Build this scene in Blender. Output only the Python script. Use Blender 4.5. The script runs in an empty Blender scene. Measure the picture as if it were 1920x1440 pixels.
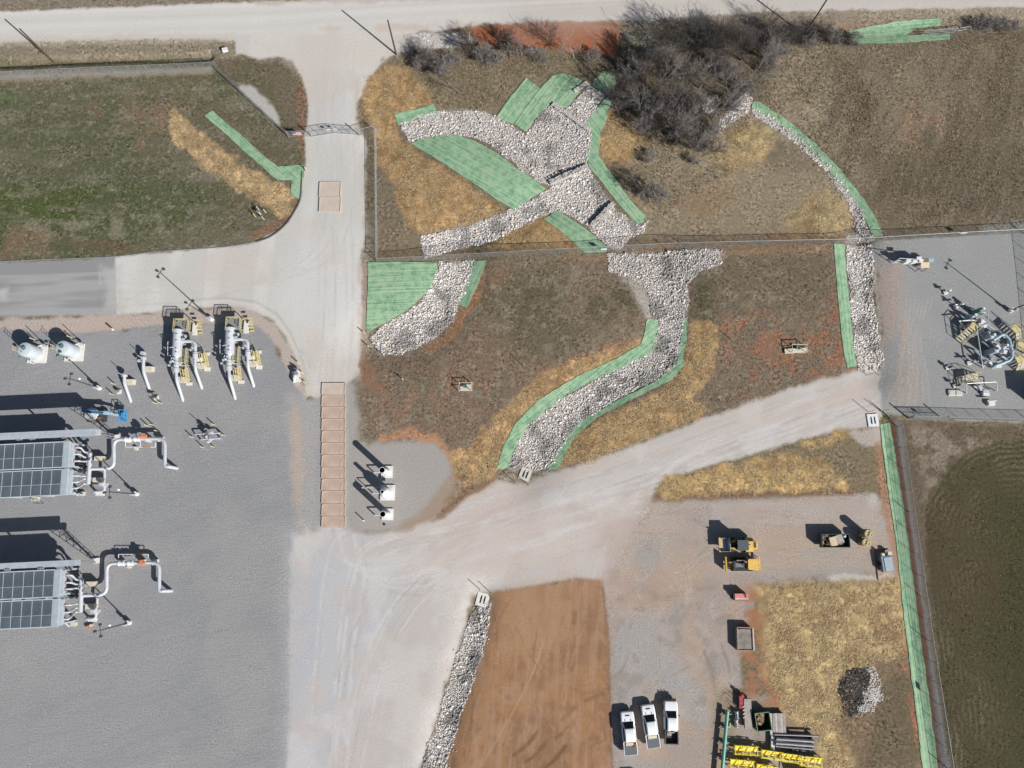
import bpy, math, random
import numpy as np
from mathutils import Vector, Matrix
from mathutils.geometry import delaunay_2d_cdt

random.seed(7)
rng = np.random.default_rng(7)
SC = bpy.context.scene
COL = SC.collection
R = math.radians

# ------------------------------------------------------------------ camera, sky, sun, exposure
CAM_H, TILT, FPX = 112.0, R(10.8), 1333.0
cam_data = bpy.data.cameras.new('camera')
cam_data.sensor_width = 36.0
cam_data.lens = FPX / 1920 * 36.0
cam_data.clip_start = 1.0
cam_data.clip_end = 6000.0
cam = bpy.data.objects.new('camera', cam_data)
COL.objects.link(cam)
cam.location = (0, 0, CAM_H)
cam.rotation_euler = (TILT, 0, 0)
SC.camera = cam

SUN_EL, SHADOW_AZ = R(33.5), R(138.6)          # shadows run to the north-west
world = bpy.data.worlds.new('World')
SC.world = world
world.use_nodes = True
wt = world.node_tree
bg = wt.nodes['Background']
sky = wt.nodes.new('ShaderNodeTexSky')
sky.sky_type = 'NISHITA'
sky.sun_disc = False
sky.sun_elevation = SUN_EL
sky.sun_rotation = R(90) - (SHADOW_AZ - math.pi)   # compass angle of the sun, clockwise from +Y
wt.links.new(sky.outputs[0], bg.inputs[0])
bg.inputs[1].default_value = 0.05
sun_data = bpy.data.lights.new('sun', 'SUN')
sun_data.energy = 5.0
sun_data.angle = R(0.5)
sun_data.color = (1.0, 0.955, 0.90)
sun = bpy.data.objects.new('sun', sun_data)
COL.objects.link(sun)
sun.rotation_euler = Vector((math.cos(SHADOW_AZ) * math.cos(SUN_EL), math.sin(SHADOW_AZ) * math.cos(SUN_EL), -math.sin(SUN_EL))).to_track_quat('-Z', 'Y').to_euler()
SC.view_settings.view_transform = 'Standard'
SC.view_settings.look = 'None'
SC.view_settings.gamma = 1.0
SC.view_settings.use_curve_mapping = False
SC.view_settings.exposure = 0.35
SC.cycles.max_bounces = 5
SC.cycles.diffuse_bounces = 2
KLIT = 1.30                                     # brightness of a white flat surface in this light


def sc(r, g, b):
    """Base colour of a level surface that shows as this sRGB colour in the light above."""
    return tuple((c / 12.92 if c <= 0.04045 else ((c + 0.055) / 1.055) ** 2.4) / KLIT for c in (r / 255, g / 255, b / 255))


# ------------------------------------------------------------------ survey: photo pixel <-> place on the ground
CT, ST = math.cos(TILT), math.sin(TILT)


def at(px, py, z=0.0):
    u, v = px - 960.0, 720.0 - py
    s = (CAM_H - z) / (FPX * CT - v * ST)
    return Vector((u * s, (v * CT + FPX * ST) * s, z))


def to_px(x, y, z=0.0):
    dz = z - CAM_H
    dep = y * ST - dz * CT
    return 960 + FPX * x / dep, 720 - FPX * (y * CT + dz * ST) / dep


def wpoly(pts):
    return [at(*p).to_2d() for p in pts]


# ------------------------------------------------------------------ noise on numpy arrays
_T = np.random.default_rng(3).random((256, 256))


def vnoise(x, y, seed=0):
    x = x + seed * 37.7
    y = y + seed * 91.3
    xi = np.floor(x).astype(np.int64)
    yi = np.floor(y).astype(np.int64)
    fx, fy = x - xi, y - yi
    fx = fx * fx * (3 - 2 * fx)
    fy = fy * fy * (3 - 2 * fy)
    a, b = _T[xi & 255, yi & 255], _T[(xi + 1) & 255, yi & 255]
    c, d = _T[xi & 255, (yi + 1) & 255], _T[(xi + 1) & 255, (yi + 1) & 255]
    return (a + (b - a) * fx) * (1 - fy) + (c + (d - c) * fx) * fy


def fbm(x, y, octv=4, seed=0, gain=0.5):
    t, amp, tot, f = 0, 1.0, 0.0, 1.0
    for o in range(octv):
        t = t + amp * vnoise(x * f, y * f, seed + o * 5)
        tot += amp
        amp *= gain
        f *= 2.03
    return t / tot


def sstep(a, b, x):
    t = np.clip((x - a) / (b - a), 0, 1)
    return t * t * (3 - 2 * t)


def seg_dist(X, Y, ax, ay, bx, by):
    dx, dy = bx - ax, by - ay
    t = np.clip(((X - ax) * dx + (Y - ay) * dy) / max(dx * dx + dy * dy, 1e-9), 0, 1)
    return np.hypot(X - ax - t * dx, Y - ay - t * dy)


def poly_sd(X, Y, poly):
    """signed distance, negative inside"""
    d = np.full(X.shape, 1e9)
    inside = np.zeros(X.shape, bool)
    n = len(poly)
    for i in range(n):
        ax, ay = poly[i]
        bx, by = poly[(i + 1) % n]
        d = np.minimum(d, seg_dist(X, Y, ax, ay, bx, by))
        if ay != by:
            inside ^= ((ay > Y) != (by > Y)) & (X < (bx - ax) * (Y - ay) / (by - ay) + ax)
    return np.where(inside, -d, d)


def line_d(X, Y, pts):
    d = np.full(X.shape, 1e9)
    for (ax, ay), (bx, by) in zip(pts[:-1], pts[1:]):
        d = np.minimum(d, seg_dist(X, Y, ax, ay, bx, by))
    return d


def smooth_line(pts, n=5):
    """Catmull-Rom through the points"""
    P = [np.array(p, float) for p in pts]
    P = [2 * P[0] - P[1]] + P + [2 * P[-1] - P[-2]]
    out = []
    for i in range(1, len(P) - 2):
        p0, p1, p2, p3 = P[i - 1:i + 3]
        for k in range(n):
            t = k / n
            out.append(tuple(0.5 * (2 * p1 + (p2 - p0) * t + (2 * p0 - 5 * p1 + 4 * p2 - p3) * t * t + (3 * p1 - p0 - 3 * p2 + p3) * t ** 3)))
    out.append(tuple(P[-2]))
    return out


# ------------------------------------------------------------------ relief of the land: drainage channels and steps
CHANNELS = [  # (centre line in photo pixels, half width m, depth m)
    ([(985, 880), (1010, 830), (1040, 790), (1100, 740), (1180, 690), (1240, 650), (1262, 600), (1255, 520), (1240, 470)], 4.5, 0.8),
    ([(705, 635), (780, 620), (830, 570), (855, 500), (870, 455)], 5.0, 0.8),
    ([(750, 245), (850, 225), (940, 245), (1030, 290), (1080, 350), (1140, 410), (1180, 440)], 5.5, 0.7),
    ([(800, 450), (900, 430), (980, 400), (1060, 370)], 4.0, 0.6),
    ([(1640, 690), (1625, 600), (1612, 455)], 3.6, 0.8),
    ([(1612, 450), (1600, 370), (1530, 285), (1410, 200)], 2.0, 0.5),
    ([(900, 1125), (868, 1250), (815, 1440)], 2.6, 0.7),
    ([(1665, 800), (1690, 1000), (1730, 1300), (1750, 1450)], 1.5, 0.35),
    ([(-60, 124), (0, 120), (60, 118), (110, 114), (160, 113), (250, 109), (330, 110), (392, 105)], 0.75, 0.7),
    ([(1580, 62), (1700, 52), (1850, 50), (1950, 48)], 2.2, 0.6),
]
CHANNELS = [([tuple(at(*p).to_2d()) for p in pts], hw, dep) for pts, hw, dep in CHANNELS]


def hgt(X, Y):
    X, Y = np.asarray(X, float), np.asarray(Y, float)
    z = (fbm(X * 0.12, Y * 0.12, 3, 40) - 0.5) * 0.10
    for pts, hw, dep in CHANNELS:
        xs, ys = [p[0] for p in pts], [p[1] for p in pts]
        m = (X > min(xs) - 3 * hw) & (X < max(xs) + 3 * hw) & (Y > min(ys) - 3 * hw) & (Y < max(ys) + 3 * hw)
        if m.any():
            d = line_d(X[m], Y[m], pts)
            z[m] -= dep * np.exp(-(d / hw) ** 2 * 1.1)
    return z


def gz(x, y):
    return float(hgt(np.array([x]), np.array([y]))[0])


def on(px, py):
    """point of the land seen at this pixel"""
    p = at(px, py)
    for _ in range(2):
        p = at(px, py, gz(p.x, p.y))
    return p


# ------------------------------------------------------------------ materials
def new_mat(name):
    m = bpy.data.materials.new(name)
    m.use_nodes = True
    return m, m.node_tree, m.node_tree.nodes['Principled BSDF']


def nd(t, kind, **kw):
    n = t.nodes.new(kind)
    for k, v in kw.items():
        if k.startswith('i_'):
            n.inputs[int(k[2:])].default_value = v
        else:
            setattr(n, k, v)
    return n


_mats = {}


def paint_mat(name, rgb, rough=0.6, metal=0.0, var=0.12, scale=2.5, bump=0.0, dirt=None):
    """plain coat with uneven tone, scuffs and optional dust"""
    if name in _mats:
        return _mats[name]
    m, t, p = new_mat(name)
    tc = nd(t, 'ShaderNodeTexCoord')
    n1 = nd(t, 'ShaderNodeTexNoise')
    n1.inputs['Scale'].default_value = scale
    n1.inputs['Detail'].default_value = 6
    t.links.new(tc.outputs['Object'], n1.inputs['Vector'])
    mr = nd(t, 'ShaderNodeMapRange')
    mr.inputs['From Min'].default_value = 0.3
    mr.inputs['From Max'].default_value = 0.7
    mr.inputs['To Min'].default_value = 1 - var
    mr.inputs['To Max'].default_value = 1 + var
    t.links.new(n1.outputs[0], mr.inputs['Value'])
    mx = nd(t, 'ShaderNodeMix', data_type='RGBA', blend_type='MULTIPLY')
    mx.inputs['Factor'].default_value = 1
    mx.inputs['A'].default_value = (*rgb, 1)
    t.links.new(mr.outputs[0], mx.inputs['B'])
    out = mx.outputs['Result']
    if dirt:
        n2 = nd(t, 'ShaderNodeTexNoise')
        n2.inputs['Scale'].default_value = scale * 2.7
        n2.inputs['Detail'].default_value = 8
        n2.inputs['Roughness'].default_value = 0.7
        t.links.new(tc.outputs['Object'], n2.inputs['Vector'])
        m2 = nd(t, 'ShaderNodeMapRange')
        m2.inputs['From Min'].default_value = 0.5
        m2.inputs['From Max'].default_value = 0.75
        m2.inputs['To Max'].default_value = dirt[3]
        t.links.new(n2.outputs[0], m2.inputs['Value'])
        m3 = nd(t, 'ShaderNodeMix', data_type='RGBA')
        t.links.new(m2.outputs[0], m3.inputs['Factor'])
        t.links.new(out, m3.inputs['A'])
        m3.inputs['B'].default_value = (*dirt[:3], 1)
        out = m3.outputs['Result']
    t.links.new(out, p.inputs['Base Color'])
    p.inputs['Roughness'].default_value = rough
    p.inputs['Metallic'].default_value = metal
    if bump:
        b = nd(t, 'ShaderNodeBump')
        b.inputs['Strength'].default_value = bump
        b.inputs['Distance'].default_value = 0.05
        t.links.new(n1.outputs[0], b.inputs['Height'])
        t.links.new(b.outputs[0], p.inputs['Normal'])
    _mats[name] = m
    return m


def attr_mat(name, attr='col', rough=0.85, noise=0.15, scale=14.0, bump=0.0):
    """colour from a per-piece attribute with fine grain"""
    m, t, p = new_mat(name)
    a = nd(t, 'ShaderNodeAttribute', attribute_name=attr)
    tc = nd(t, 'ShaderNodeTexCoord')
    n1 = nd(t, 'ShaderNodeTexNoise')
    n1.inputs['Scale'].default_value = scale
    n1.inputs['Detail'].default_value = 4
    t.links.new(tc.outputs['Object'], n1.inputs['Vector'])
    mr = nd(t, 'ShaderNodeMapRange')
    mr.inputs['From Min'].default_value = 0.3
    mr.inputs['From Max'].default_value = 0.7
    mr.inputs['To Min'].default_value = 1 - noise
    mr.inputs['To Max'].default_value = 1 + noise
    t.links.new(n1.outputs[0], mr.inputs['Value'])
    mx = nd(t, 'ShaderNodeMix', data_type='RGBA', blend_type='MULTIPLY')
    mx.inputs['Factor'].default_value = 1
    t.links.new(a.outputs['Color'], mx.inputs['A'])
    t.links.new(mr.outputs[0], mx.inputs['B'])
    t.links.new(mx.outputs['Result'], p.inputs['Base Color'])
    p.inputs['Roughness'].default_value = rough
    if bump:
        b = nd(t, 'ShaderNodeBump')
        b.inputs['Strength'].default_value = bump
        b.inputs['Distance'].default_value = 0.04
        t.links.new(n1.outputs[0], b.inputs['Height'])
        t.links.new(b.outputs[0], p.inputs['Normal'])
    return m


def ground_mat():
    m, t, p = new_mat('ground_surface')
    L = t.links.new
    a = nd(t, 'ShaderNodeAttribute', attribute_name='col')
    x = nd(t, 'ShaderNodeAttribute', attribute_name='tex')     # r grain, g relief, b grass-like
    sp = nd(t, 'ShaderNodeSeparateColor')
    L(x.outputs['Color'], sp.inputs[0])
    tc = nd(t, 'ShaderNodeTexCoord')

    def noise(scale, detail, rough=0.6, dist=0.0):
        n = nd(t, 'ShaderNodeTexNoise')
        n.inputs['Scale'].default_value = scale
        n.inputs['Detail'].default_value = detail
        n.inputs['Roughness'].default_value = rough
        n.inputs['Distortion'].default_value = dist
        L(tc.outputs['Object'], n.inputs['Vector'])
        return n

    clump = noise(2.0, 8, 0.78, 0.5)
    grit = noise(4.2, 6, 0.85)
    ripple = noise(1.0, 4, 0.6, 2.6)
    hue = noise(0.8, 6, 0.75)
    ripple2 = noise(1.0, 4, 0.6, 2.4)
    mp2 = nd(t, 'ShaderNodeMapping')
    mp2.inputs['Rotation'].default_value = (0, 0, R(52))
    mp2.inputs['Scale'].default_value = (0.28, 1.7, 1)
    L(tc.outputs['Object'], mp2.inputs['Vector'])
    L(mp2.outputs[0], ripple2.inputs['Vector'])
    zone = noise(0.07, 3, 0.5, 1.5)
    zr = nd(t, 'ShaderNodeMapRange')
    zr.inputs['From Min'].default_value = 0.44
    zr.inputs['From Max'].default_value = 0.56
    L(zone.outputs[0], zr.inputs['Value'])
    rmix = nd(t, 'ShaderNodeMix', data_type='FLOAT')
    L(zr.outputs[0], rmix.inputs['Factor'])
    L(ripple.outputs[0], rmix.inputs['A'])
    L(ripple2.outputs[0], rmix.inputs['B'])
    rk = nd(t, 'ShaderNodeMath', operation='MULTIPLY')
    L(rmix.outputs['Result'], rk.inputs[0])
    L(x.outputs['Alpha'], rk.inputs[1])
    mp = nd(t, 'ShaderNodeMapping')
    mp.inputs['Rotation'].default_value = (0, 0, R(-14))
    mp.inputs['Scale'].default_value = (0.30, 1.9, 1)
    L(tc.outputs['Object'], mp.inputs['Vector'])
    L(mp.outputs[0], ripple.inputs['Vector'])
    blend = nd(t, 'ShaderNodeMix', data_type='FLOAT')
    L(sp.outputs[2], blend.inputs['Factor'])
    L(grit.outputs[0], blend.inputs['A'])
    L(clump.outputs[0], blend.inputs['B'])
    s0 = nd(t, 'ShaderNodeMath', operation='SUBTRACT', i_1=0.5)
    L(blend.outputs['Result'], s0.inputs[0])
    vary = noise(0.28, 4, 0.6, 0.6)
    vr = nd(t, 'ShaderNodeMapRange')
    vr.inputs['From Min'].default_value = 0.36
    vr.inputs['From Max'].default_value = 0.64
    vr.inputs['To Min'].default_value = 0.35
    vr.inputs['To Max'].default_value = 1.65
    L(vary.outputs[0], vr.inputs['Value'])
    s = nd(t, 'ShaderNodeMath', operation='MULTIPLY')
    L(s0.outputs[0], s.inputs[0])
    L(vr.outputs[0], s.inputs[1])
    mu = nd(t, 'ShaderNodeMath', operation='MULTIPLY')
    L(s.outputs[0], mu.inputs[0])
    L(sp.outputs[0], mu.inputs[1])
    ad = nd(t, 'ShaderNodeMath', operation='MULTIPLY_ADD', i_1=9.0, i_2=1.0)
    L(mu.outputs[0], ad.inputs[0])
    mx = nd(t, 'ShaderNodeMix', data_type='RGBA', blend_type='MULTIPLY')
    mx.inputs['Factor'].default_value = 1
    L(a.outputs['Color'], mx.inputs['A'])
    L(ad.outputs[0], mx.inputs['B'])
    # grass: drier and greener tufts
    hr = nd(t, 'ShaderNodeValToRGB')
    hr.color_ramp.elements[0].position = 0.36
    hr.color_ramp.elements[0].color = (0.93, 0.98, 0.91, 1)
    hr.color_ramp.elements[1].position = 0.64
    hr.color_ramp.elements[1].color = (1.09, 1.01, 0.99, 1)
    L(hue.outputs[0], hr.inputs[0])
    m2 = nd(t, 'ShaderNodeMix', data_type='RGBA', blend_type='MULTIPLY')
    L(sp.outputs[2], m2.inputs['Factor'])
    L(mx.outputs['Result'], m2.inputs['A'])
    L(hr.outputs[0], m2.inputs['B'])
    L(m2.outputs['Result'], p.inputs['Base Color'])
    p.inputs['Roughness'].default_value = 0.95
    p.inputs['Specular IOR Level'].default_value = 0.15
    hsum = nd(t, 'ShaderNodeMath', operation='MULTIPLY_ADD', i_1=1.0)
    L(rk.outputs[0], hsum.inputs[0])
    L(blend.outputs['Result'], hsum.inputs[2])
    b = nd(t, 'ShaderNodeBump')
    b.inputs['Distance'].default_value = 0.22
    L(sp.outputs[1], b.inputs['Strength'])
    L(hsum.outputs[0], b.inputs['Height'])
    L(b.outputs[0], p.inputs['Normal'])
    return m


# ------------------------------------------------------------------ mesh builder and bookkeeping
OFF = {}


def tag(o, label=None, cat=None, group=None, kind=None):
    if label: o['label'] = label
    if cat: o['category'] = cat
    if group: o['group'] = group
    if kind: o['kind'] = kind
    return o


def thing(name, label, cat, loc=(0, 0, 0), group=None):
    o = bpy.data.objects.new(name, None)
    o.empty_display_size = 0.2
    COL.objects.link(o)
    o.location = Vector(loc)
    OFF[o.name] = Vector(loc)
    return tag(o, label, cat, group)


def mesh_obj(name, verts, faces, mat, parent=None, loc=None, smooth=True, angle=35):
    """link one mesh object; verts are in the world unless the parent is a prototype at the origin"""
    off = OFF.get(parent.name, Vector((0, 0, 0))) if parent else (Vector(loc) if loc is not None else Vector((0, 0, 0)))
    V = np.asarray(verts, float).reshape(-1, 3) - np.array(off)
    me = bpy.data.meshes.new(name)
    me.from_pydata(V.tolist(), [], faces)
    me.materials.append(mat)
    if smooth:
        me.polygons.foreach_set('use_smooth', np.ones(len(me.polygons), bool))
        me.set_sharp_from_angle(angle=R(angle))
    o = bpy.data.objects.new(name, me)
    COL.objects.link(o)
    if parent:
        o.parent = parent
        OFF[o.name] = off
    else:
        o.location = off
        OFF[o.name] = off
    return o


class MB:
    def __init__(self):
        self.v, self.f = [], []

    def add(self, vs, fs):
        b = len(self.v)
        self.v += [tuple(q) for q in vs]
        self.f += [tuple(b + i for i in f) for f in fs]
        return self

    def box(self, c, s, rz=0.0, rx=0.0, ry=0.0, taper=1.0):
        M = Matrix.Rotation(rz, 3, 'Z') @ Matrix.Rotation(ry, 3, 'Y') @ Matrix.Rotation(rx, 3, 'X')
        c = Vector(c)
        vs = []
        for z in (-.5, .5):
            k = taper if z > 0 else 1
            for x, y in ((-.5, -.5), (.5, -.5), (.5, .5), (-.5, .5)):
                vs.append(c + M @ Vector((x * s[0] * k, y * s[1] * k, z * s[2])))
        return self.add(vs, [(3, 2, 1, 0), (4, 5, 6, 7), (0, 1, 5, 4), (1, 2, 6, 5), (2, 3, 7, 6), (3, 0, 4, 7)])

    def cyl(self, p0, p1, r0, r1=None, n=10, caps=True):
        r1 = r0 if r1 is None else r1
        p0, p1 = Vector(p0), Vector(p1)
        d = (p1 - p0)
        if d.length < 1e-6: return self
        d.normalize()
        a = d.orthogonal().normalized()
        b = d.cross(a)
        ring = lambda p, r: [p + (a * math.cos(2 * math.pi * i / n) + b * math.sin(2 * math.pi * i / n)) * r for i in range(n)]
        vs = ring(p0, r0) + ring(p1, r1)
        fs = [(i, (i + 1) % n, n + (i + 1) % n, n + i) for i in range(n)]
        if caps: fs += [tuple(range(n - 1, -1, -1)), tuple(range(n, 2 * n))]
        return self.add(vs, fs)

    def bar(self, p0, p1, w, h=None):
        """square bar from p0 to p1"""
        h = h or w
        p0, p1 = Vector(p0), Vector(p1)
        d = (p1 - p0).normalized()
        a = Vector((0, 0, 1)).cross(d)
        a = a.normalized() if a.length > 1e-4 else Vector((1, 0, 0))
        b = d.cross(a)
        vs = [p + a * x * w / 2 + b * y * h / 2 for p in (p0, p1) for x, y in ((-1, -1), (1, -1), (1, 1), (-1, 1))]
        return self.add(vs, [(3, 2, 1, 0), (4, 5, 6, 7), (0, 1, 5, 4), (1, 2, 6, 5), (2, 3, 7, 6), (3, 0, 4, 7)])

    def pipe(self, path, r, n=10, bend=0.0, caps=True):
        P = [Vector(p) for p in path]
        if bend:
            Q = [P[0]]
            for i in range(1, len(P) - 1):
                a, b, c = P[i - 1], P[i], P[i + 1]
                k = min(bend, (a - b).length * .45, (c - b).length * .45)
                s, e = b + (a - b).normalized() * k, b + (c - b).normalized() * k
                for j in range(6):
                    t = j / 5
                    Q.append(s * (1 - t) ** 2 + b * 2 * t * (1 - t) + e * t * t)
            Q.append(P[-1])
            P = Q
        vs, fs = [], []
        d0 = (P[1] - P[0]).normalized()
        a = d0.orthogonal().normalized()
        for i, p in enumerate(P):
            d = (P[min(i + 1, len(P) - 1)] - P[max(i - 1, 0)]).normalized()
            a = (a - d * a.dot(d)).normalized()
            b = d.cross(a)
            vs += [p + (a * math.cos(2 * math.pi * k / n) + b * math.sin(2 * math.pi * k / n)) * r for k in range(n)]
        for i in range(len(P) - 1):
            fs += [(i * n + k, i * n + (k + 1) % n, (i + 1) * n + (k + 1) % n, (i + 1) * n + k) for k in range(n)]
        if caps:
            e = (len(P) - 1) * n
            fs += [tuple(range(n - 1, -1, -1)), tuple(range(e, e + n))]
        return self.add(vs, fs)

    def lathe(self, c, prof, n=20):
        c = Vector(c)
        vs = [c + Vector((r * math.cos(2 * math.pi * k / n), r * math.sin(2 * math.pi * k / n), z)) for r, z in prof for k in range(n)]
        fs = []
        for i in range(len(prof) - 1):
            fs += [(i * n + k, i * n + (k + 1) % n, (i + 1) * n + (k + 1) % n, (i + 1) * n + k) for k in range(n)]
        e = (len(prof) - 1) * n
        if prof[0][0] > 1e-3: fs.append(tuple(range(n - 1, -1, -1)))
        if prof[-1][0] > 1e-3: fs.append(tuple(range(e, e + n)))
        return self.add(vs, fs)

    def prism(self, poly, z0, z1):
        n = len(poly)
        vs = [(x, y, z0) for x, y in poly] + [(x, y, z1) for x, y in poly]
        area = sum(poly[i][0] * poly[(i + 1) % n][1] - poly[(i + 1) % n][0] * poly[i][1] for i in range(n))
        up, dn = tuple(range(n, 2 * n)), tuple(range(n - 1, -1, -1))
        fs = [up, dn] if area > 0 else [up[::-1], dn[::-1]]
        for i in range(n):
            j = (i + 1) % n
            fs.append((i, j, n + j, n + i) if area > 0 else (j, i, n + i, n + j))
        return self.add(vs, fs)

    def build(self, name, mat, parent=None, loc=None, label=None, smooth=True, angle=35):
        o = mesh_obj(name, self.v, self.f, mat, parent, loc, smooth, angle)
        if label: o['label'] = label
        return o


def kids(o):
    return [c for c in bpy.data.objects if c.parent == o]


def dup(root, loc, rz=0.0, label=None, group=None, tree=None):
    """copy of a thing with copies of its parts and sub-parts (shared meshes)"""
    def cp(o, parent):
        c = o.copy()
        COL.objects.link(c)
        if parent: c.parent = parent
        for ch in (tree[o.name] if tree else kids(o)):
            cp(ch, c)
        return c
    r = cp(root, None)
    r.location = Vector(loc)
    r.rotation_euler = (0, 0, rz)
    if label: r['label'] = label
    if group: r['group'] = group
    return r


def family(root):
    """children table used by dup, so that no search runs in the copying loops"""
    t, todo = {}, [root]
    while todo:
        o = todo.pop()
        t[o.name] = kids(o)
        todo += t[o.name]
    return t


def dark(c, k):
    return tuple(x * k for x in c)

# ================================================================== THE GROUND
SP = 0.24
fx = np.arange(-106, 106.01, SP)
fy = np.arange(-48, 106.01, SP)
grow = np.cumsum(np.geomspace(1.0, 240, 22))
gx = np.concatenate([-106 - grow[::-1], fx, fx[-1] + grow])
gy = np.concatenate([-48 - grow[::-1], fy, fy[-1] + grow])
GX, GY = np.meshgrid(gx, gy, indexing='ij')
NX, NY = GX.shape
VX, VY = GX.ravel(), GY.ravel()
PX, PY = to_px(VX, np.minimum(VY, 420.0))
NV = len(VX)
W1 = (fbm(VX * 0.55, VY * 0.55, 4, 1) - 0.5) * 2          # metre-size wander of edges
W2 = (fbm(VX * 0.13, VY * 0.13, 4, 2) - 0.5) * 2
FINE = (fbm(VX * 1.3, VY * 1.3, 4, 3) - 0.5) * 2
COLV = np.zeros((NV, 3))
TEX = np.zeros((NV, 4))
ZONE = np.zeros(NV, np.int16)
ZN = ['ground']


def rot_noise(ang, la, lb, seed, octv=3):
    c, s = math.cos(R(ang)), math.sin(R(ang))
    return fbm((VX * c + VY * s) / la, (-VX * s + VY * c) / lb, octv, seed)


def mixin(idx, a, color, tex=None):
    a = a[:, None]
    lum = 0.3 * color[0] + 0.59 * color[1] + 0.11 * color[2]
    color = tuple(lum + (c - lum) * 0.80 for c in color)
    COLV[idx] = COLV[idx] * (1 - a) + np.array(sc(*color)) * a
    if tex is not None:
        tex = tuple(tex) + (0.05,) if len(tex) == 3 else tex
        TEX[idx] = TEX[idx] * (1 - a) + np.array(tex) * a


def paint(poly, color, soft=5, warp=5, op=1.0, tex=None, zone=None, patch=None, streak=None, smoothp=False):
    """lay a kind of ground over the polygon (photo pixels): soft edge, wandering outline; patch=(noise scale, lo, hi) leaves gaps"""
    if smoothp:
        poly = smooth_line(list(poly) + [poly[0]], 5)[:-1]
    xs, ys = [p[0] for p in poly], [p[1] for p in poly]
    m = soft + warp + 4
    idx = np.nonzero((PX > min(xs) - m) & (PX < max(xs) + m) & (PY > min(ys) - m) & (PY < max(ys) + m))[0]
    sd = poly_sd(PX[idx], PY[idx], poly) + W1[idx] * warp * 1.6 + FINE[idx] * min(warp, 3) * 0.8
    a = sstep(soft, -soft, sd) * op
    if patch:
        n = fbm(VX[idx] * patch[0], VY[idx] * patch[0], 4, int(patch[3]) if len(patch) > 3 else 11)
        a = a * sstep(patch[1], patch[2], n)
    if streak:
        ang, la, lb, lo, hi, seed = streak
        c, s = math.cos(R(ang)), math.sin(R(ang))
        n = fbm((VX[idx] * c + VY[idx] * s) / la, (-VX[idx] * s + VY[idx] * c) / lb, 3, seed)
        a = a * sstep(lo, hi, n)
    mixin(idx, a, color, tex)
    if zone:
        if zone not in ZN: ZN.append(zone)
        ZONE[idx[sd < 0]] = ZN.index(zone)


def stroke(pts, width, color, soft=2, op=0.6, tex=None, breakup=0.0, seed=5):
    xs, ys = [p[0] for p in pts], [p[1] for p in pts]
    m = width + soft + 3
    idx = np.nonzero((PX > min(xs) - m) & (PX < max(xs) + m) & (PY > min(ys) - m) & (PY < max(ys) + m))[0]
    d = line_d(PX[idx], PY[idx], pts) + FINE[idx] * min(1.2, width)
    a = sstep(width + soft, max(width - soft, 0), d) * op
    if breakup:
        a = a * sstep(breakup - 0.15, breakup + 0.15, fbm(VX[idx] * 0.5, VY[idx] * 0.5, 3, seed))
    mixin(idx, a, color, tex)


GRASS, GRAVEL, DIRT, HAY = (0.42, 0.8, 1.0), (0.26, 0.34, 0.0), (0.24, 0.36, 0.25), (0.40, 0.75, 0.7)
DUST = (0.11, 0.16, 0.05)
# --- dry grassland everywhere
COLV[:] = sc(128, 117, 97)
TEX[:] = GRASS + (0.0,)
ALL = np.arange(NV)
BIG = [(-3000, -3000), (5000, -3000), (5000, 5000), (-3000, 5000)]
mixin(ALL, sstep(0.45, 0.7, fbm(VX * .06, VY * .06, 4, 21)) * 0.6, (112, 104, 80))
mixin(ALL, sstep(0.5, 0.75, fbm(VX * .11, VY * .11, 4, 22)) * 0.5, (146, 130, 112))
# --- verge north of the county road and between road and fence
paint([(-300, -200), (2300, -200), (2300, 0), (700, 0), (480, 5), (240, 15), (-300, 30)], (142, 130, 115), 4, 3)
paint([(-300, 78), (440, 72), (440, 104), (400, 128), (-300, 150)], (146, 135, 116), 6, 5)
paint([(-300, 112), (400, 104), (400, 128), (-300, 140)], (118, 112, 88), 6, 4)
# --- the lawn west of the driveway
LAWN = [(-300, 152), (0, 147), (400, 127), (541, 257), (571, 262), (570, 300), (562, 375), (545, 405), (520, 432), (480, 452), (420, 463), (300, 472), (220, 482), (0, 491), (-300, 498)]
paint(LAWN, (116, 111, 91), 3, 2, zone='lawn', tex=GRASS)
paint(LAWN, (92, 98, 66), 3, 2, op=0.9, streak=(2, 30, 7, 0.40, 0.62, 31))
paint([(-300, 160), (0, 165), (250, 190), (300, 260), (330, 330), (420, 400), (300, 440), (-300, 470)], (92, 96, 68), 60, 10, op=0.7, streak=(3, 22, 6, 0.35, 0.6, 33))
paint([(-300, 340), (0, 345), (250, 355), (330, 395), (230, 420), (0, 425), (-300, 430)], (80, 94, 46), 26, 6, op=0.85, streak=(2, 22, 4, 0.28, 0.5, 35))
paint([(330, 140), (570, 250), (570, 330), (500, 440), (430, 460), (380, 300)], (112, 101, 82), 50, 8, op=0.7)
paint([(-60, 170), (30, 172), (45, 190), (0, 200), (-60, 200)], (76, 100, 48), 12, 5, op=0.8)
paint([(-100, 395), (100, 395), (300, 400), (310, 440), (100, 450), (-100, 440)], (140, 132, 112), 14, 8, op=0.8, patch=(0.5, 0.5, 0.66, 36))
paint([(-100, 430), (80, 425), (90, 480), (-100, 488)], (142, 112, 88), 14, 8, op=0.6, patch=(0.3, 0.42, 0.62, 37))
paint([(150, 150), (380, 140), (450, 230), (330, 260), (200, 230)], (130, 112, 92), 30, 8, op=0.6, patch=(0.25, 0.4, 0.6, 38))
paint([(170, 200), (340, 215), (330, 290), (220, 290)], (150, 116, 92), 24, 8, op=0.5, patch=(0.35, 0.48, 0.62, 39))
paint(LAWN, (136, 131, 114), 3, 2, op=0.4, streak=(3, 5, 1.3, 0.54, 0.72, 34))
paint(LAWN, (150, 144, 128), 3, 2, op=0.5, patch=(1.6, 0.6, 0.74, 134))
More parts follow.
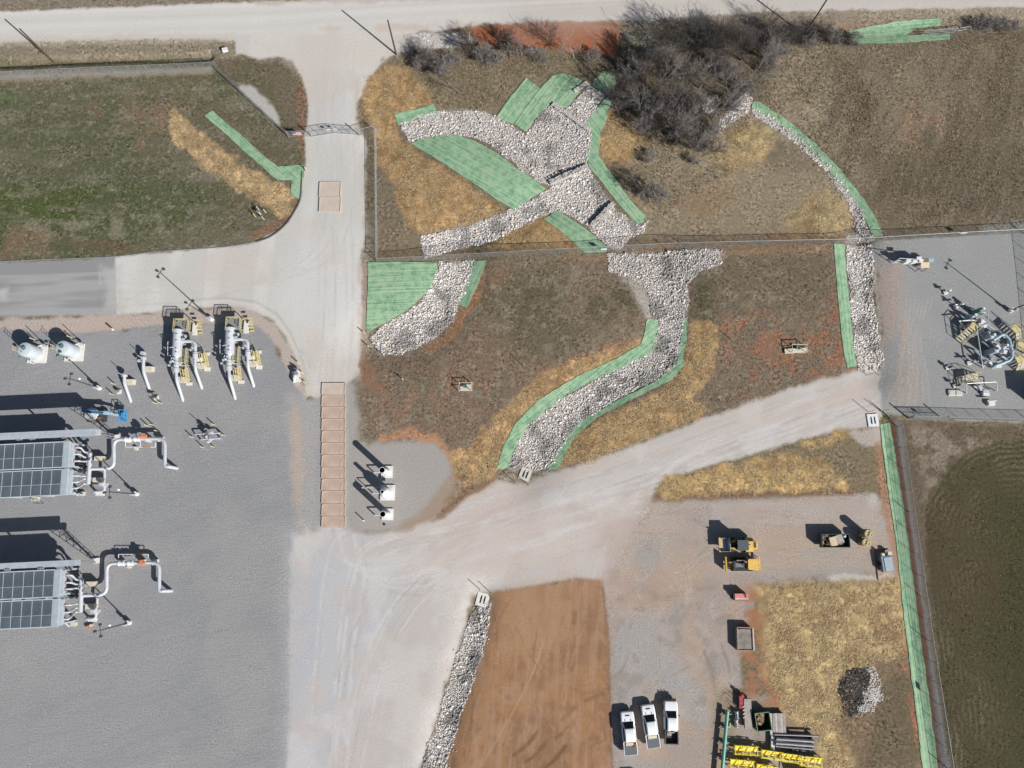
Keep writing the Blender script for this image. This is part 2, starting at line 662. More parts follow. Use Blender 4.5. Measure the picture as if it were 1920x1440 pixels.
paint([(100, 440), (330, 445), (340, 462), (220, 475), (100, 475)], (120, 96, 74), 8, 5, op=0.5, streak=(2, 10, 1.5, 0.45, 0.6, 32))
paint([(560, 300), (566, 375), (545, 405), (515, 432), (478, 448), (470, 440), (510, 418), (535, 395), (548, 370)], (146, 106, 80), 5, 4, op=0.7)
# corner outside the diagonal fence
paint([(404, 112), (485, 108), (522, 106), (548, 113), (565, 142), (577, 178), (575, 232), (571, 258), (541, 255), (404, 128)], (118, 107, 88), 3, 3, zone='verge', tex=GRASS)
paint([(404, 112), (480, 110), (520, 140), (540, 240), (404, 128)], (102, 100, 74), 14, 8, op=0.6, patch=(0.3, 0.4, 0.6, 40))
paint([(560, 150), (577, 178), (575, 232), (568, 300), (556, 300), (560, 230), (556, 180)], (150, 108, 84), 5, 4, op=0.6)
paint([(444, 155), (468, 160), (500, 185), (522, 215), (524, 234), (512, 230), (480, 198), (446, 168)], (186, 182, 176), 4, 3, tex=GRAVEL)
paint([(-300, 148), (0, 141), (395, 126), (403, 133), (395, 136), (0, 151), (-300, 160)], (152, 148, 142), 3, 2, op=0.9, tex=GRAVEL)
paint([(-300, 154), (200, 143), (400, 134), (400, 139), (0, 155), (-300, 165)], (160, 138, 108), 3, 2, op=0.6)
# --- land between driveway, road and thicket
UP = [(690, 160), (705, 130), (722, 112), (745, 102), (800, 95), (900, 85), (1168, 75), (1230, 60), (1450, 30), (2300, 20), (2300, 432), (1920, 432), (1640, 448), (1565, 455), (1250, 466), (707, 490), (700, 440), (690, 260), (672, 240), (668, 225), (673, 190)]
paint(UP, (130, 116, 95), 3, 3, zone='meadow', tex=GRASS)
paint([(740, 100), (900, 90), (1130, 100), (1160, 160), (960, 200), (880, 200), (800, 190), (770, 150)], (136, 122, 97), 12, 8)
paint([(1200, 200), (1450, 90), (1560, 80), (1700, 120), (1640, 300), (1500, 280), (1420, 240), (1350, 330), (1220, 420), (1170, 330), (1150, 230)], (158, 143, 118), 26, 12, op=0.9)
paint([(1220, 330), (1420, 300), (1560, 330), (1600, 420), (1400, 440), (1230, 440)], (156, 141, 116), 26, 12, op=0.8)
paint([(1260, 380), (1330, 340), (1400, 380), (1330, 430)], (150, 120, 90), 20, 10, op=0.6, patch=(0.4, 0.4, 0.6, 144))
paint([(1440, 95), (1560, 80), (1640, 110), (1660, 260), (1620, 330), (1520, 270), (1430, 190)], (156, 142, 120), 30, 14, op=0.7, patch=(0.2, 0.3, 0.55, 148))
paint([(1560, 90), (2300, 60), (2300, 440), (1660, 430), (1600, 300)], (126, 113, 95), 40, 14, op=0.85)
paint([(1650, 300), (2300, 260), (2300, 440), (1680, 430)], (104, 96, 76), 40, 14, op=0.7, streak=(10, 10, 5, 0.3, 0.6, 44))
paint([(1820, 100), (2300, 80), (2300, 440), (1800, 400)], (112, 103, 84), 60, 14, op=0.5)
paint([(1640, 130), (1850, 90), (1800, 300), (1660, 280)], (150, 134, 112), 40, 14, op=0.6, streak=(70, 12, 3.5, 0.42, 0.62, 45))
paint([(1560, 150), (1630, 150), (1640, 330), (1580, 300)], (104, 90, 70), 18, 10, op=0.55, streak=(80, 8, 1.6, 0.42, 0.6, 46))
paint([(1460, 110), (2100, 70), (2100, 420), (1660, 425), (1500, 260)], (142, 127, 109), 20, 10, op=0.45, streak=(75, 9, 1.2, 0.5, 0.68, 146))
paint([(1460, 110), (2100, 70), (2100, 420), (1660, 425), (1500, 260)], (98, 86, 68), 20, 10, op=0.4, streak=(60, 7, 1.2, 0.52, 0.7, 147))
paint([(1690, 200), (1780, 190), (1770, 290), (1700, 280)], (158, 122, 96), 22, 8, op=0.5, patch=(0.5, 0.4, 0.6, 47))
paint([(1230, 40), (1560, 40), (1570, 70), (1450, 95), (1430, 190), (1370, 200), (1320, 270), (1200, 260), (1130, 190), (1140, 110)], (104, 92, 76), 22, 10, op=0.9)
paint([(1250, 40), (1330, 35), (1360, 70), (1290, 90), (1230, 70)], (84, 86, 58), 12, 8, op=0.7)
paint([(860, 60), (892, 50), (1000, 40), (1160, 37), (1168, 76), (1150, 102), (1050, 96), (900, 86)], (178, 100, 62), 6, 5, op=0.95, tex=DIRT)
paint([(1560, 44), (1680, 38), (1690, 52), (1590, 58)], (150, 112, 86), 6, 4, op=0.7)
paint([(1168, 60), (1220, 52), (1225, 80), (1200, 92), (1172, 78)], (146, 138, 112), 5, 4)
paint([(757, 62), (800, 58), (880, 60), (890, 76), (850, 92), (765, 92)], (200, 195, 188), 4, 5, tex=(0.5, 0.9, 0.0))
# --- meadow inside the fence
MID = [(676, 495), (690, 498), (1250, 470), (1565, 460), (1600, 692), (1500, 720), (1300, 792), (1180, 838), (1060, 878), (985, 903), (930, 898), (880, 925), (840, 948), (690, 940), (672, 830), (672, 720), (680, 600)]
paint(MID, (132, 115, 97), 3, 3, zone='meadow', tex=GRASS)
paint([(890, 510), (1130, 490), (1200, 560), (1210, 610), (1140, 650), (1000, 680), (880, 640), (860, 580)], (108, 101, 78), 34, 14, op=0.7, patch=(0.12, 0.34, 0.58, 52))
paint([(980, 545), (1180, 535), (1200, 590), (1060, 610), (980, 600)], (88, 86, 60), 20, 12, op=0.6, patch=(0.6, 0.42, 0.62, 53))
paint([(690, 660), (900, 600), (1000, 690), (900, 820), (680, 820)], (138, 112, 94), 40, 14, op=0.6, patch=(0.2, 0.36, 0.6, 154))
paint([(1300, 480), (1560, 475), (1575, 560), (1400, 600), (1300, 590)], (116, 104, 86), 30, 12, op=0.7)
paint([(1300, 530), (1340, 525), (1340, 600), (1298, 595)], (92, 92, 64), 14, 8, op=0.6)
paint([(700, 500), (890, 490), (950, 500), (960, 520), (830, 620), (720, 660), (690, 720), (678, 640)], (150, 116, 88), 14, 8, op=0.6, patch=(0.3, 0.35, 0.6, 54))
paint([(1345, 590), (1420, 585), (1500, 610), (1560, 600), (1590, 690), (1500, 720), (1400, 730), (1350, 690)], (164, 112, 84), 24, 12, op=0.75, patch=(0.5, 0.44, 0.62, 55))
paint([(1540, 480), (1566, 470), (1580, 600), (1596, 690), (1570, 690), (1560, 600)], (158, 104, 76), 9, 8, op=0.8, patch=(0.4, 0.38, 0.58, 56))
paint([(676, 490), (690, 490), (688, 560), (684, 660), (700, 690), (720, 740), (672, 720), (673, 640)], (150, 112, 84), 3, 3, op=0.95, tex=DIRT)
paint([(740, 690), (900, 690), (950, 740), (900, 800), (760, 820), (700, 800)], (156, 120, 96), 26, 12, op=0.6, patch=(0.7, 0.48, 0.66, 57))
paint([(860, 560), (900, 500), (915, 505), (880, 590), (850, 640), (800, 665), (790, 655), (835, 625)], (172, 124, 90), 6, 5, op=0.85)
paint([(1000, 700), (1080, 668), (1200, 630), (1215, 640), (1100, 690), (1000, 740)], (160, 118, 90), 10, 8, op=0.6)
paint([(700, 500), (1250, 472), (1565, 462), (1565, 474), (1360, 480), (1140, 492), (700, 512)], (158, 124, 92), 5, 5, op=0.7, streak=(2, 14, 2, 0.35, 0.6, 58))
paint([(700, 470), (960, 458), (1250, 448), (1600, 436), (1600, 455), (1250, 466), (707, 490)], (148, 112, 84), 6, 6, op=0.7, patch=(0.4, 0.35, 0.6, 59))
paint(MID, (150, 142, 124), 6, 4, op=0.5, patch=(0.9, 0.57, 0.72, 60))
# --- county road
ROAD = [(-300, 34), (-100, 28), (0, 22), (240, 13), (480, 4), (700, -5), (1000, -14), (1300, -26), (2300, -50), (2300, 4), (1920, 12), (1700, 17), (1440, 22), (1200, 37), (1000, 41), (900, 46), (820, 58), (775, 72), (440, 75), (240, 73), (0, 80), (-100, 84), (-300, 92)]
paint(ROAD, (212, 209, 204), 3, 2.5, zone='county_road', tex=DUST)
paint([(900, -20), (2300, -60), (2300, 8), (1440, 24), (1000, 42)], (196, 184, 172), 60, 4, op=0.8)
for yo, c in ((12, (222, 221, 218)), (27, (204, 200, 194)), (38, (220, 217, 212)), (52, (206, 202, 195))):
    stroke([(-300, 20 + yo), (0, 14 + yo), (240, 6 + yo), (480, -2 + yo), (760, -13 + yo * .8), (1100, -26 + yo * .7), (1500, -42 + yo * .62), (2300, -58 + yo * .6)], 3, c, 3, 0.55)
paint([(-300, 66), (0, 68), (440, 62), (440, 80), (0, 86), (-300, 96)], (198, 186, 170), 6, 4, op=0.5)
paint([(480, 2), (760, -8), (1100, -18), (1100, -8), (760, 2), (480, 8)], (190, 170, 154), 4, 3, op=0.6)
paint([(590, 50), (760, 44), (900, 40), (1010, 36), (1010, 44), (900, 50), (760, 60), (600, 58)], (206, 182, 164), 5, 4, op=0.6, patch=(0.3, 0.35, 0.6, 61))
# --- driveway and the lane running west
DRIVE = [(438, 66), (443, 102), (485, 108), (520, 105), (548, 112), (566, 142), (578, 178), (576, 232), (572, 260), (571, 300), (568, 330), (562, 378), (546, 408), (520, 434), (480, 454), (420, 464), (300, 473), (200, 483), (205, 592), (300, 585), (360, 579), (430, 575), (480, 585), (512, 602), (534, 632), (552, 668), (566, 700), (574, 745), (604, 748), (604, 722), (648, 722), (671, 702), (675, 640), (677, 560), (678, 480), (684, 440), (686, 260), (673, 242), (668, 225), (672, 190), (690, 160), (705, 130), (722, 111), (745, 101), (770, 95), (778, 62)]
paint([(590,735),(660,720),(660,995),(595,995)], (186,178,170), 4, 3, tex=GRAVEL)
paint(DRIVE, (203, 201, 195), 3, 2.5, zone='driveway', tex=DUST)
paint(DRIVE, (216, 214, 210), 3, 2, op=0.7, streak=(88, 26, 3.0, 0.42, 0.62, 63))
paint([(560, 440), (680, 430), (676, 640), (640, 700), (560, 640), (500, 560)], (214, 213, 211), 40, 8, op=0.7)
paint([(580, 100), (640, 100), (650, 240), (620, 420), (590, 420), (600, 240)], (198, 199, 198), 20, 6, op=0.6)
for x0 in (602, 620, 641, 655):
    stroke([(x0 + 10, 90), (x0, 240), (x0 + 3, 420), (x0 + 10, 560), (x0 - 2, 720)], 1.6, (192, 188, 182), 2, 0.4, breakup=0.5, seed=x0)
stroke([(672, 250), (683, 300), (682, 430), (674, 500), (673, 700)], 4, (190, 170, 150), 4, 0.5, breakup=0.45)
stroke([(669, 150), (668, 230), (679, 250)], 4, (192, 172, 150), 4, 0.5)
stroke([(360, 561), (420, 559), (480, 566), (520, 590), (545, 625), (568, 680), (576, 720)], 1.8, (176, 170, 160), 2, 0.6)
stroke([(330, 572), (430, 563), (490, 575), (530, 610), (560, 665)], 1.4, (222, 214, 202), 2, 0.5)
paint([(430, 573), (512, 600), (552, 668), (580, 745), (560, 745), (520, 650), (470, 600)], (204, 190, 178), 10, 5, op=0.6)
# asphalt apron at the west end of the lane
APRON = [(-300, 500), (0, 491), (160, 486), (216, 481), (219, 590), (120, 592), (0, 597), (-300, 606)]
paint(APRON, (150, 151, 153), 2.5, 2, zone='asphalt_apron', tex=(0.05, 0.06, 0.0))
paint(APRON, (176, 176, 176), 2.5, 2, op=0.75, streak=(2, 18, 1.6, 0.46, 0.64, 66))
paint([(-40, 538), (12, 542), (14, 560), (-40, 566)], (206, 206, 206), 12, 8, op=0.7)
paint([(190, 500), (225, 500), (225, 585), (200, 575)], (190, 188, 184), 10, 7, op=0.8)
stroke([(186, 510), (188, 532)], 1, (196, 196, 196), 1, 0.6)
stroke([(220, 505), (220, 566)], 1, (222, 222, 220), 1, 0.7)
# pink gravel shoulder
paint([(-300, 608), (0, 598), (120, 593), (222, 590), (300, 585), (360, 579), (430, 575), (480, 585), (512, 602), (534, 632), (552, 668), (566, 700), (572, 745), (556, 735), (540, 700), (524, 665), (508, 635), (480, 612), (420, 608), (300, 612), (200, 624), (140, 628), (0, 620), (-300, 625)], (190, 176, 165), 4, 4, zone='gravel_shoulder', tex=(0.22, 0.4, 0.0))
paint([(100, 598), (330, 588), (330, 604), (140, 622)], (200, 176, 162), 7, 5, op=0.6)
# --- grey gravel pad of the station
PAD = [(-300, 626), (0, 618), (140, 627), (200, 623), (300, 611), (420, 607), (480, 611), (508, 636), (524, 668), (545, 712), (570, 745), (604, 748), (604, 992), (560, 1000), (548, 1060), (546, 1440), (546, 1700), (-300, 1700)]
paint(PAD, (154, 156, 160), 4, 4, zone='gravel_pad', tex=(0.18, 0.42, 0.0, 0.75))
paint(PAD, (162, 163, 165), 4, 4, op=0.55, patch=(0.05, 0.4, 0.62, 68))
paint(PAD, (146, 148, 152), 4, 4, op=0.3, streak=(18, 9, 1.0, 0.5, 0.7, 69))
paint(PAD, (158, 159, 161), 4, 4, op=0.25, streak=(-12, 8, 0.9, 0.5, 0.7, 70))
paint([(380, 900), (560, 780), (545, 1440), (300, 1440)], (148, 151, 158), 60, 6, op=0.4, patch=(0.05, 0.35, 0.6, 74))
paint([(180, 1270), (300, 1260), (320, 1330), (200, 1340)], (156, 156, 157), 50, 6, op=0.3)
paint(PAD, (172, 168, 163), 8, 6, op=0.4, patch=(0.09, 0.52, 0.68, 168))
for k in range(30):      # wheel tracks round the coolers and down the pad
    x0, y0 = random.uniform(60, 520), random.uniform(690, 1100)
    an, rr = random.uniform(0, 6.28), random.uniform(40, 160)
    pts = [(x0 + rr * math.cos(an + t), y0 + rr * math.sin(an + t)) for t in np.linspace(0, random.uniform(.5, 1.3), 9)]
    for o_ in (0, 9): stroke([(x + o_, y + o_ * .5) for x, y in pts], 0.9, random.choice([(142, 145, 149), (170, 170, 170)]), 1.6, 0.35, breakup=0.45, seed=k + 500)
for k in range(26):      # raking and tyre arcs
    cx, cy = random.uniform(40, 480), random.uniform(1170, 1420)
    a0, rr = random.uniform(-40, 30), random.uniform(40, 130)
    pts = [(cx + t * rr, cy - math.sin(R(a0)) * t * rr - t * t * rr * random.uniform(.1, .35)) for t in np.linspace(-.5, .5, 7)]
    stroke(pts, 0.9, random.choice([(134, 137, 142), (160, 161, 163)]), 1.6, 0.4, breakup=0.42, seed=k)
paint([(535, 740), (600, 745), (600, 990), (565, 1000), (545, 860)], (176, 172, 168), 12, 6, op=0.8)
paint([(536, 760), (556, 760), (570, 850), (566, 980), (548, 980), (545, 860)], (196, 174, 156), 7, 5, op=0.7, streak=(88, 12, 2.5, 0.3, 0.6, 71))
paint([(570, 725), (604, 730), (590, 744), (572, 748)], (214, 202, 188), 5, 4, op=0.8)
# --- pale haul road through the middle and down to the south
HAUL = [(604, 990), (650, 990), (690, 1002), (760, 988), (830, 967), (880, 927), (930, 902), (985, 907), (1060, 880), (1180, 840), (1300, 794), (1400, 756), (1500, 722), (1600, 697), (1660, 690), (1720, 720), (1690, 778), (1652, 772), (1640, 800), (1560, 812), (1500, 826), (1400, 856), (1300, 882), (1235, 906), (1222, 935), (1190, 1000), (1140, 1088), (1080, 1084), (1000, 1100), (925, 1110), (888, 1118), (862, 1200), (830, 1310), (790, 1440), (740, 1700), (540, 1700), (543, 1440), (547, 1000)]
paint(HAUL, (198, 191, 186), 6, 4, zone='haul_road', tex=DUST)
paint([(547, 1000), (700, 1010), (760, 1100), (640, 1440), (600, 1700), (540, 1700), (543, 1440)], (192, 194, 199), 40, 4, op=0.85)
paint([(547, 1080), (600, 1080), (590, 1440), (580, 1700), (540, 1700), (543, 1440)], (182, 186, 196), 14, 4, op=0.6, streak=(89, 20, 3, 0.3, 0.6, 72))
paint([(700, 1120), (890, 1110), (780, 1440), (640, 1440)], (204, 194, 188), 30, 6, op=0.7, streak=(78, 25, 2.5, 0.38, 0.62, 73))
paint([(650, 1000), (900, 930), (1200, 840), (1200, 930), (1100, 1060), (900, 1080), (700, 1080)], (206, 199, 194), 40, 6, op=0.8, streak=(20, 22, 2.5, 0.36, 0.6, 75))
paint([(880, 960), (1130, 900), (1220, 920), (1150, 1060), (950, 1080), (860, 1060)], (202, 186, 174), 26, 8, op=0.6, patch=(0.25, 0.42, 0.62, 76))
paint([(1000, 905), (1600, 705), (1640, 760), (1240, 880), (1050, 960)], (202, 196, 193), 20, 5, op=0.8, streak=(21, 30, 1.6, 0.38, 0.62, 77))
stroke([(930, 930), (1100, 875), (1300, 805), (1500, 740), (1640, 712)], 3, (186, 178, 172), 3, 0.5, breakup=0.42)
stroke([(1010, 985), (1200, 905), (1400, 830), (1560, 785), (1640, 772)], 3, (188, 180, 174), 3, 0.5, breakup=0.42)
for xo in (0, 45, 95, 140):
    stroke([(1060 - xo * .3, 1010), (900 - xo * .6, 1060), (790 - xo, 1130), (730 - xo, 1250), (700 - xo, 1440)], 1.8, random.choice([(186, 182, 178), (208, 204, 200)]), 2.5, 0.4, breakup=0.45, seed=xo)
for k in range(44):      # wheel ruts bending from the access road down to the south and into the yard
    t0 = random.random()
    kind = k % 4
    if kind == 0: base = [(1640, 735), (1400, 825), (1180, 905), (960, 985), (800, 1080), (700, 1220), (650, 1440)]
    elif kind == 1: base = [(1640, 735), (1400, 822), (1200, 895), (1000, 940), (820, 985), (690, 1010), (640, 1100), (610, 1440)]
    elif kind == 2: base = [(1640, 740), (1420, 830), (1260, 930), (1180, 1040), (1150, 1140)]
    else: base = [(640, 990), (660, 1060), (740, 1090), (900, 1050), (1100, 990), (1260, 960), (1420, 965)]
    off = random.uniform(-46, 46)
    pts = smooth_line([(x + off * random.uniform(.7, 1.1), y + off * .6) for x, y in base], 3)
    col = random.choice([(178, 170, 165), (186, 178, 173), (218, 213, 210), (214, 206, 200), (216, 214, 213)])
    stroke(pts, random.uniform(.8, 2.8), col, 2.0, random.uniform(.35, .65), breakup=0.46, seed=k + 200)
for k in range(24):      # ruts of the driveway
    x0 = random.uniform(590, 668)
    base = [(x0 + random.uniform(-20, 20), 80), (x0, 180), (x0, 300), (x0 + 2, 420), (x0 + random.uniform(-6, 6), 560), (x0 - random.uniform(0, 20), 720)] if k % 2 else [(x0, 250), (x0 - 4, 380), (x0 - 40, 480), (x0 - 150, 530), (x0 - 300, 545 + random.uniform(-30, 25)), (220, 540 + random.uniform(-40, 40))]
    stroke(smooth_line(base, 3), random.uniform(.8, 2.2), random.choice([(190, 186, 181), (214, 212, 209), (200, 192, 184), (210, 200, 190)]), 2, random.uniform(.25, .5), breakup=0.47, seed=k + 300)
paint([(440, 66), (770, 60), (745, 102), (705, 130), (560, 130), (520, 106), (440, 102)], (212, 200, 188), 16, 8, op=0.6, patch=(0.2, 0.35, 0.6, 78))
paint(DRIVE, (208, 194, 182), 6, 4, op=0.5, patch=(0.15, 0.52, 0.7, 79))
paint(HAUL, (205, 190, 180), 8, 6, op=0.4, patch=(0.3, 0.46, 0.68, 178))
paint(HAUL, (214, 211, 208), 8, 6, op=0.5, patch=(0.22, 0.5, 0.7, 278))
paint([(880, 905), (1180, 840), (1640, 700), (1640, 760), (1240, 880), (1200, 960), (1100, 1060), (900, 1090), (760, 1050)], (204, 186, 174), 30, 10, op=0.5, streak=(20, 16, 2.2, 0.44, 0.64, 179))
# --- vent pad
paint([(648, 722), (671, 704), (673, 826), (690, 834), (770, 822), (815, 828), (842, 850), (856, 905), (830, 952), (780, 985), (700, 1002), (650, 992)], (171, 166, 160), 9, 6, zone='gravel_pad', tex=(0.14, 0.25, 0.0))
paint([(714, 816), (770, 806), (818, 812), (850, 848), (862, 870), (845, 862), (815, 830), (770, 824), (714, 826)], (196, 140, 104), 5, 5, op=0.85)
paint([(790, 960), (850, 880), (930, 890), (915, 915), (870, 935), (830, 968), (770, 990), (740, 996)], (168, 140, 112), 8, 6, op=0.7)
paint([(870, 915), (930, 895), (925, 905), (880, 930), (830, 970), (810, 978)], (140, 100, 74), 4, 4, op=0.7)
# --- equipment yard
YARD = [(1140, 1088), (1190, 1000), (1222, 935), (1400, 930), (1560, 925), (1640, 920), (1668, 950), (1692, 1085), (1420, 1097), (1412, 1180), (1388, 1230), (1392, 1290), (1350, 1300), (1560, 1310), (1540, 1440), (1540, 1700), (1150, 1700), (1146, 1440), (1140, 1200), (1128, 1090)]
paint(YARD, (172, 159, 149), 22, 9, zone='yard', tex=(0.24, 0.4, 0.15))
paint(YARD, (170, 165, 160), 5, 5, op=0.8, patch=(0.12, 0.42, 0.62, 80))
paint(YARD, (192, 158, 130), 5, 5, op=0.55, patch=(0.16, 0.5, 0.66, 81))
paint([(1150, 1150), (1240, 1150), (1300, 1300), (1160, 1330)], (170, 168, 166), 20, 8, op=0.8)
paint([(1220, 935), (1500, 930), (1640, 930), (1660, 990), (1600, 1000), (1300, 990), (1200, 1010)], (186, 178, 170), 14, 8, op=0.7, patch=(0.2, 0.35, 0.6, 82))
paint([(1230, 1000), (1680, 1000), (1680, 1080), (1230, 1090)], (186, 166, 146), 20, 10, op=0.7, streak=(3, 12, 1.5, 0.35, 0.6, 83))
for k in range(22):
    x0, y0 = random.uniform(1160, 1380), random.uniform(960, 1290)
    a = random.uniform(30, 150)
    L = random.uniform(30, 90)
    stroke([(x0, y0), (x0 + math.cos(R(a)) * L * .5 + 4, y0 + math.sin(R(a)) * L * .5), (x0 + math.cos(R(a)) * L, y0 + math.sin(R(a)) * L)], 1.3, random.choice([(150, 132, 116), (196, 182, 168), (146, 130, 112)]), 1.5, 0.5, breakup=0.45, seed=k)
stroke([(1320, 1220), (1336, 1260), (1340, 1290)], 2.5, (146, 122, 100), 2, 0.6)
stroke([(1352, 1210), (1364, 1240), (1370, 1270)], 2.5, (146, 122, 100), 2, 0.6)
paint([(1552, 1082), (1600, 1076), (1680, 1080), (1680, 1092), (1560, 1094)], (210, 208, 206), 5, 5, op=0.75)
paint([(1632, 925), (1645, 925), (1645, 950), (1628, 950)], (204, 204, 204), 5, 4, op=0.7)
paint([(1130, 1000), (1240, 915), (1320, 930), (1260, 1040), (1180, 1120), (1120, 1110)], (190, 172, 160), 26, 12, op=0.75, patch=(0.25, 0.36, 0.58, 181))
paint([(1180, 960), (1420, 930), (1660, 935), (1670, 1060), (1420, 1090), (1240, 1080)], (186, 166, 152), 24, 12, op=0.6, patch=(0.3, 0.42, 0.62, 182))
paint([(1150, 1100), (1400, 1095), (1390, 1300), (1150, 1440)], (150, 140, 132), 14, 8, op=0.5, patch=(0.6, 0.54, 0.68, 183))
paint([(1150, 1100), (1400, 1095), (1390, 1300), (1150, 1440)], (188, 172, 160), 14, 8, op=0.5, patch=(0.8, 0.54, 0.68, 184))
for k in range(30):
    x0, y0 = random.uniform(1160, 1640), random.uniform(945, 1075)
    L_ = random.uniform(40, 120)
    dy = random.uniform(-14, 14)
    stroke([(x0, y0), (x0 + L_ * .5, y0 + dy * .6), (x0 + L_, y0 + dy)], 1.0, random.choice([(156, 138, 124), (200, 188, 176), (164, 142, 126)]), 1.6, 0.4, breakup=0.48, seed=k + 400)
# bare red earth rectangle
BARE = [(925, 1112), (1000, 1100), (1080, 1086), (1128, 1090), (1138, 1180), (1142, 1300), (1148, 1440), (1150, 1700), (760, 1700), (830, 1440), (852, 1380), (882, 1280), (906, 1180), (921, 1130)]
paint(BARE, (176, 127, 86), 5, 4, zone='bare_earth', tex=(0.15, 0.34, 0.25))
paint(BARE, (178, 134, 98), 3, 3, op=0.7, streak=(80, 18, 3, 0.4, 0.62, 85))
paint(BARE, (150, 112, 82), 3, 3, op=0.65, patch=(0.14, 0.48, 0.66, 86))
paint(BARE, (180, 140, 108), 3, 3, op=0.55, patch=(0.4, 0.5, 0.66, 87))
paint(BARE, (146, 108, 78), 3, 3, op=0.55, patch=(0.7, 0.54, 0.68, 187))
paint(BARE, (186, 146, 116), 3, 3, op=0.5, streak=(86, 9, 0.7, 0.5, 0.68, 186))
paint([(925, 1112), (1080, 1086), (1080, 1200), (920, 1230)], (182, 140, 104), 30, 6, op=0.6)
for k in range(70):
    x0, y0 = random.uniform(880, 1130), random.uniform(1130, 1430)
    a = random.choice([85, 95, 110, 60, 75, 100])
    L = random.uniform(40, 130)
    stroke([(x0, y0), (x0 + math.cos(R(a)) * L * .5 + random.uniform(-5, 5), y0 + math.sin(R(a)) * L * .5), (x0 + math.cos(R(a)) * L, y0 + math.sin(R(a)) * L)], 1.1, random.choice([(140, 102, 72), (190, 148, 112), (148, 108, 76)]), 1.4, 0.5, breakup=0.42, seed=k + 50)
stroke([(1020, 1200), (1000, 1260), (965, 1330), (900, 1440)], 1.2, (198, 158, 120), 1.2, 0.6)
for k in range(8):      # clear tyre prints
    x0, y0 = random.choice([(1010, 1370), (1060, 1400), (1090, 1310), (1050, 1420), (1085, 1340), (1025, 1390)])
    stroke([(x0, y0), (x0 - 20, y0 + 25), (x0 - 45, y0 + 45)], 3.6, (128, 92, 64), 2, 0.7, breakup=0.5, seed=k + 90)
stroke([(1078, 1150), (1076, 1168)], 4, (130, 96, 70), 2, 0.5)
stroke([(1098, 1314), (1130, 1300)], 4, (126, 92, 66), 2, 0.5)
stroke([(1068, 1290), (1098, 1300), (1145, 1290)], 2, (136, 98, 70), 2, 0.4)
stroke([(1130, 1100), (1141, 1200), (1143, 1300), (1147, 1440)], 2.2, (136, 104, 78), 2, 0.6)
# --- ground around the straw and stored material, east of the yard
EAST = [(1420, 1097), (1692, 1085), (1712, 1240), (1750, 1440), (1790, 1700), (1540, 1700), (1540, 1440), (1560, 1310), (1350, 1300), (1392, 1290), (1388, 1230), (1412, 1180)]
paint(EAST, (140, 118, 92), 6, 6, zone='meadow', tex=GRASS)
paint([(1385, 1110), (1440, 1100), (1440, 1200), (1460, 1290), (1520, 1370), (1480, 1370), (1400, 1300), (1385, 1230)], (176, 118, 82), 14, 10, op=0.9, tex=DIRT, patch=(0.5, 0.3, 0.5, 188))
paint([(1340, 1300), (1480, 1310), (1560, 1380), (1560, 1700), (1330, 1700)], (150, 134, 112), 14, 8, op=0.8, patch=(0.3, 0.3, 0.55, 88))
paint([(1400, 1240), (1500, 1270), (1600, 1300), (1540, 1360), (1440, 1330)], (180, 116, 76), 16, 8, op=0.8, patch=(0.3, 0.36, 0.58, 89))
paint([(1640, 1290), (1720, 1240), (1740, 1440), (1620, 1440)], (112, 100, 78), 18, 10, op=0.75)
paint([(1670, 1100), (1692, 1090), (1712, 1230), (1735, 1400), (1718, 1400), (1690, 1240), (1685, 1200)], (176, 112, 80), 5, 5, op=0.85, patch=(0.3, 0.3, 0.55, 90))
NORTHSTRIP = [(1222, 932), (1238, 905), (1300, 882), (1400, 856), (1500, 826), (1560, 812), (1640, 800), (1660, 880), (1672, 955), (1640, 925), (1560, 927), (1400, 932)]
paint(NORTHSTRIP, (138, 122, 96), 4, 4, zone='meadow', tex=GRASS)
paint([(1225, 925), (1400, 918), (1600, 915), (1600, 928), (1400, 936), (1225, 940)], (136, 106, 84), 5, 4, op=0.8)
paint([(1585, 808), (1648, 800), (1652, 835), (1625, 838), (1600, 822)], (190, 178, 170), 5, 5, op=0.9, tex=GRAVEL)
paint([(1640, 830), (1655, 830), (1672, 930), (1695, 1080), (1680, 1080), (1655, 960)], (170, 126, 98), 6, 5, op=0.85)
# --- eastern gravel pad
EPAD = [(1640, 452), (1920, 433), (2300, 418), (2300, 800), (1920, 792), (1760, 786), (1690, 780), (1655, 770), (1650, 720), (1655, 695), (1660, 640), (1645, 500)]
paint(EPAD, (157, 159, 159), 4, 3, zone='gravel_pad', tex=(0.20, 0.36, 0.0, 0.15))
paint(EPAD, (167, 166, 164), 4, 3, op=0.6, patch=(0.1, 0.42, 0.62, 92))
paint([(1640, 455), (1670, 452), (1690, 560), (1740, 700), (1760, 770), (1660, 765), (1662, 640)], (178, 164, 152), 16, 6, op=0.8, streak=(82, 14, 1.6, 0.3, 0.6, 93))
paint([(1644, 500), (1690, 500), (1680, 620), (1660, 640)], (186, 162, 146), 12, 6, op=0.7)
for k in range(7):
    stroke([(1700 + k * 8, 560), (1695 + k * 5, 640), (1690 + k * 8, 700), (1660 + k * 14, 760)], 0.9, (192, 186, 180), 1.4, 0.45, breakup=0.4, seed=k + 120)
stroke([(1641, 470), (1648, 560), (1656, 640), (1660, 690)], 2, (190, 184, 176), 2, 0.7)
paint([(1840, 420), (2300, 400), (2300, 440), (1840, 446)], (152, 152, 148), 8, 5, op=0.8)
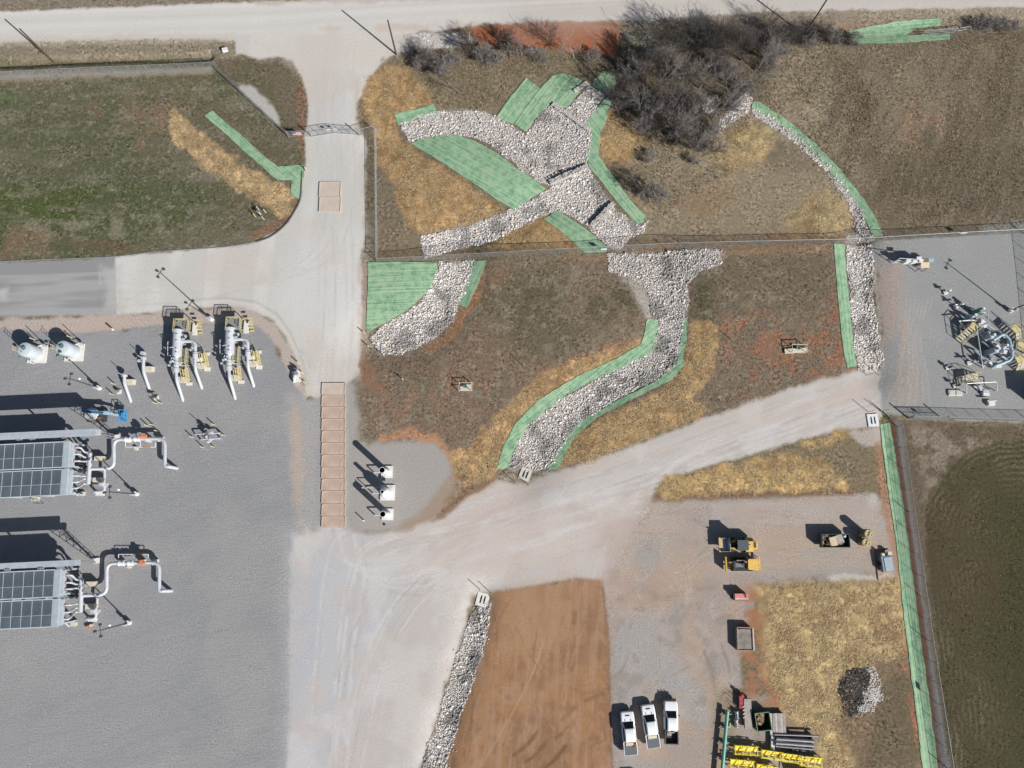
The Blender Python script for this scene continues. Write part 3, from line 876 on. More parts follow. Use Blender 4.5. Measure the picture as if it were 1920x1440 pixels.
# --- cultivated field in the south-east
FIELD = [(1684, 790), (1760, 790), (1920, 800), (2300, 815), (2300, 2000), (1900, 2000), (1782, 1440), (1735, 1160), (1705, 930)]
paint(FIELD, (112, 98, 80), 4, 4, zone='field', tex=(0.36, 0.6, 0.8))
paint([(1705, 800), (1800, 805), (1880, 830), (1800, 870), (1760, 930), (1740, 930), (1720, 860)], (150, 136, 122), 14, 8, op=0.85, patch=(0.6, 0.33, 0.55, 95))
idx = np.nonzero((PX > 1735) & (PX < 2400) & (PY > 815) & (PY < 2100))[0]
# rows bend round the field corner: distance from a rounded corner edge
cx, cy, cr = 1895.0, 990.0, 165.0
dd = np.where(PY[idx] < cy, cr - np.hypot(PX[idx] - cx, (PY[idx] - cy)), cr - (cx - PX[idx]) - (PY[idx] - cy) * 0.10)
dd = np.where((PX[idx] > cx) & (PY[idx] < cy), cr - (cy - PY[idx]), dd)
ins = sstep(-6, 10, dd + W1[idx] * 8)
row = np.sin(dd * 0.62 + W1[idx] * 4.0 + W2[idx] * 6)
mixin(idx, ins * 0.9, (84, 76, 54), (0.34, 0.5, 0.8, 0.0))
mixin(idx, ins * sstep(0.1, 0.9, row) * 0.4 * sstep(0.4, 0.66, fbm(VX[idx] * .2, VY[idx] * .2, 3, 96)) * sstep(150, 20, dd), (140, 130, 100))
mixin(idx, ins * sstep(-0.1, -0.9, row) * 0.45, (72, 74, 46))
mixin(idx, ins * sstep(60, 170, dd + W2[idx] * 60) * 0.8, (70, 72, 42))
mixin(idx, ins * sstep(0.5, 0.66, fbm(VX[idx] * .07, VY[idx] * .07, 3, 97)) * 0.6, (88, 74, 54))
paint([(1684, 792), (1705, 930), (1735, 1160), (1782, 1440), (1830, 1700), (1790, 1700), (1756, 1440), (1718, 1160), (1690, 930), (1672, 800)], (128, 112, 102), 4, 3, op=0.9)
paint([(1678, 790), (1690, 792), (1706, 930), (1738, 1160), (1780, 1440), (1768, 1440), (1728, 1160), (1698, 930)], (130, 130, 134), 3, 3, op=0.8, tex=GRAVEL)
paint([(1668, 790), (1680, 790), (1704, 960), (1738, 1200), (1764, 1440), (1752, 1440), (1722, 1180), (1692, 960)], (128, 84, 62), 3, 3, op=0.8, tex=DIRT)
# --- straw-covered soil (colour of the mulch; the stalks themselves are laid later)
STRAW = {
    'lawn': ([(328, 212), (352, 226), (392, 268), (440, 300), (500, 338), (552, 368), (548, 396), (528, 402), (480, 376), (430, 346), (370, 300), (320, 256)], (176, 148, 104)),
    'slope': ([(690, 150), (722, 118), (762, 130), (800, 178), (808, 190), (742, 215), (735, 225), (752, 262), (800, 300), (870, 340), (935, 382), (948, 402), (890, 418), (790, 436), (768, 420), (742, 352), (712, 300), (690, 240), (676, 190)], (158, 126, 82)),
    'west_bank': ([(846, 862), (900, 815), (950, 765), (1010, 712), (1080, 678), (1150, 655), (1206, 636), (1218, 650), (1120, 690), (1050, 728), (990, 772), (950, 830), (935, 876), (905, 902), (860, 898)], (172, 138, 92)),
    'east_bank': ([(1300, 600), (1335, 606), (1348, 650), (1334, 698), (1296, 750), (1330, 762), (1290, 790), (1200, 826), (1090, 868), (1048, 874), (1072, 822), (1150, 776), (1230, 736), (1276, 696), (1292, 640)], (168, 136, 90)),
    'verge': ([(1228, 916), (1250, 898), (1320, 884), (1400, 868), (1470, 852), (1540, 862), (1576, 888), (1590, 915), (1500, 920), (1400, 922), (1245, 930)], (176, 146, 94)),
    'corner': ([(1505, 830), (1592, 806), (1590, 822), (1550, 836), (1508, 842)], (176, 146, 92)),
    'east': ([(1424, 1104), (1500, 1096), (1688, 1092), (1704, 1190), (1690, 1222), (1640, 1236), (1570, 1300), (1562, 1360), (1600, 1440), (1545, 1440), (1535, 1380), (1480, 1340), (1440, 1260), (1440, 1180)], (172, 148, 102)),
    'ditch': ([(960, 408), (1020, 402), (1060, 420), (1100, 456), (1000, 462), (930, 458)], (164, 130, 82)),
    'thicket': ([(1140, 220), (1230, 225), (1180, 300), (1130, 300), (1118, 272)], (166, 134, 84)),
    'knoll': ([(1335, 290), (1370, 245), (1440, 232), (1450, 268), (1420, 300), (1370, 322)], (164, 144, 100)),
    'hollow': ([(1478, 410), (1530, 365), (1590, 370), (1600, 410), (1560, 432), (1490, 436)], (154, 136, 98)),
}
for k, (poly, c) in STRAW.items():
    c = (min(255, c[0] * 1.13 + 2), min(255, c[1] * 1.13 + 1), min(255, c[2] * 1.14))
    soft = 18 if k in ('knoll', 'hollow', 'thicket', 'ditch', 'east') else 7
    paint(poly, dark(c, .86), soft, 8, op=0.92, tex=HAY)
    paint(poly, c, soft, 8, op=0.9, patch=(0.5, 0.36, 0.6, 101))
    paint(poly, tuple(min(255, v * 1.14) for v in c), soft, 8, op=0.7, patch=(1.3, 0.50, 0.64, 102))
    paint(poly, dark(c, .72), soft, 8, op=0.5, patch=(1.1, 0.55, 0.68, 104))
    paint(poly, (140, 104, 72), soft, 8, op=0.6, patch=(0.35, 0.57, 0.7, 103))

# --- bed under the stone channels
ROCKS = [
    # polygon, label, stone size, colour range
    ([(750, 228), (790, 212), (850, 203), (895, 203), (935, 217), (985, 248), (1004, 224), (1034, 196), (1062, 214), (1108, 244), (1104, 290), (1098, 312), (1028, 345), (1000, 334), (960, 300), (915, 265), (870, 250), (820, 252), (766, 264)],
     'broad spread of white riprap stones on the curved slope below the brush thicket', .40, .9),
    ([(1062, 205), (1105, 158), (1134, 178), (1096, 232)], 'small block of riprap stones between two green mats beside the thicket', .40, .92),
    ([(1030, 348), (1102, 314), (1120, 342), (1148, 378), (1106, 424), (1060, 396), (1022, 398), (985, 420), (930, 446), (860, 462), (796, 482), (786, 440), (850, 424), (910, 408), (960, 388), (1005, 366)],
     'riprap stones forming a branching channel just north of the long chain-link fence', .40, 1.0),
    ([(1108, 426), (1150, 384), (1175, 405), (1205, 420), (1220, 408), (1206, 432), (1176, 446), (1165, 468), (1138, 462)], 'fan of pale riprap stones ending at the long fence below a step', .36, 1.0),
    ([(822, 488), (890, 482), (884, 520), (864, 560), (850, 600), (820, 630), (780, 652), (745, 664), (710, 662), (690, 632), (720, 606), (760, 585), (790, 560), (812, 520)],
     'curved riprap stone chute beside the triangular green mat and the driveway', .40, 1.0),
    ([(1138, 474), (1200, 470), (1352, 466), (1352, 496), (1310, 508), (1292, 530), (1292, 570), (1284, 596), (1236, 598), (1218, 590), (1222, 560), (1204, 534), (1170, 514), (1142, 508)],
     'grey T-shaped riprap apron just south of the long chain-link fence', .42, .82),
    ([(1238, 597), (1284, 595), (1278, 640), (1272, 680), (1230, 712), (1150, 752), (1090, 790), (1058, 830), (1030, 878), (992, 884), (954, 878), (965, 838), (990, 796), (1030, 762), (1090, 724), (1150, 694), (1222, 656)],
     'long S-shaped riprap swale running between two green mats to the twin culvert', .38, .96),
    ([(1590, 456), (1636, 455), (1642, 500), (1640, 560), (1650, 620), (1658, 668), (1650, 692), (1614, 692), (1604, 650), (1598, 580), (1592, 500)],
     'straight strip of pale riprap between a green mat and the eastern gravel pad', .38, 1.0),
    ([(902, 1130), (922, 1130), (916, 1180), (900, 1240), (880, 1300), (862, 1350), (846, 1400), (832, 1445), (826, 1480), (776, 1480), (790, 1430), (815, 1370), (835, 1300), (850, 1250), (868, 1190), (884, 1150)],
     'narrow riprap ditch along the bare brown earth, below a white culvert apron', .40, .92),
    ([(1410, 196), (1440, 210), (1480, 236), (1530, 278), (1580, 330), (1608, 372), (1624, 410), (1636, 446), (1610, 448), (1606, 410), (1592, 378), (1560, 332), (1516, 286), (1470, 248), (1412, 214)],
     'thin curved line of riprap following the green mat across the upper meadow', .34, .92),
    ([(1340, 240), (1362, 210), (1396, 172), (1412, 184), (1404, 210), (1370, 232), (1350, 250)], 'rough riprap stones in the thicket where two small channels meet', .40, .9),
    ([(1320, 185), (1345, 178), (1350, 196), (1330, 214), (1316, 206)], 'scattered pale rocks lying under the bare thicket', .40, .85),
    ([(758, 66), (800, 60), (868, 62), (878, 74), (840, 90), (768, 90)], 'white crushed stone by the county road beside the leaning shrubs', .22, .92),
    ([(1590, 436), (1640, 432), (1642, 448), (1588, 452)], 'small stones filling the gap under the long fence at the straight channel', .26, .8),
    ([(1204, 68), (1216, 69), (1216, 78), (1205, 77)], 'few white rocks at the roadside near the dark plastic pipe', .34, 1.0),
]
for poly, label, size, tone in ROCKS:
    paint(poly, (158, 151, 144), 3, 3, op=0.95, tex=(0.4, 0.7, 0.1))
paint([(1150, 505), (1205, 534), (1222, 562), (1218, 596), (1200, 580), (1190, 545), (1165, 522)], (186, 182, 176), 6, 5, op=0.7, tex=GRAVEL)

# --- cut the sheet into its kinds of ground
ZN_ALL = list(ZN)
GZ = hgt(VX, VY)
GZ[(np.abs(VX) > 108) | (VY < -50) | (VY > 108)] = 0.0
GMAT = ground_mat()
vid = np.arange(NV).reshape(NX, NY)
quads = np.stack([vid[:-1, :-1], vid[1:, :-1], vid[1:, 1:], vid[:-1, 1:]], -1).reshape(-1, 4)
qz = ZONE[quads]
qzone = np.sort(qz, axis=1)[:, 2]
P3 = np.stack([VX, VY, GZ], 1)
for zi, zname in enumerate(ZN_ALL):
    q = quads[qzone == zi]
    if not len(q): continue
    used, inv = np.unique(q, return_inverse=True)
    inv = inv.reshape(-1)
    me = bpy.data.meshes.new(zname)
    me.vertices.add(len(used))
    me.vertices.foreach_set('co', P3[used].astype(np.float32).ravel())
    me.loops.add(len(inv))
    me.loops.foreach_set('vertex_index', inv.astype(np.int32))
    me.polygons.add(len(q))
    me.polygons.foreach_set('loop_start', np.arange(0, len(inv), 4, dtype=np.int32))
    me.polygons.foreach_set('use_smooth', np.ones(len(q), bool))
    me.update(calc_edges=True)
    for an, src in (('col', np.concatenate([COLV, np.ones((NV, 1))], 1)), ('tex', TEX)):
        at_ = me.attributes.new(an, 'FLOAT_COLOR', 'POINT')
        at_.data.foreach_set('color', np.clip(src[used], 0, 1).astype(np.float32).ravel())
    me.materials.append(GMAT)
    o = bpy.data.objects.new(zname, me)
    COL.objects.link(o)
    o['kind'] = 'structure'
del GX, GY, FINE

# ================================================================== STONES
_ph = (1 + 5 ** .5) / 2
ICO = np.array([(-1, _ph, 0), (1, _ph, 0), (-1, -_ph, 0), (1, -_ph, 0), (0, -1, _ph), (0, 1, _ph), (0, -1, -_ph), (0, 1, -_ph), (_ph, 0, -1), (_ph, 0, 1), (-_ph, 0, -1), (-_ph, 0, 1)], float)
ICO /= np.linalg.norm(ICO[0])
ICOF = np.array([(0, 11, 5), (0, 5, 1), (0, 1, 7), (0, 7, 10), (0, 10, 11), (1, 5, 9), (5, 11, 4), (11, 10, 2), (10, 7, 6), (7, 1, 8), (3, 9, 4), (3, 4, 2), (3, 2, 6), (3, 6, 8), (3, 8, 9), (4, 9, 5), (2, 4, 11), (6, 2, 10), (8, 6, 7), (9, 8, 1)])


def fast_mesh(name, V, F, mat, colors=None, smooth=False):
    """V (n,3), F (m,k) arrays"""
    me = bpy.data.meshes.new(name)
    k = F.shape[1]
    me.vertices.add(len(V))
    me.vertices.foreach_set('co', V.astype(np.float32).ravel())
    me.loops.add(F.size)
    me.loops.foreach_set('vertex_index', F.astype(np.int32).ravel())
    me.polygons.add(len(F))
    me.polygons.foreach_set('loop_start', np.arange(0, F.size, k, dtype=np.int32))
    if smooth: me.polygons.foreach_set('use_smooth', np.ones(len(F), bool))
    me.update(calc_edges=True)
    if colors is not None:
        a = me.attributes.new('col', 'FLOAT_COLOR', 'POINT')
        a.data.foreach_set('color', np.concatenate([np.clip(colors, 0, 1), np.ones((len(V), 1))], 1).astype(np.float32).ravel())
    me.materials.append(mat)
    o = bpy.data.objects.new(name, me)
    COL.objects.link(o)
    return o


def stones(pts, sizes, mat, name, tone=1.0, lift=0.16, warm=0.16):
    n = len(pts)
    S = sizes[:, None] * rng.uniform(0.62, 1.15, (n, 3)) * np.array([1, 1, .55])
    ang = rng.uniform(0, 2 * np.pi, n)
    tilt = rng.uniform(-.5, .5, n)
    V = ICO[None] * S[:, None, :] * rng.uniform(0.72, 1.14, (n, 12, 1)) * 0.5
    ca, sa, ct, st = np.cos(ang), np.sin(ang), np.cos(tilt), np.sin(tilt)
    x, y, z = V[..., 0], V[..., 1], V[..., 2]
    y, z = y * ct[:, None] - z * st[:, None], y * st[:, None] + z * ct[:, None]
    x, y = x * ca[:, None] - y * sa[:, None], x * sa[:, None] + y * ca[:, None]
    V = np.stack([x, y, z], -1) + pts[:, None, :]
    V[..., 2] += (sizes * lift * rng.uniform(0.5, 1.5, n))[:, None]
    F = (ICOF[None] + (np.arange(n) * 12)[:, None, None]).reshape(-1, 3)
    g = rng.normal(0.55, 0.11, n).clip(.2, .8) * tone * (1 - .45 * sstep(.56, .72, fbm(pts[:, 0] * .35, pts[:, 1] * .35, 4, 77)))
    c = np.stack([g * 1.03, g * 0.985, g * 0.945], 1)
    w = rng.random(n) < warm
    c[w] *= np.array([1.0, 0.90, 0.82])
    C = np.repeat(c, 12, 0)
    return fast_mesh(name, V.reshape(-1, 3), F, mat, C)


STONE = attr_mat('limestone', rough=0.9, noise=0.18, scale=9)


def in_poly_points(poly, spacing, jitter=0.42, edge=0.0):
    w = np.array([tuple(p) for p in wpoly(poly)])
    lo, hi = w.min(0), w.max(0)
    X, Y = np.meshgrid(np.arange(lo[0], hi[0], spacing), np.arange(lo[1], hi[1], spacing * .9), indexing='ij')
    X = X + (np.arange(X.shape[1]) % 2)[None] * spacing * .5
    X, Y = X.ravel(), Y.ravel()
    X = X + rng.uniform(-jitter, jitter, len(X)) * spacing
    Y = Y + rng.uniform(-jitter, jitter, len(Y)) * spacing
    sd = poly_sd(X, Y, w.tolist()) + (fbm(X * .9, Y * .9, 3, 60) - .5) * .9
    k = sd < edge
    X, Y = X[k], Y[k]
    return np.stack([X, Y, hgt(X, Y)], 1)


for poly, label, size, tone in ROCKS:
    size *= .62
    p = in_poly_points(poly, size * 0.76)
    sz = size * rng.uniform(0.7, 1.5, len(p)) * np.where(rng.random(len(p)) < .07, 1.7, 1)
    o = stones(p, sz, STONE, 'riprap_stones', tone)
    tag(o, label, 'riprap', None, 'stuff')

# rubble heap in the straw field, char and shade of its west side coloured in
w = at(1615, 1294)
n = 3600
a = rng.uniform(0, 2 * np.pi, n)
r = (2.0 + 2.2 * fbm(np.cos(a) * 2.2 + 5, np.sin(a) * 2.2 + 5, 3, 31)) * rng.random(n) ** .6 * np.where(rng.random(n) < .06, 1.25, 1)
rx, ry = r * np.cos(a) * 1.0, r * np.sin(a) * (1 + .25 * np.sin(a * 2))
dish = .22 * np.clip(.8 - .7 * np.abs(np.hypot(rx + .55, ry - .15) - 1.9), 0, 1) * 0.9
rx, ry = rx * (1 + .22 * (fbm(rx + 9, ry + 9, 3, 5) - .5)), ry * (1.12 + .3 * (fbm(rx + 3, ry, 3, 6) - .5))
pts = np.stack([w.x + rx, w.y + ry, dish * rng.uniform(.5, 1, n)], 1)
o = stones(pts, rng.uniform(.10, .25, n), STONE, 'rubble_heap', 0.95, 0.2)
lum = 0.28 + 0.4 * (rx - ry > .2)
me = o.data
cc = np.ones(n * 12 * 4, np.float32)
me.attributes['col'].data.foreach_get('color', cc)
cc = cc.reshape(-1, 4)
dk = np.repeat(np.where(rng.random(n) < sstep(.75, .05, rx - .35 * ry + (fbm(rx * 1.5, ry * 1.5, 2, 9) - .5) * 1.6) * .97, .12, 1.0), 12)  # dark char plus the heap's shaded west side, put into the stone colours
cc[:, :3] *= dk[:, None]
me.attributes['col'].data.foreach_set('color', cc.ravel())
tag(o, 'round heap of dark and white rubble stones in the straw field', 'rubble heap', None, 'stuff')

# loose stones strayed from the channels and clods on the ground
pp = []
for poly, label, size, tone in ROCKS[:10]:
    q = in_poly_points(poly, 1.3, .5, 0.7)
    pp.append(q)
q = np.concatenate(pp)
o = stones(q, rng.uniform(.12, .28, len(q)), STONE, 'strayed_stones', .9)
tag(o, 'loose stones strayed from the riprap channels', 'stones', None, 'stuff')


# ================================================================== GREEN EROSION MATS
def mat_material():
    m, t, p = new_mat('green_mat')
    L = t.links.new
    tc = nd(t, 'ShaderNodeTexCoord')
    uv = nd(t, 'ShaderNodeAttribute', attribute_name='along')    # metres along and across the roll
    mp = nd(t, 'ShaderNodeMapping')
    mp.inputs['Scale'].default_value = (0.07, 3.4, 1)
    L(uv.outputs['Vector'], mp.inputs['Vector'])
    n1 = nd(t, 'ShaderNodeTexNoise')
    n1.inputs['Scale'].default_value = 1.0
    n1.inputs['Detail'].default_value = 5
    L(mp.outputs[0], n1.inputs['Vector'])
    n2 = nd(t, 'ShaderNodeTexNoise')
    n2.inputs['Scale'].default_value = 0.9
    n2.inputs['Detail'].default_value = 6
    n2.inputs['Roughness'].default_value = .65
    L(tc.outputs['Object'], n2.inputs['Vector'])
    n3 = nd(t, 'ShaderNodeTexNoise')
    n3.inputs['Scale'].default_value = 7
    n3.inputs['Detail'].default_value = 3
    L(tc.outputs['Object'], n3.inputs['Vector'])
    r = nd(t, 'ShaderNodeValToRGB')
    e = r.color_ramp.elements
    e[0].position, e[0].color = .30, (*sc(114, 153, 120), 1)
    e[1].position, e[1].color = .72, (*sc(168, 196, 164), 1)
    x = r.color_ramp.elements.new(.5)
    x.color = (*sc(141, 180, 145), 1)
    add = nd(t, 'ShaderNodeMath', operation='MULTIPLY_ADD', i_1=.8)
    L(n1.outputs[0], add.inputs[0])
    L(n2.outputs[0], add.inputs[2])
    ad2 = nd(t, 'ShaderNodeMath', operation='MULTIPLY_ADD', i_1=.36)
    L(n3.outputs[0], ad2.inputs[0])
    L(add.outputs[0], ad2.inputs[2])
    sc_ = nd(t, 'ShaderNodeMapRange')
    sc_.inputs['From Min'].default_value = .68
    sc_.inputs['From Max'].default_value = 1.45
    L(ad2.outputs[0], sc_.inputs['Value'])
    L(sc_.outputs[0], r.inputs[0])
    # straw showing through the net
    th = nd(t, 'ShaderNodeMapRange')
    th.inputs['From Min'].default_value = .53
    th.inputs['From Max'].default_value = .70
    th.inputs['To Max'].default_value = .55
    L(n2.outputs[0], th.inputs['Value'])
    mx = nd(t, 'ShaderNodeMix', data_type='RGBA')
    L(th.outputs[0], mx.inputs['Factor'])
    L(r.outputs[0], mx.inputs['A'])
    mx.inputs['B'].default_value = (*sc(160, 172, 128), 1)
    L(mx.outputs['Result'], p.inputs['Base Color'])
    p.inputs['Roughness'].default_value = .9
    b = nd(t, 'ShaderNodeBump')
    b.inputs['Strength'].default_value = .55
    b.inputs['Distance'].default_value = .12
    L(ad2.outputs[0], b.inputs['Height'])
    L(b.outputs[0], p.inputs['Normal'])
    return m


NET = mat_material()


def clip_band(poly, a, nrm, lo, hi):
    """part of the polygon between two parallel lines"""
    for s, lim in ((1, lo), (-1, -hi)):
        out = []
        for i in range(len(poly)):
            p, q = poly[i], poly[(i + 1) % len(poly)]
            dp, dq = s * ((p - a).dot(nrm)) - lim, s * ((q - a).dot(nrm)) - lim
            if dp >= 0: out.append(p)
            if (dp >= 0) != (dq >= 0): out.append(p + (q - p) * (dp / (dp - dq)))
        poly = out
        if len(poly) < 3: return []
    return poly


def sheet(name, poly, ang, parent, lift):
    """thin mat following the land, with turned-down edges"""
    P = []
    for i in range(len(poly)):
        p, q = poly[i], poly[(i + 1) % len(poly)]
        k = max(1, int((q - p).length / .7))
        P += [p + (q - p) * (j / k) for j in range(k)]
    nb = len(P)
    arr = np.array([tuple(p) for p in P])
    arr[:, 0] += (fbm(arr[:, 0] * 1.1, arr[:, 1] * 1.1, 2, 71) - .5) * .28
    arr[:, 1] += (fbm(arr[:, 0] * 1.1, arr[:, 1] * 1.1, 2, 72) - .5) * .28
    lo, hi = arr.min(0), arr.max(0)
    X, Y = np.meshgrid(np.arange(lo[0], hi[0], .5), np.arange(lo[1], hi[1], .5), indexing='ij')
    X, Y = X.ravel(), Y.ravel()
    k = poly_sd(X, Y, arr.tolist()) < -.25
    pts = np.concatenate([arr, np.stack([X[k], Y[k]], 1)])
    v2, _, f, *_ = delaunay_2d_cdt([Vector(p) for p in pts], [], [list(range(nb))], 1, 1e-5)
    V = np.array([tuple(v) for v in v2])
    c, s = math.cos(ang), math.sin(ang)
    al, ac = V[:, 0] * c + V[:, 1] * s, -V[:, 0] * s + V[:, 1] * c
    z = hgt(V[:, 0], V[:, 1]) + lift + .05 * fbm(al * .5, ac * 2.2, 3, 75) + .03 * fbm(V[:, 0] * 1.7, V[:, 1] * 1.7, 2, 76)
    nv = len(V)
    V3 = np.concatenate([V, z[:, None]], 1)
    cnt = {}
    for t in f:
        for i in range(3):
            e = (t[i], t[(i + 1) % 3])
            cnt[tuple(sorted(e))] = cnt.get(tuple(sorted(e)), []) + [e]
    rim = [e[0] for e in cnt.values() if len(e) == 1]
    low = V3.copy()
    low[:, 2] -= .14
    F = [tuple(t) for t in f] + [(b, a, nv + a, nv + b) for a, b in rim]
    o = mesh_obj(name, np.concatenate([V3, low]), F, NET, parent)
    a_ = o.data.attributes.new('along', 'FLOAT_VECTOR', 'POINT')
    A = np.stack([al, ac, np.zeros(nv)], 1)
    a_.data.foreach_set('vector', np.concatenate([A, A]).astype(np.float32).ravel())
    return o


def erosion_mat(poly, label, ang_px=None, roll=0.0, lift=0.05):
    """poly and roll direction in photo pixels; roll: width in m of the rolls a broad mat was laid from"""
    w = wpoly(poly)
    cen = sum(w, Vector((0, 0))) / len(w)
    if ang_px:
        a, b = at(*ang_px[0]), at(*ang_px[1])
        ang = math.atan2(b.y - a.y, b.x - a.x)
    else:
        ang = 0
    o = thing('erosion_mat', label, 'erosion mat', (cen.x, cen.y, gz(cen.x, cen.y)), 'green erosion mats')
    if not roll:
        sheet('net', w, ang, o, lift)
        return o
    nrm = Vector((-math.sin(ang), math.cos(ang)))
    ds = [(p - cen).dot(nrm) for p in w]
    k, lo = 0, min(ds)
    while lo < max(ds) - .2:
        q = clip_band(w, cen, nrm, lo, min(lo + roll + .12, max(ds)))
        if len(q) >= 3: sheet('roll', q, ang, o, lift + (.06 if k % 2 else 0))
        lo += roll
        k += 1
    return o


erosion_mat([(398, 207), (426, 232), (462, 262), (490, 288), (521, 313), (568, 309), (571, 330), (566, 340), (562, 374), (545, 367), (547, 338), (520, 338), (490, 312), (460, 285), (420, 248), (384, 218)],
            'L-shaped green mat lying beside straw on the lawn west of the driveway', ((385, 210), (520, 330)))
erosion_mat([(739, 212), (780, 202), (813, 193), (819, 208), (790, 216), (745, 231)], 'short green strip mat at the upper end of the broad riprap spread', ((740, 220), (815, 200)))
erosion_mat([(768, 266), (800, 255), (852, 249), (890, 262), (930, 285), (980, 322), (1024, 350), (1000, 366), (966, 391), (930, 372), (880, 338), (830, 305)],
            'largest green mat, a wide wedge below the broad riprap spread', ((800, 262), (1000, 370)), 2.4)
erosion_mat([(987, 147), (1012, 165), (1037, 143), (1055, 138), (1078, 146), (1083, 146), (1098, 158), (1062, 203), (1032, 194), (1003, 222), (986, 244), (960, 228), (931, 218), (950, 190)],
            'stepped green mat north of the riprap with a notched upper edge', ((945, 235), (1000, 165)), 2.9)
erosion_mat([(1112, 150), (1136, 131), (1152, 142), (1156, 158), (1138, 178), (1110, 160)], 'small crumpled green mat at the edge of the bare thicket', ((1112, 150), (1140, 176)))
erosion_mat([(1136, 182), (1148, 190), (1136, 214), (1140, 218), (1126, 250), (1122, 290), (1140, 318), (1165, 350), (1190, 384), (1212, 404), (1206, 416), (1194, 416), (1160, 380), (1132, 344), (1106, 312), (1098, 290), (1110, 248), (1096, 234)],
            'long bent green mat along the eastern edge of the riprap below the thicket', ((1105, 290), (1200, 410)))
erosion_mat([(1020, 408), (1046, 392), (1060, 400), (1100, 430), (1140, 462), (1138, 470), (1096, 474), (1060, 440)], 'green mat between two riprap arms reaching down to the long fence', ((1030, 400), (1130, 468)), 2.2)
erosion_mat([(690, 492), (818, 490), (820, 506), (806, 540), (770, 575), (728, 600), (686, 622), (686, 600), (690, 540)], 'triangular green mat in the corner of the fence by the driveway', ((690, 500), (820, 494)), 2.3)
erosion_mat([(890, 487), (912, 486), (893, 540), (874, 575), (856, 568), (876, 530)], 'narrow green mat east of the curved riprap chute', ((902, 487), (866, 572)))
erosion_mat([(1214, 597), (1236, 598), (1234, 640), (1226, 660), (1150, 696), (1090, 722), (1030, 762), (990, 798), (966, 838), (952, 878), (931, 879), (944, 836), (968, 792), (1012, 748), (1080, 706), (1150, 674), (1202, 645), (1210, 620)],
            'long curving green mat on the north-west bank of the S-shaped swale', ((960, 850), (1200, 660)))
erosion_mat([(1284, 595), (1290, 592), (1288, 640), (1280, 668), (1284, 682), (1260, 712), (1200, 740), (1120, 782), (1076, 820), (1054, 862), (1048, 878), (1028, 880), (1046, 838), (1084, 792), (1150, 754), (1232, 714), (1270, 680), (1276, 640)],
            'long curving green mat on the south-east bank of the S-shaped swale', ((1040, 860), (1270, 690)))
erosion_mat([(1564, 456), (1586, 456), (1590, 520), (1597, 590), (1604, 660), (1610, 686), (1590, 688), (1582, 660), (1572, 560)], 'straight green mat beside the pale riprap strip and the eastern pad', ((1574, 460), (1600, 686)))
erosion_mat([(1414, 188), (1424, 190), (1480, 226), (1530, 268), (1580, 320), (1620, 372), (1640, 405), (1656, 441), (1640, 443), (1618, 396), (1590, 354), (1545, 302), (1500, 258), (1450, 222), (1410, 200)],
            'slender green mat curving across the upper meadow with a line of stones', ((1420, 195), (1640, 430)))
erosion_mat([(1650, 796), (1670, 793), (1688, 900), (1706, 1030), (1722, 1160), (1742, 1300), (1762, 1450), (1732, 1450), (1716, 1320), (1696, 1160), (1682, 1020), (1664, 900)],
            'very long straight green mat along the fence of the dark field', ((1660, 800), (1746, 1440)))
erosion_mat([(1589, 56), (1640, 46), (1690, 38), (1762, 33), (1766, 44), (1720, 50), (1700, 64), (1784, 60), (1782, 72), (1690, 80), (1602, 80)], 'faded green mat in the roadside ditch by the pipe gate', ((1590, 66), (1780, 50)), 2.2)

# ================================================================== CHECK WALLS IN THE CHANNELS
CONC = paint_mat('weathered_concrete', (.50, .48, .44), .9, 0, .12, 3, .2, (.30, .26, .21, .5))
CONCW = paint_mat('pale_concrete', (.62, .61, .58), .9, 0, .08, 3, .1, (.45, .40, .34, .4))
GAB = paint_mat('gabion_stone', (.37, .36, .345), .95, 0, .45, 4, .8)
for (a, b, wd, h, lab) in (((1036, 196), (1106, 246), .75, .7, 'grey gabion check wall across the riprap next to the stepped green mat'),
                           ((1030, 345), (1102, 313), .7, .75, 'grey gabion check wall crossing the middle of the riprap'),
                           ((1108, 425), (1150, 382), .7, .75, 'short grey gabion check wall by the last riprap fan above the fence'),
                           ((1076, 172), (1102, 156), .6, .5, 'low gabion step at the top of the small riprap block'),
                           ((1372, 206), (1400, 176), .7, .8, 'gabion check wall half hidden at the edge of the thicket')):
    A, B = on(*a), on(*b)
    h *= .8
    t = thing('gabion_wall', lab, 'gabion wall', (A + B) / 2, 'gabion check walls')
    n = max(2, round((B - A).length / 1.6))
    for i in range(n):
        p, q = A.lerp(B, i / n), A.lerp(B, (i + 1) / n)
        c = (p + q) / 2
        m = MB().box((c.x, c.y, max(p.z, q.z) + h / 2 - .25), ((q - p).length - .03, wd, h + .3 + random.uniform(-.04, .04)), rz=math.atan2(q.y - p.y, q.x - p.x) + random.uniform(-.03, .03))
        m.build('gabion_basket', GAB, t)
    n = int((B - A).length * 16)
    f, sd_ = rng.random(n), rng.uniform(-.5, .5, n) * wd * 1.25
    u_ = (B - A).normalized()
    P_ = np.stack([A.x + (B.x - A.x) * f - u_.y * sd_, A.y + (B.y - A.y) * f + u_.x * sd_, np.full(n, max(A.z, B.z) + h - .14)], 1)
    o = stones(P_, rng.uniform(.16, .36, n), STONE, 'fill_stones', .8, .1)
    o.data.transform(Matrix.Translation(-Vector(t.location)))
    o.parent = t
    o['kind'] = 'stuff'


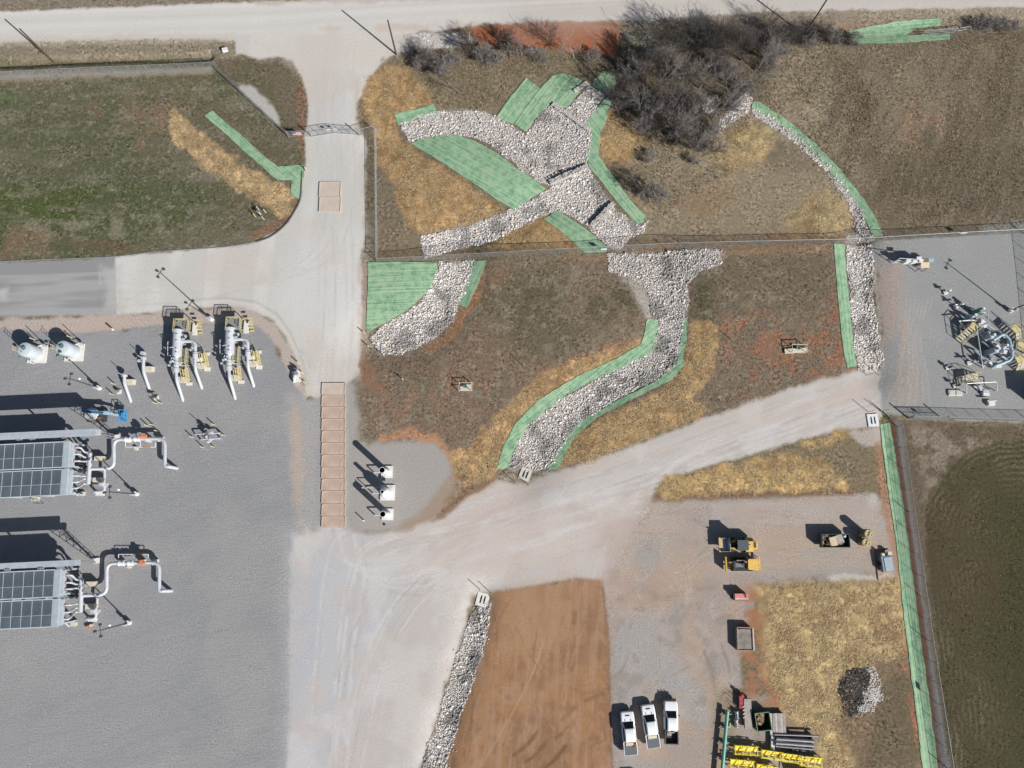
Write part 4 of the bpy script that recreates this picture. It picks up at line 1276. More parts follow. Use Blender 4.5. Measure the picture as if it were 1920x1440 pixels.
# ================================================================== GRASS AND STRAW
def blades(name, polys, per_m2, ln, hh, cols, label, cat, seed, flat=False, clump=(.5, .35, .6), width=.05, cap=60000):
    r = np.random.default_rng(seed)
    PTS = []
    for poly in polys:
        w = np.array([tuple(p) for p in wpoly(poly)])
        lo, hi = w.min(0), w.max(0)
        n = int((hi - lo).prod() * per_m2)
        X, Y = r.uniform(lo[0], hi[0], n), r.uniform(lo[1], hi[1], n)
        sd = poly_sd(X, Y, w.tolist()) + (fbm(X * .6, Y * .6, 3, seed) - .5) * 2.6
        d = sstep(clump[1], clump[2], fbm(X * clump[0], Y * clump[0], 4, seed + 3)) * sstep(.3, -.8, sd)
        k = r.random(n) < d
        PTS.append(np.stack([X[k], Y[k]], 1))
    P = np.concatenate(PTS)
    if len(P) > cap: P = P[r.choice(len(P), cap, replace=False)]
    n = len(P)
    if not n: return None
    z = hgt(P[:, 0], P[:, 1])
    a = r.uniform(0, 2 * np.pi, n)
    if flat:      # clumps lie in drifts, so neighbours share a direction
        a = fbm(P[:, 0] * .25, P[:, 1] * .25, 2, seed + 9) * 9 + r.normal(0, 1.1, n)
    L = r.uniform(*ln, n)
    H = r.uniform(*hh, n)
    W = width * r.uniform(.6, 1.5, n)
    dx, dy = np.cos(a), np.sin(a)
    base = np.stack([P[:, 0], P[:, 1], z], 1)
    side = np.stack([-dy * W, dx * W, np.zeros(n)], 1)
    tip = base + np.stack([dx * L, dy * L, H], 1)
    if flat:
        base[:, 2] += H * r.uniform(.1, .9, n) + .02
        V = np.stack([base - side, base + side, tip + side * .7, tip - side * .7], 1).reshape(-1, 3)
        F = np.arange(n * 4).reshape(n, 4)
        rep = 4
    else:
        V = np.stack([base - side, base + side, tip], 1).reshape(-1, 3)
        F = np.arange(n * 3).reshape(n, 3)
        rep = 3
    C = np.array([sc(*c) for c in cols])[r.integers(0, len(cols), n)] * r.uniform(.8, 1.2, n)[:, None]
    o = fast_mesh(name, V, F, BLADE, np.repeat(C, rep, 0))
    return tag(o, label, cat, None, 'stuff')


BLADE = attr_mat('dry_stalk', rough=.9, noise=.1, scale=5)
HAYC = [(192, 166, 124), (208, 184, 142), (174, 148, 108), (150, 124, 90), (216, 194, 156)]
for key, lab in (('lawn', 'loose straw spread in a band across the lawn'), ('slope', 'straw mulch on the slope between driveway and riprap'),
                 ('west_bank', 'straw mulch along the north-west bank of the swale'), ('east_bank', 'straw mulch along the south-east bank of the swale'),
                 ('verge', 'thick straw between the access road and the equipment yard'), ('east', 'straw spread over the bare soil east of the yard'),
                 ('corner', 'small patch of straw at the bend of the access road'), ('ditch', 'thin straw below the riprap arm'),
                 ('knoll', 'yellow dry grass on the knoll below the thicket'), ('hollow', 'yellow dry grass beside the curved stone line'),
                 ('thicket', 'yellow dry grass at the foot of the thicket')):
    blades('straw_mulch', [STRAW[key][0]], 46, (.15, .5), (.01, .09), HAYC, lab, 'straw', 200 + len(key), True, (.9, .36, .62), .026, 30000)
GRC = [(150, 134, 108), (132, 118, 92), (118, 106, 80), (164, 148, 120), (106, 98, 74)]
blades('dry_grass', [[(760, 100), (900, 90), (1140, 100), (1150, 150), (1000, 200), (880, 200), (800, 190)], [(1200, 240), (1450, 90), (1560, 85), (1660, 200), (1590, 330), (1500, 270), (1420, 200), (1360, 330), (1230, 420), (1170, 330)]], 22, (.05, .5), (.12, .42), GRC,
       'tall dry grass around the thicket', 'grass', 301, False, (.4, .25, .5), .04, 60000)
blades('dry_grass', [[(1560, 85), (1920, 60), (1960, 420), (1660, 430), (1600, 300)]], 14, (.05, .45), (.1, .32), GRC, 'tall dry grass of the upper meadow', 'grass', 302, False, (.35, .3, .6), .04, 60000)
blades('dry_grass', [[(-20, 82), (440, 76), (440, 104), (400, 126), (-20, 146)], [(1440, 30), (1960, 18), (1960, 60), (1440, 80)]], 7, (.05, .35), (.15, .4), GRC, 'dry grass on the road verges', 'grass', 303, False, (.5, .35, .6), .045, 16000)
blades('short_grass', [LAWN], 6, (.03, .2), (.06, .18), [(112, 114, 84), (92, 100, 62), (134, 130, 104), (80, 90, 52), (150, 144, 122)], 'short green and brown turf of the lawn', 'grass', 304, False, (.4, .3, .6), .06, 40000)
MIDG = [(680, 495), (1565, 462), (1600, 690), (1300, 790), (1060, 875), (930, 890), (862, 900), (850, 845), (815, 812), (770, 804), (680, 806)]
blades('short_grass', [MIDG], 5, (.03, .25), (.06, .25), [(132, 118, 96), (112, 104, 78), (150, 138, 114), (98, 94, 64)], 'short brown grass of the inner meadow', 'grass', 305, False, (.4, .3, .6), .06, 34000)
blades('crop_seedlings', [[(1720, 800), (1960, 810), (1960, 1450), (1775, 1450), (1735, 1160)]], 6, (.03, .2), (.05, .2), [(96, 98, 64), (116, 110, 80), (80, 86, 50), (142, 132, 104)], 'young crop in the dark field beyond the fence', 'crop', 306, False, (.5, .3, .6), .06, 34000)


# ================================================================== BARE TREES
def tree_segments(seed, h, stems=1, spread=.55, levels=5, kids_n=(3, 4)):
    r = random.Random(seed)
    segs = []

    def grow(p, d, L, rad, lev):
        n = 3 if lev < 2 else 2
        q = p
        for i in range(n):
            d = (d + Vector((r.gauss(0, .13), r.gauss(0, .13), .06 + r.gauss(0, .05)))).normalized()
            e = q + d * (L / n) * r.uniform(.85, 1.15)
            r1 = rad * (1 - .28 * (i + 1) / n)
            segs.append((q, e, rad * (1 - .28 * i / n), r1, lev, s))
            if lev < levels and i >= (1 if lev == 0 else 0):
                for _ in range(r.randint(*kids_n) if i == n - 1 else (r.randint(1, 2) if lev < 2 else r.randint(0, 1))):
                    ax = d.orthogonal().normalized()
                    ax.rotate(Matrix.Rotation(r.uniform(0, 6.283), 3, d))
                    nd_ = (d * math.cos(spread * r.uniform(.6, 1.5)) + ax * math.sin(spread * r.uniform(.7, 1.6))).normalized()
                    grow(e, nd_, L * r.uniform(.6, .95), r1 * r.uniform(.42, .62), lev + 1)
            q = e
    for s in range(stems):
        a = r.uniform(0, 6.283)
        lean = 0.08 if stems == 1 else r.uniform(.2, .8)
        grow(Vector((math.cos(a), math.sin(a), 0)) * (.05 * stems), Vector((math.cos(a) * lean, math.sin(a) * lean, 1)).normalized(), h * r.uniform(.3, .4), h * (.021 if stems == 1 else .013), 0)
    return segs


def seg_mesh(segs, n):
    P0 = np.array([tuple(s[0]) for s in segs])
    P1 = np.array([tuple(s[1]) for s in segs])
    R0 = np.array([s[2] for s in segs])
    R1 = np.array([s[3] for s in segs])
    d = P1 - P0
    d /= np.linalg.norm(d, axis=1)[:, None] + 1e-9
    u = np.cross(d, np.where(np.abs(d[:, 2:]) > .9, [[1., 0, 0]], [[0, 0, 1.]]))
    u /= np.linalg.norm(u, axis=1)[:, None] + 1e-9
    v = np.cross(d, u)
    rings = []
    for P, Rr in ((P0, R0), (P1, R1)):
        for k in range(n):
            t = 2 * math.pi * k / n
            rings.append(P + (u * math.cos(t) + v * math.sin(t)) * Rr[:, None])
    V = np.stack(rings, 1)
    m = len(segs)
    F = np.array([[k, (k + 1) % n, n + (k + 1) % n, n + k] for k in range(n)])
    F = (F[None] + (np.arange(m) * 2 * n)[:, None, None]).reshape(-1, 4)
    return V.reshape(-1, 3), F


def bark(name, rgb):
    return paint_mat(name, rgb, .95, 0, .25, 3)


BARK_D, BARK_G, BARK_P = bark('dark_bark', (.075, .064, .060)), bark('grey_bark', (.20, .185, .18)), bark('pale_bark', (.30, .28, .26))


def bare_tree(seed, h, label, barkm, **kw):
    if 0: print(label, len(tree_segments(seed, h, **kw)))
    t = thing('bare_shrub' if 'shrub' in label else 'bare_tree', label, 'shrub' if 'shrub' in label else 'tree', (0, 0, 0))
    segs = tree_segments(seed, h, **kw)
    hi = [(s[0], s[1], max(s[2], .021), max(s[3], .013), s[4]) for s in segs if s[4] > 1]
    for st in sorted({s[5] for s in segs}):
        V, F = seg_mesh([s for s in segs if s[4] <= 1 and s[5] == st], 6)
        o = fast_mesh('trunk', V, F, barkm, smooth=True)
        o.parent = t
    V, F = seg_mesh(hi, 3)
    o = fast_mesh('crown', V, F, barkm)
    o.parent = t
    return t


KIND = {
    'tall_dark': bare_tree(11, 8.0, 'tall dark bare tree', BARK_D, stems=3, spread=.5, levels=4, kids_n=(2, 3)),
    'tall_grey': bare_tree(23, 6.5, 'grey bare tree', BARK_G, stems=1, spread=.5, levels=4, kids_n=(2, 3)),
    'brush_grey': bare_tree(35, 4.2, 'grey bare shrub', BARK_G, stems=7, spread=.42, levels=3, kids_n=(2, 4)),
    'brush_dark': bare_tree(47, 4.0, 'dark bare shrub', BARK_D, stems=6, spread=.45, levels=3, kids_n=(2, 4)),
    'low_grey': bare_tree(51, 2.6, 'low grey shrub', BARK_G, stems=7, spread=.7, levels=3, kids_n=(2, 4)),
    'pale': bare_tree(63, 4.6, 'pale bare tree', BARK_P, stems=1, spread=.62, levels=4, kids_n=(2, 3)),
}
FAM = {k: family(v) for k, v in KIND.items()}
USED = set()


def plant_tree(kind, px, py, label, scale=1.0, group='bare trees and shrubs by the county road'):
    p = on(px, py)
    if kind not in USED:
        USED.add(kind)
        t = KIND[kind]
        t.location = p
        t.rotation_euler = (0, 0, random.uniform(0, 6.28))
        t['label'] = label
        t['group'] = group
    else:
        t = dup(KIND[kind], p, random.uniform(0, 6.28), label, group, FAM[kind])
    t.scale = (scale, scale, scale)
    return t


LT, LG, LB = 'dark bare shrub', 'grey bare shrub', 'grey bare tree'


def wher(kind, x, y, s):
    """label by look and by the side of the thicket it stands on"""
    size = 'large' if s > 1.0 else 'medium' if s > .82 else 'small'
    if y < 112: w_ = 'along the county road, between the red earth and the utility pole' if x < 1470 else 'in the roadside ditch by the faded green mat'
    elif x < 1212: w_ = 'at the western edge of the thicket beside the green mats'
    elif y > 232: w_ = 'at the southern edge of the thicket above the dry grass'
    elif x > 1345: w_ = 'at the eastern edge of the thicket near the stone line'
    else: w_ = 'deep inside the dense thicket'
    return '%s %s %s' % (size, kind, w_)

plant_tree('tall_dark', 1296, 82, 'biggest dark tree of the thicket, its crown hanging over the county road', 1.0)
for x, y, s in ((1210, 132, .85), (1390, 112, .85), (1265, 205, .8), (1172, 200, .78), (1480, 80, .62), (1338, 90, .9), (1250, 100, .72), (1372, 70, .6), (1430, 66, .55)): plant_tree('tall_dark', x, y, wher('dark bare tree', x, y, s), s)
for x, y, s in ((1232, 180, .95), (1310, 165, 1), (1352, 180, .9), (1290, 245, .9), (1420, 135, .8), (1250, 258, .85), (1400, 165, .75), (1265, 200, .95), (1200, 225, .85), (1335, 225, .85)): plant_tree('tall_grey', x, y, wher(LB, x, y, s), s)
for x, y, s in ((1180, 150, 1.1), (1240, 120, .9), (1282, 150, 1.1), (1335, 130, 1), (1222, 222, 1.15), (1262, 252, 1.2), (1312, 215, 1), (1365, 150, .9), (1300, 276, 1.1), (1336, 250, .8), (1440, 110, .9), (1450, 80, .9), (1160, 205, .9), (1338, 282, .8), (1372, 205, .85), (1392, 178, .75), (1200, 250, .9)): plant_tree('brush_grey', x, y, wher(LG, x, y, s), s)
for x, y, s in ((1175, 125, 1), (1205, 190, 1.1), (1350, 92, 1), (1405, 95, .9), (1500, 72, .8), (1545, 68, .8), (1575, 76, .6), (1285, 225, 1), (1230, 255, 1)): plant_tree('brush_dark', x, y, wher(LT, x, y, s), s)
plant_tree('brush_dark', 886, 92, 'dark leaning shrub by the white crushed stone at the road', 1.0)
plant_tree('brush_dark', 940, 86, 'dark shrub standing at the corner of the red earth patch', .9)
plant_tree('tall_dark', 1034, 86, 'small dark branching tree in the middle of the red earth patch', .5)
plant_tree('pale', 1075, 108, 'pale thin tree with a white trunk at the edge of the red earth patch', 1.0)
plant_tree('pale', 978, 106, 'pale thin tree among grey shrubs west of the red earth patch', .8)
plant_tree('brush_dark', 1160, 92, 'dark shrub at the end of the red earth patch', .7)
plant_tree('brush_grey', 960, 100, 'grey shrub beside the pale thin tree', .8)
plant_tree('tall_grey', 860, 176, 'grey tree leaning over the dry grass above the broad riprap spread', .62)
plant_tree('brush_grey', 800, 112, 'grey shrub behind the utility pole at the driveway mouth', .8)
plant_tree('brush_grey', 830, 140, 'wide grey shrub in the dry grass north of the riprap', .9)
plant_tree('brush_dark', 768, 106, 'small dark shrub close to the utility pole at the driveway', .45)
plant_tree('brush_dark', 1190, 345, 'dark shrub beside the long bent green mat', .75)
plant_tree('low_grey', 1222, 372, 'low grey shrub south of the thicket next to the bent mat', 1.2)
for x, y, s in ((1215, 300, .7), (1300, 305, .6)): plant_tree('low_grey', x, y, 'low grey shrub at the ragged lower edge of the thicket', s)
for x, y, s in ((1510, 80, 1), (1560, 80, .9), (1600, 82, .8), (1460, 98, 1), (1830, 55, .9), (1860, 52, .9), (1890, 56, .8), (1440, 130, .9)): plant_tree('low_grey', x, y, 'low grey bush in the roadside ditch east of the thicket', s)
for x, y, s in ((790, 125, .9), (850, 120, .9), (905, 110, 1), (930, 118, .9), (1010, 112, .9), (1110, 112, .9)): plant_tree('low_grey', x, y, 'low grey bush in the dry grass below the county road', s)

# ================================================================== COATS
GALV = paint_mat('galvanised_steel', (.40, .42, .43), .45, .6, .15, 4)
GREY = paint_mat('grey_pipe_paint', (.43, .46, .50), .45, 0, .07, 1.5, 0, (.42, .42, .42, .25))
GREYD = paint_mat('grey_steel_paint', (.36, .40, .45), .5, 0, .10, 1.5)
WHITE = paint_mat('white_paint', (.64, .66, .68), .4, 0, .06, 2)
YEL = paint_mat('pale_yellow_paint', (.52, .45, .23), .5, 0, .10, 3)
YELB = paint_mat('bright_yellow_paint', (.78, .62, .02), .5, 0, .14, 3, 0, (.30, .22, .05, .4))
AMBER = paint_mat('machine_yellow', (.66, .42, .09), .45, 0, .10, 2, 0, (.38, .28, .18, .4))
RED = paint_mat('red_paint', (.48, .12, .07), .5, 0, .15, 3)
ORANGE = paint_mat('orange_actuator', (.48, .20, .13), .5, 0, .18, 3)
RUST = paint_mat('rusty_flange', (.20, .075, .055), .8, 0, .25, 6)
BLUE = paint_mat('blue_lift_paint', (.06, .26, .52), .4, 0, .12, 3)
PIPEBLUE = paint_mat('pale_blue_pipe', (.30, .42, .48), .45, 0, .10, 2)
GREENP = paint_mat('green_coated_pipe', (.13, .36, .27), .4, 0, .12, 2)
GREEND = paint_mat('dark_green_steel', (.035, .075, .055), .6, 0, .2, 3)
VGREEN = paint_mat('green_valve_paint', (.10, .22, .18), .5, 0, .2, 4)
BLACK = paint_mat('black_rubber', (.025, .026, .028), .8, 0, .2, 4)
DARKST = paint_mat('dark_steel', (.07, .075, .08), .55, .3, .2, 4)
GLASSD = paint_mat('dark_glass', (.012, .015, .018), .12, 0, .1, 1)
WOOD = paint_mat('pole_wood', (.075, .055, .042), .9, 0, .25, 2)
PLANK = paint_mat('weathered_plank', (.33, .30, .27), .9, 0, .22, 2.2, .2, (.20, .16, .13, .5))
TAN = paint_mat('tan_board', (.55, .44, .30), .85, 0, .12, 3)
CREAM = paint_mat('cream_steel', (.52, .49, .40), .55, 0, .08, 3)
CARW = paint_mat('white_car_paint', (.80, .82, .84), .25, 0, .03, 1)
PLATE = paint_mat('dusty_crossing_plate', sc(197, 176, 161), .9, 0, .18, .5, .15, (*sc(176, 146, 126), .85))
RIM = paint_mat('dusty_plate_rim', sc(204, 184, 168), .9, 0, .1, 2)
HAYM = paint_mat('rolled_straw', (.50, .42, .24), .95, 0, .25, 9, .5)

# ================================================================== FENCES
def fence(pts, label, h=1.85, step=3.05, signs=()):
    P = [on(*p) for p in pts]
    t = thing('chain_link_fence', label, 'fence', (P[0].x, P[0].y, P[0].z), 'chain-link fences')
    wires, rail = [], MB()
    first = None
    tot = 0
    for i, (a, b) in enumerate(zip(P[:-1], P[1:])):
        d = b - a
        L = d.to_2d().length
        u = Vector((d.x, d.y, 0)).normalized()
        n = max(1, round(L / step))
        za = lambda s: a.z + (b.z - a.z) * s / L
        for k in range(n + (1 if i == len(P) - 2 else 0)):
            c = a + u * (L * k / n)
            c.z = gz(c.x, c.y)
            corner = k == 0 or k == n
            if first is None or corner:
                m = MB().cyl(c - Vector((0, 0, .15)), c + Vector((0, 0, h + .08)), .055 if corner else .036, n=6)
                o = m.build('post', GALV, t)
                if not corner: first = (o, c.copy())
                elif first is None: pass
            else:
                o2 = first[0].copy()
                COL.objects.link(o2)
                o2.parent = t
                o2.location = c - first[1]
            tot += 1
        m_ = 14
        A = [a + u * (L * j / m_) for j in range(m_ + 1)]
        for q in A: q.z = max(gz(q.x, q.y), -.1)
        rail.pipe([q + Vector((0, 0, h)) for q in A], .032, 6)
        zl = lambda s: float(np.interp(s, [L * j / m_ for j in range(m_ + 1)], [q.z for q in A]))
        s = -h
        while s < L:
            for sg in (1, -1):
                s0, s1 = (s, s + h) if sg > 0 else (s + h, s)
                lo_, hi_ = 0.0, 1.0
                for lim in (0, L):
                    pass
                f = lambda x: (x - s0) / (s1 - s0)
                t0, t1 = sorted((f(0), f(L)))
                lo_, hi_ = max(0, t0), min(1, t1)
                if hi_ - lo_ < .02: continue
                x0, x1 = s0 + (s1 - s0) * lo_, s0 + (s1 - s0) * hi_
                p, q = a + u * x0, a + u * x1
                p.z, q.z = zl(x0) + .03 + (h - .06) * lo_, zl(x1) + .03 + (h - .06) * hi_
                wires.append((p, q, .0065, .0065, 0))
            s += .19
    rail.build('top_rail', GALV, t)
    V, F = seg_mesh(wires, 3)
    o = fast_mesh('chain_link', V - np.array(t.location), F, GALV)
    o.parent = t
    o['kind'] = 'stuff'
    for (px, py) in signs:
        c = on(px, py)
        dd = min(((a, b) for a, b in zip(P[:-1], P[1:])), key=lambda ab: ((ab[0] + ab[1]) / 2 - c).length)
        u = (dd[1] - dd[0]).normalized()
        MB().box((c.x, c.y, h * .72), (.95, .02, .65), rz=math.atan2(u.y, u.x)).build('sign', WHITE, t)
    return t


fence([(-60, 151), (0, 147), (216, 137), (402, 129)], 'chain-link fence along the north edge of the green lawn')
fence([(404, 130), (541, 257)], 'diagonal chain-link fence between the lawn and the driveway mouth')
fence([(543, 257), (584, 256)], 'short stretch of fence carrying a flag sign next to the double gate')
fence([(675, 254), (705, 248)], 'very short fence between the double gate and the corner post')
fence([(706, 248), (708, 492)], 'chain-link fence running north to south beside the driveway')
fence([(708, 492), (1250, 467), (1565, 457), (1920, 437), (1980, 433)], 'long chain-link fence crossing over the riprap from driveway to the eastern pad', signs=((1130, 474), (1798, 443)))
fence([(1921, 440), (1935, 560), (1950, 700)], 'chain-link fence at the outer edge of the eastern pad')
fence([(1703, 785), (1766, 785), (1930, 790), (1990, 792)], 'chain-link fence between the eastern pad and the dark field')
fence([(1672, 787), (1682, 800), (1704, 960), (1738, 1200), (1776, 1440), (1786, 1500)], 'long chain-link fence beside the straight green mat and the dark field', signs=((1745, 1306),))
# step-over frame where the stone line passes under the fence
t = thing('stile_frame', 'dark angular steel frame standing at the long fence above the stone line', 'frame', on(1625, 440))
m = MB()
a, b = on(1625, 432), on(1622, 446)
for q in (a, b): m.cyl(q, q + Vector((0, 0, 2.0)), .05, n=6)
m.cyl(a + Vector((0, 0, 1.3)), b + Vector((0, 0, 1.3)), .05, n=6)
m.build('frame', DARKST, t)


def gate(a, b, label, h=1.8):
    A, B = on(*a), on(*b)
    d = (B - A)
    L = d.length
    u = d.normalized()
    t = thing('swing_gate', label, 'gate', A, 'swing gates')
    m = MB()
    z = lambda s, k: A + u * s + Vector((0, 0, k))
    for k in (.12, h * .5, h): m.cyl(z(0, k), z(L, k), .035, n=6)
    for s in (0, L * .33, L * .66, L): m.cyl(z(s, .12), z(s, h), .035, n=6)
    m.build('frame', GALV, t)
    segs = []
    s = 0
    while s < L - .1:
        e = min(L, s + h - .15)
        segs += [(z(s, .12), z(e, .12 + e - s), .006, .006, 0), (z(s, h), z(e, h - (e - s)), .006, .006, 0)]
        s += .2
    V, F = seg_mesh(segs, 3)
    o = fast_mesh('chain_link', V - np.array(t.location), F, GALV)
    o.parent = t
    o['kind'] = 'stuff'
    return t, A, u, L


for (a, b, lab, ss) in (((586, 256), (627, 249.5), 'western leaf of the double gate across the driveway', .82), ((629, 249.5), (673, 253), 'eastern leaf of the double gate across the driveway', .08)):
    t, A, u, L = gate(a, b, lab)
    c = A + u * L * ss
    MB().box((c.x, c.y - .03, 1.35), (.6, .02, .4), rz=math.atan2(u.y, u.x)).build('sign', CREAM, t)
t, A, u, L = gate((1703, 783), (1764, 784), 'wide gate in the fence corner between eastern pad and dark field')
c = A + u * L * .48
MB().box((c.x, c.y - .03, 1.3), (.7, .02, .5), rz=math.atan2(u.y, u.x)).build('sign', RED, t)
t, A, u, L = gate((1655, 771), (1671, 787), 'narrow gate beside the culvert apron at the bend of the access road')
for px, py, lab in ((585, 256, 'western gate post of the driveway gate'), (674, 254, 'eastern gate post of the driveway gate'), (1702, 783, 'western post of the gate by the dark field'), (1765, 784, 'eastern post of the gate by the dark field')):
    p = on(px, py)
    o = MB().cyl(p, p + Vector((0, 0, 2.3)), .1, n=8).build('gate_post', GALV, None, p)
    tag(o, lab, 'gate post', 'gate posts')
# flag board on the short fence
p = on(560.5, 257)
t = thing('flag_sign', 'striped flag board in red and white hanging on the short fence by the gate', 'sign', p)
MB().box((p.x, p.y - .09, 1.25), (1.5, .02, 1.0)).build('board', WHITE, t)
m = MB()
for k in range(4): m.box((p.x, p.y - .105, 1.66 - k * .27), (1.44, .008, .12))
m.build('red_stripe', paint_mat('flag_red', (.55, .06, .08), .6), t)
MB().box((p.x - .42, p.y - .112, 1.51), (.58, .008, .44)).build('blue_canton', paint_mat('flag_blue', (.05, .07, .25), .6), t)

# pipe gate at the upper road ditch
GALVD = paint_mat('dull_galvanised', (.22, .23, .235), .6, .4, .2, 4)
t = thing('pipe_gate', 'silver pipe gate standing across the faded green mat by the county road', 'gate', on(1756, 66))
m = MB()
a, b = on(1726, 66), on(1790, 62)
for k in (.25, .65, 1.05, 1.3): m.cyl(a + Vector((0, 0, k)), b + Vector((0, 0, k)), .032, n=6)
for s in (0, .18, .42, .66, .9, 1): m.cyl(a.lerp(b, s), a.lerp(b, s) + Vector((0, 0, 1.3)), .04, n=6)
m.build('rails', GALVD, t)
t = thing('brace_frame', 'silver brace frame at the far end of the pipe gate', 'fence brace', on(1800, 60), 'silver brace frames')
m = MB()
a, b = on(1791, 62), on(1810, 59)
for q in (a, b): m.cyl(q, q + Vector((0, 0, 1.5)), .07, n=6)
for k in (.6, 1.3): m.cyl(a + Vector((0, 0, k)), b + Vector((0, 0, k)), .05, n=6)
m.cyl(b + Vector((0, 0, 1.4)), b + Vector((1.3, -.5, 0)), .05, n=6)
m.build('rails', GALVD, t)
t = thing('brace_frame', 'silver brace frame at the thicket end of the faded green mat', 'fence brace', on(1596, 72), 'silver brace frames')
m = MB()
a, b = on(1590, 73), on(1603, 72)
for q in (a, b): m.cyl(q, q + Vector((0, 0, 1.4)), .07, n=6)
m.cyl(a + Vector((0, 0, 1.25)), b + Vector((0, 0, 1.25)), .06, n=6)
m.build('rails', GALVD, t)

# ================================================================== POLES
for px, py, h, lab, lean in ((99, 115, 8.3, 'dark wooden utility pole by the ditch north of the lawn', (-.1, 0)), (743, 102, 8.6, 'dark wooden utility pole at the mouth of the driveway', (0, 0)), (1508, 66, 9.5, 'dark wooden utility pole rising from the shrubs at the thicket', (.2, 0))):
    p = on(px, py)
    t = thing('utility_pole', lab, 'utility pole', p, 'wooden utility poles')
    MB().cyl(p - Vector((0, 0, .3)), p + Vector((lean[0], lean[1], h)), .17, .12, n=9).build('pole', WOOD, t)
    MB().box(p + Vector((lean[0], lean[1], h + .06)), (.16, .16, .25)).build('cap', DARKST, t)


def light_pole(px, py, h, label, arm, globe=True, heads=3):
    p = on(px, py)
    t = thing('light_pole', label, 'light pole', p, 'floodlight poles')
    MB().cyl(p - Vector((0, 0, .1)), p + Vector((0, 0, .75)), .36, n=14).build('footing', CONCW, t)
    MB().cyl(p + Vector((0, 0, .75)), p + Vector((0, 0, h)), .11, .065, n=8).build('pole', DARKST, t)
    d = Vector((math.cos(arm), math.sin(arm), 0))
    e = Vector((-d.y, d.x, 0))
    top = p + Vector((0, 0, h - .1))
    m = MB().bar(top - e * .75, top + e * .75, .07).bar(top, top + d * .7, .07)
    arm_o = m.build('cross_arm', DARKST, t)
    for q in [top - e * .8, top + e * .8, top + d * .8][:heads]:
        MB().box(q + Vector((0, 0, -.08)), (.42, .34, .16), rz=arm).build('lamp_head', DARKST, arm_o)
    MB().box(p + Vector((.05, -.22, 1.5)), (.4, .28, .7)).build('control_box', GREYD, t)
    if globe:
        MB().lathe(p + Vector((.2, .42, h * .74)), [(.001, -.2), (.15, -.14), (.2, 0), (.15, .14), (.001, .2)], 10).build('camera_globe', WHITE, t)
        MB().bar(p + Vector((0, 0, h * .74)), p + Vector((.2, .42, h * .74)), .05).build('bracket', DARKST, t)


light_pole(397, 599, 8.2, 'floodlight pole between the two pipeline launchers at the lane', R(150), False)
light_pole(187, 728, 7.9, 'floodlight pole south of the two vertical tanks', R(175))
light_pole(257, 926, 7.8, 'floodlight pole below the upper S-bend cooler pipe', R(185))
light_pole(243, 1167, 7.9, 'floodlight pole below the lower S-bend cooler pipe', R(190))
light_pole(1893, 583, 8.3, 'tall floodlight pole on the eastern gravel pad', R(150), False, 2)


def bollard(px, py, label, h=1.15, group='yellow bollards', coat=None, r=.085):
    p = on(px, py)
    t = thing('bollard', label, 'bollard', p, group)
    MB().cyl(p - Vector((0, 0, .05)), p + Vector((0, 0, h)), r, n=8).build('post', coat or YEL, t)
    MB().lathe(p + Vector((0, 0, h)), [(r + .005, 0), (r * .8, .05), (.001, .08)], 8).build('cap', WHITE if coat is WHITE else CREAM, t)


for i, (x, y) in enumerate(((361.7, 820), (381.8, 839), (401, 838), (402, 796.5), (421, 816.5))):
    bollard(x, y, ('yellow bollard at the %s of the small meter skid' % ['west side', 'south-west corner', 'south-east corner', 'north-east corner', 'east side'][i]))
for x, y, l in ((288, 797, 'eastern of two yellow bollards north of the upper cooler pipe'), (278, 798.5, 'western of two yellow bollards north of the upper cooler pipe'), (296.5, 808.6, 'pale bollard standing close by the upper cooler pipe bend'),
                (65, 637, 'yellow bollard north of the outer vertical tank'), (134, 633, 'yellow bollard north of the inner vertical tank'),
                (216, 720.5, 'yellow bollard west of the shorter blind pipe riser'), (213, 740, 'yellow bollard south-west of the shorter blind pipe riser'), (294, 757, 'western of a pair of yellow bollards below the longer pipe riser'), (303.5, 756.5, 'eastern of a pair of yellow bollards below the longer pipe riser'),
                (561, 681.5, 'northernmost yellow bollard at the small valve by the haul road'), (568, 700, 'middle yellow bollard at the small valve by the haul road'), (573, 718, 'southernmost yellow bollard at the small valve by the haul road'),
                (683.5, 625, 'yellow bollard at the tip of the triangular green mat'), (692, 650.5, 'yellow bollard at the west end of the curved riprap chute'), (720.5, 667, 'yellow bollard at the south end of the curved riprap chute'), (756, 712, 'yellow bollard alone in the brown meadow south of the riprap chute'),
                (485.5, 393, 'northern bollard of the cluster on the lawn'), (498.7, 399, 'eastern bollard of the cluster on the lawn'), (479.6, 406.7, 'western bollard of the cluster on the lawn'), (495.4, 411.8, 'southern bollard of the cluster on the lawn'),
                (575, 320.5, 'yellow bollard at the end of the L-shaped green mat')):
    bollard(x, y, l, 1.2)
for x, y, l in ((682, 915, 'white bollard between the middle and lower vent stacks'), (683, 976, 'white bollard beside the lowest vent stack')):
    bollard(x, y, l, 1.25, 'white bollards', WHITE)
for x, y, l in ((1626, 704, 'western yellow marker post by the twin culvert below the riprap strip'), (1648, 703, 'eastern yellow marker post by the twin culvert below the riprap strip'), (1628, 772.5, 'western yellow marker post above the white culvert apron at the road bend'), (1650, 771, 'eastern yellow marker post above the white culvert apron at the road bend'),
                (967.5, 905.5, 'western marker post at the twin culvert of the swale'), (992, 911, 'eastern marker post at the twin culvert of the swale'), (900, 1105.5, 'western marker post above the culvert of the narrow riprap ditch'), (921, 1112, 'eastern marker post above the culvert of the narrow riprap ditch'),
                (1373, 639, 'yellow marker post in the red patch of the meadow'), (982, 686, 'thin yellow marker post in the middle of the meadow')):
    bollard(x, y, l, 2.0, 'tall yellow marker posts', AMBER, .05)
p = on(212, 618)
